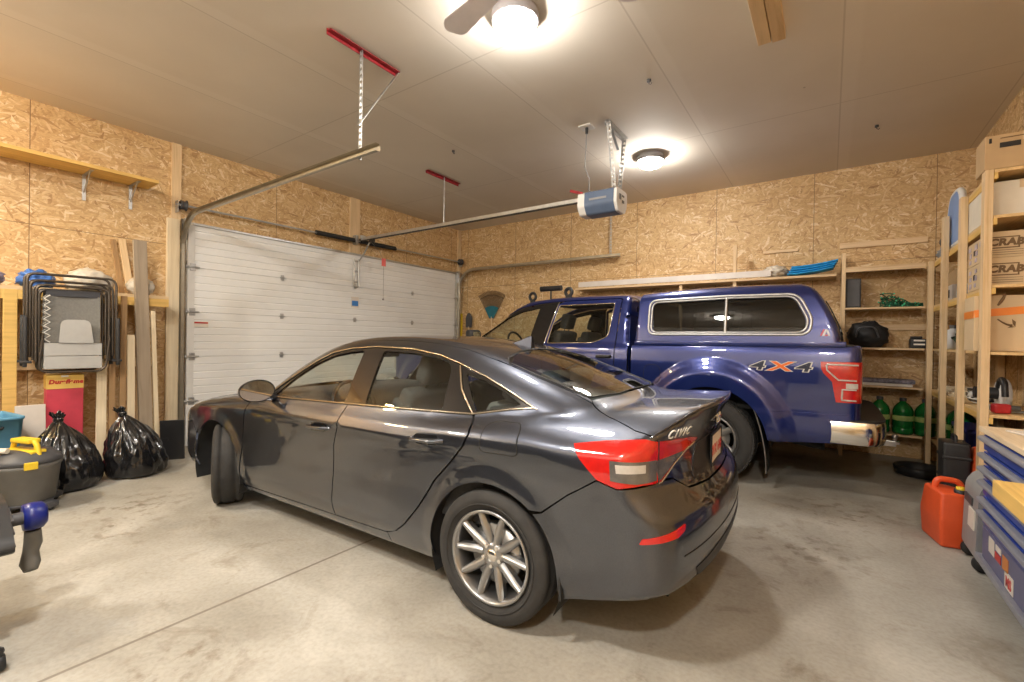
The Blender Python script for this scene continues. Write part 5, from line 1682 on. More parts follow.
tag(MB().box((-2.17, 4.44, ZC-.006), (.14, .14, .012), bev=.004).build('outlet_plate', M_white_plastic), 'white outlet plate on the ceiling beside the opener straps', 'outlet')

# ------------------------------------------------------------------ fan, ceiling block, hooks
fan = empty('ceiling_fan', (-1.43, 2.10, ZC), 0, 'grey-bladed ceiling fan at the top edge of the picture beside the large dome light', 'fan')
MB().lathe([(0, 0), (.075, 0), (.07, -.05), (.02, -.06), (.02, -.12), (.10, -.13), (.12, -.16), (.12, -.24), (.07, -.28), (0, -.28)], n=32).build('motor_housing', M_fan_blade, fan)
for k, a in enumerate((R(166), R(52), R(288))):
    M = Matrix.Rotation(a, 4, 'Z') @ Matrix.Translation((0, 0, -.20)) @ Matrix.Rotation(R(9), 4, 'X')
    pl = [(p.x, p.y) for p in fillet([(.16, -.05, 0), (.70, -.085, 0), (.76, .03, 0), (.70, .085, 0), (.16, .05, 0)], [.01, .05, .05, .05, .01], 5, True)]
    b = MB().prism(pl, 'Z', -.004, .004, M=M).build('blade', M_fan_blade, fan)
    MB().box((.13, 0, .006), (.12, .05, .006), M=M).build('blade_iron', M_steel, b)
blk = empty('ceiling_block', (-.385, 3.2, ZC), 0, 'short pale lumber block screwed to the ceiling near its right side', 'lumber')
MB().box((-.045, -.22, -.035), (.085, 1.70, .066), bev=.004).build('board', M_studY, blk)
MB().box((.045, -.20, -.030), (.085, 1.72, .058), bev=.004).build('board', M_studY, blk)
for (x, y, lb) in ((-1.33, 3.93, 'small dark hook in the ceiling left of the wooden block'), (-3.80, 4.12, 'small dark hook in the ceiling left of the opener'), (.37, 6.05, 'small dark hook in the ceiling near the right corner')):
    tag(MB().cyl((x, y, ZC), (x, y, ZC-.018), .018, n=12).tube([(x, y, ZC-.015), (x, y, ZC-.035), (x+.015, y, ZC-.045), (x+.025, y, ZC-.032)], .004, n=6).build('ceiling_hook', M_darkgrey), lb, 'hook', 'hooks in the ceiling')

# ------------------------------------------------------------------ upper shelf on the left wall
us = empty('wall_shelf', (XL, 1.0, 3.06), 0, 'yellow plank shelf on two steel brackets high on the left wall', 'shelf')
MB().box((.19, -.35, .0), (.36, 2.45, .035), bev=.004).build('shelf_board', M_yelY, us)
for y in (1.33, 1.72):
    b = MB().box((.012, y-1.0, -.15), (.006, .030, .27), bev=.001).box((.16, y-1.0, -.022), (.29, .030, .006), bev=.001).cyl((.012, y-1.0, -.20), (.24, y-1.0, -.024), .007, n=8)
    b.build('bracket', M_steel, us)

# ------------------------------------------------------------------ lower shelf with its frame
ls = empty('storage_shelf', (XL, .8, 0), 0, 'open wooden storage shelf along the left wall under the plank shelf', 'shelf')
MB().box((.235, -.35, 1.775), (.45, 3.0, .035), bev=.004).build('shelf_board', M_studY, ls)
MB().box((.443, -.35, 1.715), (.035, 3.0, .085), bev=.003).build('front_rail', M_yelY, ls)
for y in (-.05, 2.0-.0):
    if y < 1: continue
for y in (.72, .80+.0, -.35):
    pass
for (x, y, m) in ((.44, -.15, M_yelY), (.44, -.045, M_yelY), (.04, -.6, M_stud), (.04, .30, M_stud), (.04, 1.02, M_stud)):
    MB().box((x, y, .879), (.089 if x < .1 else .045, .089, 1.758), bev=.003).build('post', m, ls)
MB().box((.05, -.2, 1.05), (.035, 2.7, .10), bev=.003).build('back_rail', M_studY, ls)

def on_shelf(name, s, c, m, label, cat, **kw):
    mb = MB(); blob(mb, c, s, flat=1.794, **kw)
    return tag(mb.build(name, m), label, cat)
on_shelf('plastic_bundle', (.15, .16, .085), (-6.14, .55, 1.86), M_film_purple, 'bundle in printed purple and clear film at the left end of the low shelf', 'bag', seed=2, amp=.3, freq=3.4)
on_shelf('blue_bag', (.12, .12, .085), (-6.18, .935, 1.865), M_blue_film, 'crumpled blue plastic bag on the low shelf behind the folded chairs', 'bag', seed=5, amp=.34, freq=3.2)
on_shelf('clear_bag', (.15, .175, .135), (-6.13, 1.30, 1.88), M_film, 'large translucent plastic bag of padding on the low shelf', 'bag', seed=8, amp=.2, freq=2.6)
on_shelf('foam_roll', (.11, .12, .10), (-6.13, 1.72, 1.88), M_film, 'wrapped pale foam roll at the right end of the low shelf', 'roll', seed=11, amp=.14, freq=4)

# ------------------------------------------------------------------ leaning lumber
LG = 'lumber leaning on the left wall'
plank('lumber_plank', M_grey_lumber, (-5.93, 1.735, .0), (-6.005, 1.672, 2.36), .115, .04, (0, 1, 0), 'tall weathered grey-brown plank leaning at the right end of the low shelf', group=LG)
plank('lumber_plank', M_pale, (-5.92, 1.825, .0), (-5.98, 1.785, 1.62), .040, .03, (0, 1, 0), 'narrow pale strip leaning right of the tall grey plank', group=LG)
plank('lumber_plank', M_pale, (-5.93, 1.595, .0), (-5.96, 1.595, 1.36), .062, .035, (0, 1, 0), 'short pale board standing left of the tall grey plank', group=LG)
plank('lumber_plank', M_brown_wood, (-5.86, 1.50, .0), (-5.99, 1.545, 1.76), .05, .03, (0, 1, 0), 'dark brown slat leaning under the low shelf, nearest the short pale board', group=LG)
plank('lumber_plank', M_brown_wood, (-5.83, 1.415, .0), (-5.99, 1.455, 1.76), .05, .03, (0, 1, 0), 'dark brown slat leaning under the low shelf beside the folded chairs', group=LG)
plank('lumber_plank', M_pale, (-5.83, 1.335, .0), (-5.91, 1.355, 1.22), .075, .03, (0, 1, 0), 'pale plank standing right of the red carton', group=LG)
plank('lumber_plank', M_stud, (-6.25, 1.67, 1.80), (-6.46, 1.64, 2.42), .06, .03, (0, 1, 0), 'short pale stud standing on the low shelf behind the tall grey plank', group=LG)
plank('lumber_plank', M_brown_wood, (-6.28, 1.60, 1.80), (-6.46, 1.565, 2.40), .045, .03, (0, 1, 0), 'thin brown stick standing on the low shelf behind the tall grey plank', group=LG)
tag(MB().box((-5.84, .86, .36), (.03, .19, .72), rot=(0, -.05, 0), bev=.003).build('white_panel', M_white_board), 'small pale board standing behind the left garbage bag', 'board')
o = MB().box((0, 0, .22), (.215, .02, .44), bev=.004).box((-.06, -.012, .23), (.05, .006, .04), bev=.002).build('leaning_sheet', M_black_sheet)
o.location = (-5.86, 1.945, .006); o.rotation_euler = (R(7), 0, R(60)); tag(o, 'black flat panel propped on the floor at the door jamb', 'panel')

# ------------------------------------------------------------------ folded loungers hung on the shelf edge
def folded_chair(name, loc, lean, label, pad, inset=0.0):
    r = empty(name, loc, 0, label, 'folding chair', 'folded chairs on the low shelf')
    r.rotation_euler = (0, lean, R(-7))
    # local: y across, z up from the lower end (0) to the top (.85), x toward the room
    W, H = .30-inset, .84
    def U(w, z0, z1, x, rad=.07, m=M_tube_bronze, n='frame_tube', flip=False, thick=.011):
        pts = [(x, -w, z0), (x, -w, z1), (x, w, z1), (x, w, z0)]
        return MB().tube(fillet(pts, rad, 7), thick, n=8).build(n, m, r)
    U(W, .06, H, .06); U(W-.020, .09, H-.055, .02); U(W-.055, .05, H-.10, .075); U(W-.075, .10, H-.135, .03)
    # lower loop
    MB().tube(fillet([(.085, -W+.10, .30), (.085, -W+.07, -.05), (.085, W-.08, -.05), (.085, W-.05, .28)], .08, 7), .010, n=8).build('frame_tube', M_tube_bronze, r)
    sl = MB()
    sl.grid(lambda u, v: (.060-.02*sin(pi*u)-.010*sin(pi*v), (u-.5)*2*(W-.115), .215+.44*v), 10, 12)
    s = sl.build('sling', M_sling, r)
    MB().box((.052, 0, .675), (.008, (W-.115)*2, .06), bev=.002).build('sling_band', M_sling_dark, s)
    MB().box((.080, 0, .155), (.012, (W-.115)*2+.02, .115), bev=.004).build('seat_panel', M_sling_pale, r)
    MB().box((.086, 0, .035), (.012, (W-.105)*2, .115), bev=.004).build('seat_panel', M_sling_pale, r)
    z = MB()
    pts = []
    for i in range(15):
        pts.append((.066, -(W-.105) if i % 2 else -(W-.145), .22+.43*i/14))
    z.tube(pts, .006, n=6)
    z.build('elastic_lacing', M_cable_white, s)
    if pad:
        pb = MB(); pb.prism([(p.x, p.y) for p in fillet([(-.10, .215, 0), (-.085, .43, 0), (.11, .43, 0), (.135, .215, 0)], [.01, .05, .05, .01], 6, True)], 'X', .068, .098)
        pb.build('head_pad', M_sling_pale, r)
    for sy in (-1, 1):
        MB().box((.06, sy*(W+.012), .23), (.05, .030, .46), bev=.010, seg=3).build('armrest', M_black_plastic, r)
        MB().box((.05, sy*(W+.005), .045), (.075, .075, .022), bev=.006).build('foot_cap', M_black_plastic, r)
    return r
folded_chair('folding_chair', (-5.82, 1.13, 1.06), R(-3), 'grey folded lounge chair with a pale head pad hung in front on the shelf', True)
folded_chair('folding_chair', (-5.92, 1.115, 1.065), R(-3), 'folded lounge chair hung behind the one with the head pad', False, .012)

# ------------------------------------------------------------------ red carton
rcn = empty('red_carton', (-5.93, 1.09, 0), R(-4), 'tall red carton with a yellow printed band behind the garbage bags', 'box')
MB().box((0, 0, .425), (.17, .25, .85), bev=.005).build('carton', M_pink_carton, rcn)
bd = MB().box((.003, 0, .915), (.17, .256, .128), bev=.004).build('carton_band', M_yellow_card, rcn)
text_mesh('carton_lettering', 'Duraflame', .052, M_red_print, bd, frame((.0905, .005, .915), (0, 1, 0), (0, 0, 1)), .0006, bold=.003, shear=.12)
MB().box((.0925, -.005, .968), (.002, .05, .018)).build('carton_label', M_white_plate, bd)

# ------------------------------------------------------------------ garbage bags
def garbage_bag(name, c, s, seed, label, lean=(0, 0)):
    r = empty(name, (c[0], c[1], 0), 0, label, 'garbage bag', 'black garbage bags')
    def fn(u, v):
        a = 2*pi*u
        d = Vector((cos(a), sin(a), 0))
        off = Vector((seed*2.3, seed*1.1, 0))
        # height profile from floor to neck
        prof = [(0, .0), (.55, .0), (.93, .03), (1.03, .16), (1.0, .36), (.86, .58), (.60, .78), (.30, .91), (.12, .975), (.07, 1.0), (.13, 1.06), (.20, 1.10)]
        k = v*(len(prof)-1); i = min(int(k), len(prof)-2); f = k-i
        f2 = f
        rr = prof[i][0]*(1-f2)+prof[i+1][0]*f2; z = prof[i][1]*(1-f2)+prof[i+1][1]*f2
        q = Vector((cos(a)*1.6, sin(a)*1.6, z*2.2))+off
        n = noise.noise(q*1.3)*.16 + abs(noise.noise(q*2.9))*.12 - abs(noise.noise(Vector((a*3.2, z*1.1, seed))))*.13*min(1, z*3)
        n += (.05*math.sin(a*11+5*noise.noise(q))+.035*math.sin(a*19+7*noise.noise(q*1.4)))*min(1, z*1.6)*(1 if z < 1.0 else 2.5)
        rr *= 1+n
        zz = z*(1+.06*noise.noise(q*.9)) if z > .02 else z
        return (rr*s[0]*cos(a)+lean[0]*z*z, rr*s[1]*sin(a)+lean[1]*z*z, max(0.004, zz*s[2]))
    MB().grid(fn, 120, 56, closeu=True).build('sack', M_bag_black, r)
    MB().lathe([(.030, -.02), (.038, 0), (.030, .02)], c=(lean[0], lean[1], s[2]), n=16).build('tie', M_bag_black, r)
    return r
garbage_bag('garbage_bag', (-5.49, 1.01, 0), (.215, .24, .60), 3, 'rounded black garbage bag beside the shop vacuum', (-.08, -.02))
garbage_bag('garbage_bag', (-5.53, 1.535, 0), (.21, .215, .60), 8, 'black garbage bag slumped toward the garage door', (-.05, -.10))
mb = MB(); blob(mb, (-5.28, 1.70-.14, .09), (.16, .0, .1), seed=4) if False else None

# ------------------------------------------------------------------ totes and shop vacuum
def tote(name, c, s, m, label, lid=None, rz=0, cat='storage tote', handle=True):
    r = empty(name, (c[0], c[1], c[2]), rz, label, cat)
    sx, sy, sz = s
    b = MB()
    def ring(k, z): return [(-sx/2*k, -sy/2*k, z), (sx/2*k, -sy/2*k, z), (sx/2*k, sy/2*k, z), (-sx/2*k, sy/2*k, z)]
    R_ = [fillet(ring(k, z), .04, 4, True) for k, z in ((.86, 0), (.90, sz*.12), (.98, sz*.9), (1.0, sz*.9), (1.02, sz*.93), (1.02, sz*.985), (.98, sz*.985), (.96, sz*.9), (.84, sz*.03))]
    n = len(R_[0])
    b.add([p for q in R_ for p in q], [(i*n+j, i*n+(j+1) % n, (i+1)*n+(j+1) % n, (i+1)*n+j) for i in range(len(R_)-1) for j in range(n)], True)
    b.add(R_[0], [tuple(reversed(range(n)))]); b.add(R_[-1], [tuple(range(n))])
    b.build('tub', m, r)
    if handle:
        for sg in (-1, 1):
            MB().tube(fillet([(sg*sx*.495, -.05, sz*.74), (sg*sx*.515, -.04, sz*.70), (sg*sx*.515, .04, sz*.70), (sg*sx*.495, .05, sz*.74)], .01, 3), .010, n=8).build('handle', M_black_plastic, r)
    if lid:
        l = [fillet([(-sx/2*k, -sy/2*k, z), (sx/2*k, -sy/2*k, z), (sx/2*k, sy/2*k, z), (-sx/2*k, sy/2*k, z)], .04, 4, True) for k, z in ((1.05, sz*.96), (1.05, sz*1.02), (.98, sz*1.05), (.90, sz*1.035))]
        lm = MB(); n = len(l[0])
        lm.add([p for q in l for p in q], [(i*n+j, i*n+(j+1) % n, (i+1)*n+(j+1) % n, (i+1)*n+j) for i in range(len(l)-1) for j in range(n)], True)
        lm.add(l[-1], [tuple(range(n))]); lm.add(l[0], [tuple(reversed(range(n)))])
        lm.build('lid', lid, r)
    return r
tote('storage_tote', (-5.66, .56, .385), (.50, .36, .30), M_tote_blue, 'light blue plastic tote stacked at the left edge behind the shop vacuum', rz=R(8))
tote('storage_tote', (-5.66, .54, 0), (.50, .36, .365), M_darkgrey, 'dark tote under the light blue one behind the shop vacuum', lid=M_darkgrey, rz=R(8))

sv = empty('shop_vacuum', (-5.10, .725, 0), R(20), 'grey shop vacuum with yellow latches and a yellow handle beside the garbage bags', 'vacuum')
MB().lathe([(0, .075), (.165, .075), (.172, .085), (.198, .33), (.208, .345), (.208, .365), (.19, .37), (0, .37)], n=48).build('drum', M_grey_plastic, sv)
MB().lathe([(.205, .372), (.212, .385), (.20, .41), (.17, .43), (.15, .455), (.10, .465), (0, .47)], n=48).build('motor_head', M_darkgrey, sv)
MB().tube(fillet([(-.15, 0, .43), (-.12, 0, .535), (.12, 0, .535), (.15, 0, .43)], .05, 6), .018, n=10).box((0, 0, .535), (.20, .085, .035), bev=.012, seg=3).box((0, 0, .455), (.30, .10, .03), bev=.01, seg=3).build('handle', M_yellow, sv)
for a in (R(-20), R(150)):
    MB().box((.21, 0, .37), (.02, .075, .055), bev=.006, M=Matrix.Rotation(a, 4, 'Z')).build('latch', M_yellow, sv)
MB().box((.195, 0, .13), (.014, .05, .03), bev=.004, M=Matrix.Rotation(R(-70), 4, 'Z')).build('drain_cap', M_yellow, sv)
ft = MB().box((.16, 0, .05), (.17, .09, .05), bev=.015, M=Matrix.Rotation(R(10), 4, 'Z')).box((.16, 0, .05), (.17, .09, .05), bev=.015, M=Matrix.Rotation(R(100), 4, 'Z')).box((.16, 0, .05), (.17, .09, .05), bev=.015, M=Matrix.Rotation(R(190), 4, 'Z')).box((.16, 0, .05), (.17, .09, .05), bev=.015, M=Matrix.Rotation(R(280), 4, 'Z')).lathe([(0, .05), (.16, .05), (.17, .076), (0, .076)], n=40)
ft.build('dolly', M_darkgrey, sv)
for k in range(4):
    M = Matrix.Rotation(R(10+90*k), 4, 'Z')
    MB().lathe([(0, -.012), (.022, -.012), (.025, 0), (.022, .012), (0, .012)], c=(.215, 0, .026), n=20, axis='Y', M=M).build('caster', M_black_plastic, sv)
pts = [(-.05+.25*i/40*0, -.19-.0*i, .0) for i in range(2)]
hp = [Vector((.02, -.21, .30)), Vector((.02, -.30, .31)), Vector((-.06, -.40, .26)), Vector((-.20, -.46, .20)), Vector((-.34, -.44, .12))]
hs = []; rs = []
for i in range(120):
    t_ = i/119*(len(hp)-1); k = min(int(t_), len(hp)-2); f = t_-k
    p0, p1 = hp[max(k-1, 0)], hp[k]; p2, p3 = hp[k+1], hp[min(k+2, len(hp)-1)]
    hs.append(.5*((2*p1)+(p2-p0)*f+(2*p0-5*p1+4*p2-p3)*f*f+(3*p1-p0-3*p2+p3)*f**3)); rs.append(.030 if i % 2 else .026)
MB().tube(hs, rs, n=12).build('hose', M_grey_plastic, sv)
MB().tube([(.05, -.13, .485), (-.10, -.20, .490), (-.42, -.33, .50)], .021, n=12).build('wand', M_card_white, sv)

# ------------------------------------------------------------------ dark machine at the left edge, on a wheeled stand
ms = empty('wheeled_stand', (-3.10, .12, 0), 0, 'black stand on casters cut off by the left edge of the picture', 'stand')
MB().box((-.05, .02, .36), (.50, .36, .03), bev=.006).build('stand_top', M_darkgrey, ms)
MB().cyl((-.05, .0, .10), (-.05, .0, .345), .035).build('post', M_darkgrey, ms)
lgm = MB()
for (x, y) in ((.36, .20), (-.28, .22), (-.28, -.25), (.30, -.25)):
    lgm.tube([(-.05, 0, .11), (x*.6, y*.6, .095), (x, y, .075)], .022, n=8)
lgm.build('base', M_darkgrey, ms)
for (x, y) in ((.36, .20), (-.28, .22), (-.28, -.25), (.30, -.25)):
    MB().lathe([(0, -.018), (.030, -.018), (.034, 0), (.030, .018), (0, .018)], c=(x, y, .034), n=24, axis='Y').cyl((x, y, .06), (x, y, .085), .014).build('caster', M_black_plastic, ms)
mc = empty('power_tool', (-3.20, .20, .376), 0, 'dark grey power tool with a round blue cap and hanging nozzle at the left edge', 'tool')
body_ = MB()
body_.prism([(p.x, p.y) for p in fillet([(-.24, .0, 0), (.20, .0, 0), (.27, .035, 0), (.24, .08, 0), (.05, .20, 0), (-.24, .22, 0)], .03, 5, True)], 'Y', -.10, .19)
body_.build('body', M_black_plastic, mc)
for k in range(3):
    MB().box((.08, .195, .06+.045*k), (.24-.05*k, .012, .010), rot=(0, .25, 0), bev=.003).build('cooling_rib', M_darkgrey, mc)
MB().lathe([(0, .05), (.045, .05), (.062, .035), (.066, 0), (.062, -.03), (0, -.03)], c=(.06, .27, .115), n=32, axis='Y').build('round_cap', M_blue_plastic, mc)
MB().cyl((.06, .17, .115), (.06, .25, .115), .03).build('cap_shaft', M_darkgrey, mc)
nz = MB().tube([(.05, .275, .05), (.03, .28, -.02), (.01, .275, -.07), (.03, .27, -.12), (.05, .27, -.15)], [.030, .034, .030, .038, .026], n=14)
nz.build('nozzle', M_grey_plastic, mc)
# ------------------------------------------------------------------ shelving
LV = [.33, .89, 1.345, 1.83, 2.33]
M_shelfX = wood_mat('shelf_ply_x', (0.70, 0.51, 0.30), (0.52, 0.34, 0.17), axis='X')
M_shelfY = wood_mat('shelf_ply_y', (0.72, 0.50, 0.24), (0.54, 0.34, 0.13), axis='Y')
YS = 6.95
bs = empty('shelving_unit', (.1, YB, 0), 0, 'built-in lumber shelving along the back wall at the right of the truck', 'shelving', 'wooden shelving in the back right corner')
for x in (.135-.1,):
    MB().box((x, YS+.045-YB, 1.255), (.04, .089, 2.51), bev=.003).build('post', M_stud, bs)
MB().box((.03, -.05, 1.255), (.04, .089, 2.51), bev=.003).build('post', M_stud, bs)
for z in LV:
    MB().box((.405, (YS-YB)/2, z-.011), (.77, YB-YS-.004, .022), bev=.002).build('shelf_board', M_shelfX, bs)
    MB().box((.405, YS+.02-YB, z-.042), (.77, .03, .04), bev=.002).build('shelf_edge', M_studX, bs) if z == 2.33 else None
for z in (1.60, 2.66):
    MB().box((.42, -.012, z), (.86, .022, .07), bev=.002).build('wall_cleat', M_studX, bs)
# long high shelf running behind the truck
hs_ = empty('long_shelf', (-2.2, YB, 0), 0, 'long high shelf on posts along the back wall above the truck', 'shelving')
MB().box((.445, -.19, 2.245), (3.63, .376, .03), bev=.003).build('shelf_board', M_shelfX, hs_)
MB().box((.12, -.37, 2.335-.02), (2.85, .02, .085), bev=.003).build('front_edge', M_white_board, hs_)
for x in (-2.2+.37+.0, -1.10):
    MB().box((x+2.2, -.355+.03, 1.1125 if x < -1.5 else 1.37), (.045, .045, 2.225 if x < -1.5 else 2.74), bev=.003).build('post', M_stud, hs_)
MB().box((1.62, -.012, 2.66), (.42, .022, .035), bev=.002).build('wall_cleat', M_studX, hs_)

rs_ = empty('shelving_unit', (XR, 5.8, 0), 0, 'tall built-in lumber shelving along the right wall behind the tool chest', 'shelving', 'wooden shelving in the back right corner')
XS = .93
for i, y in enumerate((6.92, 6.17, 5.43, 4.705)):
    MB().box((XS+.0-XR, y-5.8, 1.33 if i else 1.165), (.046, .089, 2.66 if i else 2.33), bev=.003).build('post', M_stud, rs_)
    if i: MB().box((-.03, y-5.8, 1.33), (.046, .089, 2.66), bev=.003).build('post', M_stud, rs_)
for z in LV+[2.66]:
    y0, y1 = (4.665 if z > .5 else 5.38), (6.90 if z < 2.5 else 5.68)
    MB().box(((XS+.02-XR)/2, (y0+y1)/2-5.8, z-.011), (XR-XS-.03, y1-y0, .022), bev=.002).build('shelf_board', M_shelfY, rs_)
    MB().box((XS+.035-XR, (y0+y1)/2-5.8, z-.045), (.022, y1-y0, .045), bev=.002).build('shelf_edge', M_yelY, rs_) if z in (2.33, 1.83, 2.66, .89) else None

# ------------------------------------------------------------------ cartons on the right-hand shelves
def carton(name, lo, hi, m, label, seam=True, cat='box', group=None, tape=None, rz=0):
    lo = Vector(lo); hi = Vector(hi); c = (lo+hi)/2; s = hi-lo
    r = empty(name, (c.x, c.y, lo.z), rz, label, cat, group)
    MB().box((0, 0, s.z/2), s, bev=.004).build('carton', m, r)
    f = MB()
    f.box((0, 0, s.z+.0005), (s.x*.98, .004, .002))
    f.box((0, -s.y/2-.0005, s.z-.03), (.05, .002, .06))
    f.build('tape_strip', tape or M_card_light, r)
    return r
EY = 4.70
GB = 'stacked printed cartons on the right shelving'
def grab_box(z0, z1, label, n):
    r = carton('carton', (.957, EY+.055, z0), (1.30, 5.38, z1), M_card_light, label, group=GB)
    h = z1-z0
    y = -(5.38-EY-.055)/2-.0015
    fr = MB()
    fr.box((-.10, y, h*.36), (.165, .002, .008)); fr.box((-.10, y, h*.77), (.165, .002, .008))
    fr.box((-.178, y, h*.565), (.008, .002, h*.42)); fr.box((-.022, y, h*.565), (.008, .002, h*.42))
    for k in range(3): fr.box((-.09, y, h*.10+.016*k), (.18, .002, .003))
    fr.build('carton_print', M_brown_ink, r)
    text_mesh('carton_lettering', 'CRAB', .068, M_brown_ink, r, frame((-.088, y-.0012, h*.565), (1, 0, 0), (0, 0, 1)), .0006, bold=.004, shear=.15)
    text_mesh('carton_lettering', 'SNOW COOKED', .026, M_brown_ink, r, frame((.06, y-.0012, h*.80), (1, 0, 0), (0, 0, 1)), .0006, bold=.001) if False else None
    x = -.1735
    sd = MB()
    random.seed(n)
    for i in range(4):
        for j in range(3):
            sd.box((x, -.28+.17*i+random.uniform(-.02, .02), h*(.2+.28*j)), (.003, .05+.03*random.random(), .03+.02*random.random()))
    sd.build('label_print', M_film_purple, r)
    MB().box((x, .10, h*.52), (.003, .05, .04)).build('hand_hole', M_ink, r)
    MB().box((x+.0, -.30, h*.5), (.003, .014, h*.8)).build('flap_gap', M_ink, r)
grab_box(1.834, 2.035, 'lower of the two brown cartons lettered CRAB', 1)
grab_box(2.037, 2.225, 'upper of the two brown cartons lettered CRAB', 2)
big = carton('carton', (.957, 4.76, 2.334), (1.30, 5.66, 2.59), M_card_white, 'long pale carton with grey end on the shelf above the CRAB cartons')
top = carton('carton', (.905, 4.67, 2.663), (1.33, 4.92, 2.905), M_card, 'brown carton with dark hand hole on the very top of the right shelving')
MB().box((-.085, -.127, .165), (.105, .004, .036), bev=.001).build('hand_hole', M_ink, top)
MB().box((-.185, -.127, .205), (.014, .004, .035), bev=.001).build('staple_mark', M_ink, top)
MB().box((-.06, -.127, .215), (.15, .004, .006), bev=.001).build('printed_line', M_brown_ink, top)
# carton with orange tape and the arrow-shaped smile
am = carton('carton', (.885, 4.765, 1.349), (1.30, 5.06, 1.758), M_card_light, 'brown carton with orange tape and a printed curved arrow on the right shelving')
y = -.149
MB().box((0, y, .295), (.414, .003, .055), rot=(0, -.10, 0)).box((-.2085, 0, .272), (.003, .29, .055)).build('orange_tape', mat('orange_tape', (0.80, 0.24, 0.04), 0.35, var=0.08), am)
a_ = MB()
pts = [(-.095+.0*i, y-.001, .34+.07*i/6) for i in range(7)]
pts = [(-.085+.035*math.sin(t*1.5)*1.0, y-.001, .335+.09*t) for t in [i/8 for i in range(9)]]
a_.tube(pts, [.004+.006*sin(pi*min(1, i/8+.1)) for i in range(9)], n=6)
pts = [(-.085+.075*t, y-.001, .235-.045*math.sin(t*1.6)) for t in [i/8 for i in range(9)]]
a_.tube(pts, [.004+.004*t for t in [i/8 for i in range(9)]], n=6)
a_.prism([(-.012, .235), (.008, .215), (.006, .178), (-.008, .20)], 'Y', y-.002, y-.0005).prism([(.006, .178), (-.035, .170), (-.02, .184)], 'Y', y-.002, y-.0005)
a_.build('arrow_print', M_brown_ink, am)

# ------------------------------------------------------------------ small things, shelf by shelf (right unit)
def lathe_thing(name, loc, prof, m, label, cat, cap=None, capm=None, group=None, band=None, bandm=None, n=28):
    r = empty(name, loc, 0, label, cat, group)
    MB().lathe(prof, n=n).build('body', m, r)
    if cap: MB().lathe(cap, n=n).build('cap', capm or M_white_plastic, r)
    if band: MB().lathe(band, n=n).build('label_band', bandm or M_white_plate, r)
    return r
def soft(name, loc, s, m, label, cat, flat, seed, **kw):
    mb = MB(); blob(mb, loc, s, seed=seed, flat=flat, **kw)
    return tag(mb.build(name, m), label, cat)
# level A (2.33): blue cooler, dark bundle, grey jacket
cb = empty('boogie_board', (1.12, 6.075, 2.366), R(0), 'light blue rounded foam board standing on the highest left shelf of the right wall', 'board')
bp = [(p.x, p.y) for p in fillet([(-.30, 0, 0), (.28, 0, 0), (.30, .25, 0), (.20, .50, 0), (-.20, .50, 0), (-.30, .25, 0)], [.04, .04, .12, .14, .14, .12], 6, True)]
MB().prism([(a, b) for a, b in bp], 'X', -.15, -.10).build('board', mat('pale_blue_foam', (0.20, 0.33, 0.62), 0.5, var=0.06), cb)
cb.children[0].data.transform(Matrix.Identity(4))
MB().tube([(-.125, p[0], p[1]) for p in bp], .028, n=8, closed=True).build('rim', M_white_plastic, cb)
soft('backpack', (1.12, 6.56, 2.47), (.15, .16, .16), M_darkgrey, 'dark bundled bag at the corner end of the top shelf', 'bag', 2.333, 3, amp=.25)
soft('grey_jacket', (1.09, 6.83-.0, 2.40), (.12, .09, .08), M_mid_grey, 'crumpled grey cloth beside the dark bundled bag', 'cloth', 2.333, 9, amp=.3)
# level B (1.83)
soft('red_kettle', (1.12, 5.67, 1.96), (.09, .09, .11), M_red_plastic, 'small red rounded jug beside the CRAB cartons', 'jug', 1.833, 4, amp=.05)
bx = carton('carton', (1.0, 6.24, 1.834), (1.3, 6.78, 2.0), M_white_board, 'white flat carton lying on the corner shelf')
MB().box((-.152, -.05, .08), (.003, .20, .08)).build('label_print', M_ink, bx)
carton('carton', (1.04, 6.30, 2.003), (1.28, 6.72, 2.16), M_card, 'brown carton on top of the white flat carton')
tag(MB().box((1.13, 5.99-.03, 1.884), (.26, .26, .10), bev=.02, seg=3).box((1.13, 5.99-.03, 1.95), (.14, .12, .04), bev=.012, seg=3).build('tool_case', M_mid_grey), 'grey tool case beside the small red jug', 'case')
# level C (1.345)
lathe_thing('plastic_jug', (1.05, 6.45, 1.346), [(0, 0), (.085, 0), (.095, .02), (.095, .14), (.07, .19), (.03, .21), (.03, .235), (0, .235)], M_white_plastic, 'white round plastic jug on the middle shelf in the corner', 'jug', [(.032, .215), (.034, .25), (0, .252)], M_grey_plastic)
lathe_thing('spray_can', (1.02, 5.32, 1.346), [(0, 0), (.034, 0), (.034, .155), (.02, .175), (0, .175)], mat('lime_can', (0.50, 0.62, 0.06), 0.4, var=0.1), 'lime green spray can on the middle shelf behind the second post', 'can', [(.02, .172), (.024, .20), (0, .205)], M_white_plastic)
soft('cleaning_cloths', (1.08, 5.19, 1.425), (.09, .075, .10), mat('printed_pack', (0.45, 0.52, 0.60), 0.5, var=0.7, vscale=16), 'printed plastic pack of cloths beside the lime green can', 'pack', 1.347, 14, amp=.2)
soft('green_hose_coil', (1.14, 6.12, 1.50-.04), (.12, .20, .11), mat('dark_hose', (0.015, 0.05, 0.025), 0.5, var=0.3), 'dark green coiled hose beside the white jug', 'hose', 1.347, 17, amp=.35, freq=5)
tag(MB().box((1.10, 5.72, 1.385), (.18, .18, .075), bev=.012, seg=3).box((1.06, 5.66, 1.43), (.05, .1, .025), bev=.008).build('red_tool_box', M_red_plastic), 'small red plastic tool box on the middle shelf', 'box')
cz = MB(); random.seed(5)
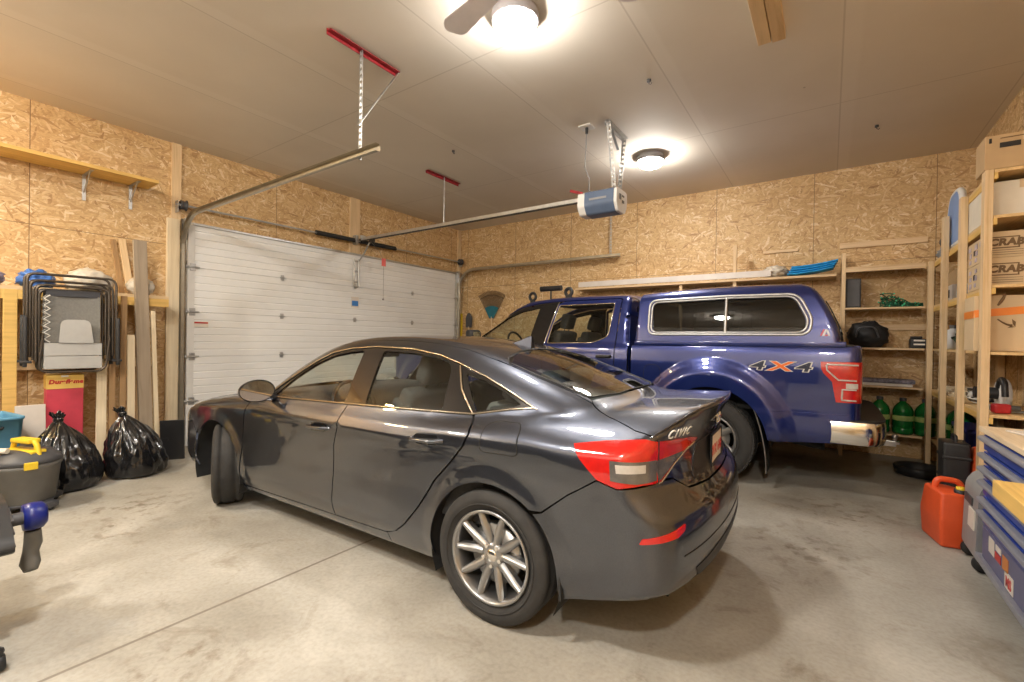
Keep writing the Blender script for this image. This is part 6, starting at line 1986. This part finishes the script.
tag(MB().prism([(p.x, p.y) for p in fillet([(4.92-.12, 1.545+.04, 0), (5.12, 1.555, 0), (5.12, 1.575, 0), (4.80, 1.605, 0)], .01, 3, True)], 'X', .98, 1.0).build('x_', M_green), 'x', 'x') if False else None
tag(MB().box((1.05, 4.80-.02, 1.362) if False else (1.02, 5.50, 1.372), (.10, .10, .05), bev=.006).build('yellow_box', M_yellow), 'small yellow box on the middle shelf beside the red tool box', 'box')
# things in front of the arrow carton are on level C front: flat yellow-green tray and book stack
# level D (.89): circular saw, cable coil, red tool, orange-lidded tub, pale boards
cs = empty('circular_saw', (1.10, 5.02, .892), R(90), 'circular saw with pale blade guard lying on the shelf above the tool chest', 'power tool')
MB().lathe([(0, -.03), (.10, -.03), (.115, -.02), (.115, .02), (.10, .03), (0, .03)], c=(0, 0, .125), n=40, axis='Y').build('blade_guard', M_white_plastic, cs)
MB().box((0, 0, .012), (.34, .16, .012), bev=.003).build('base_plate', M_steel, cs)
MB().cyl((0, .03, .13), (0, .16, .13), .045).build('motor', M_black_plastic, cs)
MB().tube(fillet([(-.03, .03, .18), (-.08, .03, .25), (-.17, .03, .23), (-.19, .03, .12)], .04, 5), .02, n=10).build('handle', M_black_plastic, cs)
ec = empty('cable_coil', (1.07, 5.40, .892), 0, 'loose coil of white and black cable on the shelf beside the circular saw', 'cable')
for k, (m, n_) in enumerate(((M_cable_white, 6), (M_black_plastic, 4), (M_cable_white, 3))):
    random.seed(20+k); pts = []
    for i in range(n_*24):
        a = 2*pi*i/24; rr = 1+.12*random.uniform(-1, 1)*.5+.1*math.sin(i*.37+k)
        pts.append((.085*rr*cos(a), .17*rr*sin(a), .015+.022*k+.09*(i/(n_*24))+.015*math.sin(i*.21+k*2)))
    MB().tube(pts, .009, n=6).build('cable', m, ec)
for k in range(3):
    tag(MB().box((1.13, 6.42-.02*k, .901+.021*k), (.30-.03*k, .80-.1*k, .019), rot=(0, 0, .03*k-.03), bev=.002).build('scrap_board', M_pale), ['bottom', 'middle', 'top'][k]+' board of the small pale stack in the shelf corner', 'board', 'scrap boards in the shelf corner')
rd = empty('red_drill', (1.04, 4.79, .892), R(20), 'red and grey power tool lying at the near end of the shelf', 'power tool')
MB().box((0, 0, .036), (.10, .06, .07), bev=.018, seg=3).build('housing', M_red_plastic, rd)
MB().cyl((.045, 0, .04), (.11, 0, .04), .024, .018).build('chuck', M_grey_plastic, rd)
ot = lathe_thing('wipes_tub', (1.22, 4.76, .892), [(0, 0), (.055, 0), (.058, .02), (.058, .20), (0, .20)], M_white_plastic, 'white tub with an orange lid at the near end of the shelf', 'tub', [(.060, .20), (.060, .245), (.05, .255), (0, .255)], M_red_orange, band=[(.0585, .06), (.0590, .07), (.0590, .15), (.0585, .16)], bandm=M_mid_grey)
# level E / floor under the right unit
tote('storage_tote', (1.13, 5.86, .332), (.26, .56, .30), M_blue_plastic, 'dark blue tote with a blue lid on the lowest shelf of the right wall', lid=M_blue_plastic)
def jerry(name, loc, s, rz, label, spout=True, m=M_red_orange):
    r = empty(name, loc, rz, label, 'gas can', 'red plastic gas cans')
    sx, sy, sz = s
    b = bmesh.new(); bmesh.ops.create_cube(b, size=1)
    bmesh.ops.scale(b, vec=(sx, sy, sz*.86), verts=b.verts); bmesh.ops.translate(b, vec=(0, 0, sz*.43), verts=b.verts)
    bmesh.ops.subdivide_edges(b, edges=b.edges[:], cuts=1, use_grid_fill=True)
    for v in b.verts:
        if v.co.z > sz*.8:
            v.co.x *= .90; v.co.y *= .80
            if v.co.x > 0: v.co.z -= .03
        if v.co.z < .01: v.co.x *= .93; v.co.y *= .92
    bmesh.ops.bevel(b, geom=b.edges[:], offset=.022, segments=4, profile=.6, affect='EDGES')
    MB().bm(b, None, True).build('tank', m, r)
    MB().tube(fillet([(-sx*.36, sy*.1, sz*.82), (-sx*.32, sy*.1, sz*1.0), (sx*.16, sy*.1, sz*.98), (sx*.22, sy*.1, sz*.80)], .05, 6), .020, n=12).build('handle', m, r)
    MB().lathe([(.034, 0), (.034, .03), (.0, .03)], c=(sx*.0, -sy*.26, sz*.845), n=24).build('neck_ring', M_black_plastic, r)
    MB().lathe([(.024, .03), (.024, .048), (.0, .05)], c=(sx*.0, -sy*.26, sz*.845), n=20).build('cap', M_yellow, r)
    return r
jerry('gas_can', (.74, 4.42, 0), (.27, .33, .43), R(12), 'large orange-red gas can on the floor beside the tool chest')
jerry('gas_can', (1.0, 4.98, .0), (.24, .16, .70), R(90), 'tall red gas can behind the big one under the shelving')
bc = empty('black_case', (.835, 5.03, 0), 0, 'tall black ribbed plastic case standing between the shelf posts and the red cans', 'case')
b_ = MB().box((0, 0, .31), (.16, .22, .62), bev=.02, seg=3)
b_.build('body', M_black_plastic, bc)
for k in range(3): MB().box((0, 0, .16+.17*k), (.172, .232, .025), bev=.008).build('rib', M_black_plastic, bc)
MB().tube(fillet([(0, -.06, .62), (0, -.06, .665), (0, .06, .665), (0, .06, .62)], .02, 4), .012, n=8).build('handle', M_black_plastic, bc)
# grey wheeled cooler-like bin between can and chest
gb = empty('grey_bin', (.862, 4.06, 0), R(0), 'grey plastic wheeled bin wedged between the gas can and the tool chest', 'bin')
MB().prism([(p.x, p.y) for p in fillet([(-.115, .06, 0), (-.10, .50, 0), (-.05, .57, 0), (.06, .57, 0), (.11, .50, 0), (.11, .06, 0)], .05, 6, True)], 'Y', -.17, .17).build('body', M_mid_grey, gb)
for yy in (-.14, .14): MB().lathe([(0, -.02), (.045, -.02), (.05, 0), (.045, .02), (0, .02)], c=(-.075, yy, .05), n=24, axis='Y').build('wheel', M_black_plastic, gb)
MB().box((-.109, -.05, .30), (.008, .14, .12), rot=(0, .035, 0), bev=.003).build('label', M_white_plate, gb)
MB().box((-.105, .04, .40), (.012, .18, .05), rot=(0, .035, 0), bev=.003).build('grip', M_darkgrey, gb)

# ------------------------------------------------------------------ tool chest
tc_ = empty('tool_chest', (.76, 3.19, 0), 0, 'blue rolling tool chest with grey drawer pulls and a wooden top at the right edge', 'tool chest')
M_chest = mat('chest_blue', (0.020, 0.050, 0.30), 0.35, var=0.08, coat=0.3)
M_pull = mat('drawer_pull_grey', (0.30, 0.31, 0.36), 0.35, 0.3, var=0.08)
M_lav = mat('chest_lower_panel', (0.13, 0.13, 0.23), 0.45, var=0.08)
D_, W_ = .52, 1.28
MB().box((D_/2+.012, 0, .51), (D_-.02, W_, .74), bev=.006).build('cabinet', M_chest, tc_)
MB().box((D_/2, 0, .892), (D_+.03, W_+.03, .030), bev=.004).build('worktop', wood_mat('worktop_wood', (0.72, 0.58, 0.40), (0.58, 0.42, 0.24), axis='Y'), tc_)
zt = .862
for k, (z0, z1) in enumerate(((.775, .868), (.695, .770), (.615, .690), (.515, .610), (.435, .510), (.345, .430))):
    dr = MB().box((.006, 0, (z0+z1)/2), (.018, W_-.08, z1-z0-.006), bev=.003).build('drawer', M_chest, tc_)
    pr = [(p.x, p.y) for p in fillet([(0, 0, 0), (-.030, -.006, 0), (-.034, -.026, 0), (-.012, -.034, 0), (0, -.030, 0)], .008, 3, True)]
    MB().prism([(a-.002, b+z1-.006) for a, b in pr], 'Y', -W_/2+.05, W_/2-.05).build('drawer_pull', M_pull, dr)
lp_ = MB().box((.004, 0, .24), (.014, W_-.10, .19), bev=.003).build('lower_panel', M_lav, tc_)
MB().box((-.002, 0, .135), (.05, W_+.01, .035), bev=.008).build('bottom_rail', M_pull, tc_)
for (y, z, w_, h_, m) in ((.40, .275, .10, .085, M_white_plate), (.28, .30, .09, .03, M_white_plate), (.285, .255, .10, .04, M_red_paint), (.16, .27, .09, .07, mat('orange_sticker', (0.62, 0.22, 0.05), 0.5, var=0.1)), (.10, .20, .13, .085, M_white_plate)):
    s_ = MB().box((-.0045, y, z), (.003, w_, h_), bev=.001).build('sticker', m, lp_)
text_mesh('sticker_lettering', 'MS', .07, M_red_paint, lp_, frame((-.0065, .10, .195), (0, -1, 0), (0, 0, 1)), .0005, bold=.003)
for (y, z, r_) in ((.12, .84, .018), (.02, .72, .028)):
    MB().lathe([(0, -.004), (r_, -.003), (r_, .002), (0, .002)], c=(-.008, y, z), n=20, axis='X').build('lock', M_chrome, tc_)
for (x, y) in ((.08, .46), (.44, .46), (.08, -.5), (.44, -.5)):
    c_ = MB().box((x, y, .105), (.07, .07, .012)).box((x, y-.032, .075), (.04, .006, .06)).box((x, y+.032, .075), (.04, .006, .06)).build('caster_fork', M_steel, tc_)
    MB().lathe([(0, -.022), (.044, -.022), (.050, -.012), (.050, .012), (.044, .022), (0, .022)], c=(x+.015, y, .050), n=28, axis='Y').build('caster', M_black_plastic, c_)
# papers on the chest, a wooden bench beyond the frame
tag(MB().box((.90, 3.62, .913), (.12, .16, .008), rot=(0, 0, .3), bev=.001).build('note_pad', M_white_plate), 'white note pad on the wooden top of the tool chest', 'paper')
tag(MB().tube([(.85, 3.40, .918), (.95, 3.33, .918), (1.05, 3.42, .918), (1.12, 3.30, .918)], .008, n=8).build('pencil_string', M_cable_grey), 'thin cord lying on the wooden top of the tool chest', 'cord')
wb = empty('wooden_bench', (.655, 1.95, 0), 0, 'narrow wooden bench with a thick pale top reaching in front of the tool chest', 'bench')
MB().box((0, 0, .765), (.115, 1.80, .07), bev=.006).build('bench_top', M_yelY, wb)
for sx_ in (.02, .12):
    for sy_ in (-.2, -.1): pass
for (sx_, sy_) in ((.10, -.20), (-.10, -.20), (.10, -.02), (-.02, -.20)):
    pass
for (sx_, sy_) in ((-.03, -.8), (.03, -.8), (-.03, .05), (.03, .05)):
    MB().box((sx_, sy_, .365), (.04, .04, .73), bev=.004).build('leg', M_yelY, wb)

# ------------------------------------------------------------------ back shelves
M_green_glass = mat('green_bottle_plastic', (0.015, 0.26, 0.05), 0.10, var=0.15, trans=0.35, coat=0.4)
M_green_label = mat('green_label', (0.42, 0.55, 0.18), 0.5, var=0.2, vscale=20)
GW = 'green water bottles on the back shelf'
bot_pos = [(.30, 'first green water bottle from the truck on the back shelf'), (.515, 'second green water bottle from the truck on the back shelf'), (.73, 'green water bottle in the middle of the back shelf row'), (.93-.0, 'green water bottle half hidden by the corner post')]
def bottle(x, y, z, label):
    r = empty('water_bottle', (x, y, z), 0, label, 'bottle', GW)
    MB().lathe([(0, 0), (.088, 0), (.098, .015), (.098, .07), (.092, .078), (.098, .086), (.098, .22), (.092, .228), (.098, .236), (.098, .27), (.085, .315), (.055, .355), (.030, .375), (.028, .40), (0, .40)], n=36).build('body', M_green_glass, r)
    MB().lathe([(.0985, .16), (.0992, .162), (.0992, .215), (.0985, .217)], n=36).build('label_band', M_green_label, r)
    MB().lathe([(.032, .385), (.034, .388), (.034, .42), (.030, .425), (0, .425)], n=20).build('cap', M_darkgrey, r)
    return r
b0 = None
for x, lb in bot_pos:
    bottle(x if x < .9 else .80+.13, 7.08, .332, lb)
for (x, y, lb) in ((1.13, 6.62, 'green water bottle on the right shelving nearest the corner'), (1.13, 6.36, 'green water bottle on the right shelving next to the dark blue tote')):
    bottle(x, y, .332, lb)
pk = empty('rolled_mat', (.50, 7.10, .892), 0, 'flat grey striped mat lying on a white board on the back shelf', 'mat')
MB().box((.02, -.01, .016), (.56, .24, .030), bev=.003).build('white_board', M_white_plastic, pk)
MB().box((.04, .01, .056), (.58, .20, .048), bev=.012, seg=3).build('mat', mat('striped_mat', (0.20, 0.19, 0.24), 0.8, var=0.5, vscale=30), pk)
db = empty('duffel_bag', (.385, 7.10, 1.347), 0, 'black duffel bag on the back shelf above the striped mat', 'bag')
mb = MB(); blob(mb, (0, 0, .145), (.20, .15, .17), seed=6, amp=.16, flat=.001); mb.build('bag_body', mat('black_nylon', (0.012, 0.012, 0.013), 0.6, var=0.3), db)
MB().tube(fillet([(-.12, -.13, .12), (-.10, -.165, .24), (.06, -.165, .25), (.10, -.13, .12)], .05, 5), .010, n=8).build('strap', M_darkgrey, db)
bt = empty('battery_pack', (.855, 7.08, 1.347), 0, 'black battery charger with white labels on the back shelf beside the corner post', 'charger')
MB().box((0, 0, .055), (.16, .14, .11), bev=.012, seg=3).box((-.02, 0, .125), (.10, .11, .03), bev=.01, seg=3).build('body', M_black_plastic, bt)
for z in (.045, .09): MB().box((-.0, -.0715, z), (.10, .003, .018)).build('label', M_white_plate, bt)
cf = empty('wooden_decoy', (.33, 6.98, 1.347), 0, 'small brown bird-like carving at the front of the back shelf', 'ornament') if False else None
sl = empty('string_lights', (.58, 7.10, 1.832), 0, 'tangled heap of green string lights on the upper back shelf', 'lights')
random.seed(12)
pts = []
p = Vector((0, 0, .04))
for i in range(420):
    a = 2*pi*random.random()
    hmax = .04+.13*max(0, 1-((p.x+.06)/.22)**2)
    p = p+Vector((cos(a)*.05, sin(a)*.035, random.uniform(-.04, .04)))
    p.x = max(-.30, min(.30, p.x)); p.y = max(-.11, min(.11, p.y)); p.z = max(.008, min(hmax, p.z))
    pts.append(p.copy())
MB().tube(pts, .0055, n=5).build('wire', mat('green_wire', (0.008, 0.10, 0.05), 0.5, var=0.4, vscale=30), sl)
bm_ = MB()
for q in pts[::5]: bm_.ball((q.x, q.y, q.z+.004), .0095, 8, 6)
ob = bm_.build('bulbs', mat('bulb_green', (0.10, 0.55, 0.30), 0.2, var=0.6, vscale=40), sl); ob['kind'] = 'stuff'
bbx = empty('speaker_box', (.235, 7.12, 1.832), 0, 'black box standing behind the corner of the topper on the upper back shelf', 'box')
MB().box((0, 0, .18), (.15, .22, .36), bev=.006).build('cabinet', M_black_sheet, bbx)
MB().box((0, -.112, .18), (.12, .006, .32), bev=.003).build('grille', M_darkgrey, bbx)
# on the long shelf: blue tarp and clear bags
tp_ = empty('blue_tarp', (-.20, 7.10, 2.263), 0, 'folded bright blue tarp on the high shelf above the topper', 'tarp')
mb = MB()
for k in range(4):
    def fn(u, v, k=k):
        a = 2*pi*v
        return (-.27+.50*u+.015*k, .115*cos(a)*(1-.05*k), .03+.030*k+.05*u*u*1.2+.020*sin(a)+.006*noise.noise(Vector((u*9, v*6, k))))
    mb.grid(fn, 18, 16)
mb.build('folds', M_blue_tarp, tp_)
soft('clear_bag', (-.62, 7.10, 2.34), (.14, .11, .085), M_film, 'clear crumpled plastic bag beside the blue tarp', 'bag', 2.262, 21, amp=.3, freq=3.5)
bc2 = empty('hard_case', (.0, 7.12, 1.96), 0, 'x', 'case') if False else None
# floor: oil drain pan
od = empty('drain_pan', (.80, 6.42, 0), 0, 'black oil drain pan on the floor under the corner shelves', 'pan')
MB().lathe([(0, .012), (.12, .012), (.15, .05), (.16, .09), (.20, .105), (.215, .09), (.20, .02), (.16, 0), (0, 0)], n=40).build('pan', M_black_plastic, od)
# rake and shovel, broom on the back wall by the door
rk = empty('leaf_rake', (-5.62, YB-.03, 0), 0, 'teal and brown leaf rake hung fan-up on the back wall by the garage door', 'rake')
M_teal = mat('teal_plastic', (0.01, 0.14, 0.19), 0.4, var=0.2); M_tine = mat('brown_tines', (0.20, 0.13, 0.07), 0.6, var=0.2)
nt_ = 21
for k in range(nt_):
    a = R(-31+62*k/(nt_-1))
    d = Vector((sin(a), 0, cos(a)))
    MB().tube([Vector((0, 0, 1.70))+d*.10, Vector((0, 0, 1.70))+d*.62, Vector((0, -.03, 1.70))+d*.645], .007, n=5).build('tine', M_tine, rk)
pv = [(0.1*sin(R(-29)), 1.70+.1*cos(R(-29)))]+[(.34*sin(a), 1.70+.34*cos(a)) for a in [R(-30+60*i/10) for i in range(11)]]+[(0.1*sin(R(29)), 1.70+.1*cos(R(29)))]
MB().prism(pv, 'Y', -.010, .008).build('rake_head', M_teal, rk)
sp_ = [(.56*sin(a), -.012, 1.70+.56*cos(a)) for a in [R(-31+62*i/10) for i in range(11)]]
MB().tube(sp_, .010, n=6).build('spreader_bar', M_tine, rk)
MB().cyl((0, 0, .005), (0, 0, 1.82), .014).build('handle', M_stud, rk)
sh = empty('shovel', (-6.20, YB-.05, 0), 0, 'dark steel shovel standing blade-up in the corner beside the garage door track', 'shovel')
MB().cyl((0, 0, .02), (0, .0, 1.62), .016).build('handle', M_stud, sh)
MB().prism([(p.x, p.y) for p in fillet([(-.075, 1.60, 0), (.075, 1.60, 0), (.085, 1.82, 0), (0, 1.93, 0), (-.085, 1.82, 0)], [.02, .02, .06, .05, .06], 5, True)], 'Y', -.012, .006).build('blade', M_darkgrey, sh)
yb = empty('yellow_level', (-6.41, YB-.05, 0), 0, 'yellow stick standing in the corner beside the shovel', 'stick')
MB().box((0, 0, .95), (.04, .03, 1.9), bev=.004).build('stick', M_yellow, yb)
# ------------------------------------------------------------------ lamps
LAMP = 215.0
M_lamp = mat('lamp_diffuser', (0.9, 0.88, 0.85), 0.4, var=0.0, emit=(1.0, 0.95, 0.88), estr=LAMP)
M_lamp_off = mat('lamp_diffuser_bright', (0.9, 0.88, 0.85), 0.4, var=0.0, emit=(1.0, 0.95, 0.88), estr=LAMP*2.2)
M_lamp_rim = mat('lamp_rim', (0.30, 0.29, 0.30), 0.5, var=0.05)
M_tubelight = mat('tube_lamp', (0.9, 0.9, 0.88), 0.4, var=0.0, emit=(1.0, 0.93, 0.82), estr=70.0)
M_warm_lamp = mat('warm_lamp', (0.9, 0.85, 0.7), 0.4, var=0.0, emit=(1.0, 0.72, 0.30), estr=170.0)
def dome(x, y, label, r=.155, m=None):
    t = empty('ceiling_light', (x, y, ZC), 0, label, 'light', 'round dome lights on the ceiling')
    MB().lathe([(0, 0), (r*.95, 0), (r*1.06, -.012), (r*1.07, -.072), (r*1.0, -.078), (.0, -.078)], n=40).build('light_base', M_lamp_rim, t)
    prof = [(r*.95, -.074)]+[(r*.97*cos(a)**.7 if i < 9 else 0, -.080-.072*sin(a)) for i, a in enumerate([j*pi/2/9 for j in range(10)])]
    MB().lathe(prof, n=32).build('diffuser', m or M_lamp, t)
    return t
def strip(x, y, rz, label, L=1.2):
    t = empty('strip_light', (x, y, ZC), rz, label, 'light', 'strip lights on the ceiling behind the camera')
    MB().box((0, 0, -.03), (L+.06, .12, .055), bev=.008).build('housing', M_white_plastic, t)
    for s in (-1, 1): MB().cyl((-L/2, s*.035, -.075), (L/2, s*.035, -.075), .018, n=12).build('tube', M_tubelight, t)
    return t
dome(-1.835, 2.60, 'large lit round dome light on the ceiling above the sedan')
dome(-1.845, 5.55, 'lit round dome light on the ceiling above the truck')
dome(-1.84, -.35, 'dome light on the ceiling near the front wall in the middle', m=M_lamp_off)
dome(-4.9, -1.2, 'added fill dome light on the ceiling near the front wall, door side', m=M_lamp_off)  # added fill lamp out of view, evens out the light
dome(.4, -1.2, 'added fill dome light on the ceiling near the front wall, shelving side', m=M_lamp_off)  # unseen fill lamp, added to brighten the right side
fc = 0
for i in range(7):  # unseen cabinets, added so the sedan paint reflects something dark
    c_ = empty('added_cabinet', (-5.9+.95*i, YF+.30, 0), 0, ['first', 'second', 'third', 'fourth', 'fifth', 'sixth', 'seventh'][i]+' dark tall cabinet from the door side along the front wall, added unseen for dark reflections', 'cabinet', 'added dark cabinets along the front wall')
    MB().box((0, 0, 1.0), (.93, .52, 1.9), bev=.006).box((0, 0, .03), (.85, .44, .05)).build('carcass', M_black_sheet, c_)
    for s_ in (-1, 1):
        d_ = MB().box((s_*.232, .268, 1.0), (.455, .018, 1.86), bev=.003).build('door', M_darkgrey, c_)
        MB().box((s_*.03, .285, 1.0), (.012, .018, .14), bev=.003).build('handle', M_steel, d_)
dome(-5.7, -.9, 'warm bulb light on the ceiling above the left wall shelf', m=M_warm_lamp)

# keep the tree to thing > part > sub-part
bpy.context.view_layer.update()
def chain(o):
    c = [o]
    while c[-1].parent is not None: c.append(c[-1].parent)
    return c
fix = []
for o in list(COL.objects):
    c = chain(o)
    if len(c) > 3:
        fix.append((o, c[-2], o.matrix_world.copy()))
for o, anc, M in fix:
    o.parent = anc
    o.matrix_parent_inverse = Matrix.Identity(4)
    o.matrix_basis = anc.matrix_world.inverted() @ M
bpy.context.view_layer.update()
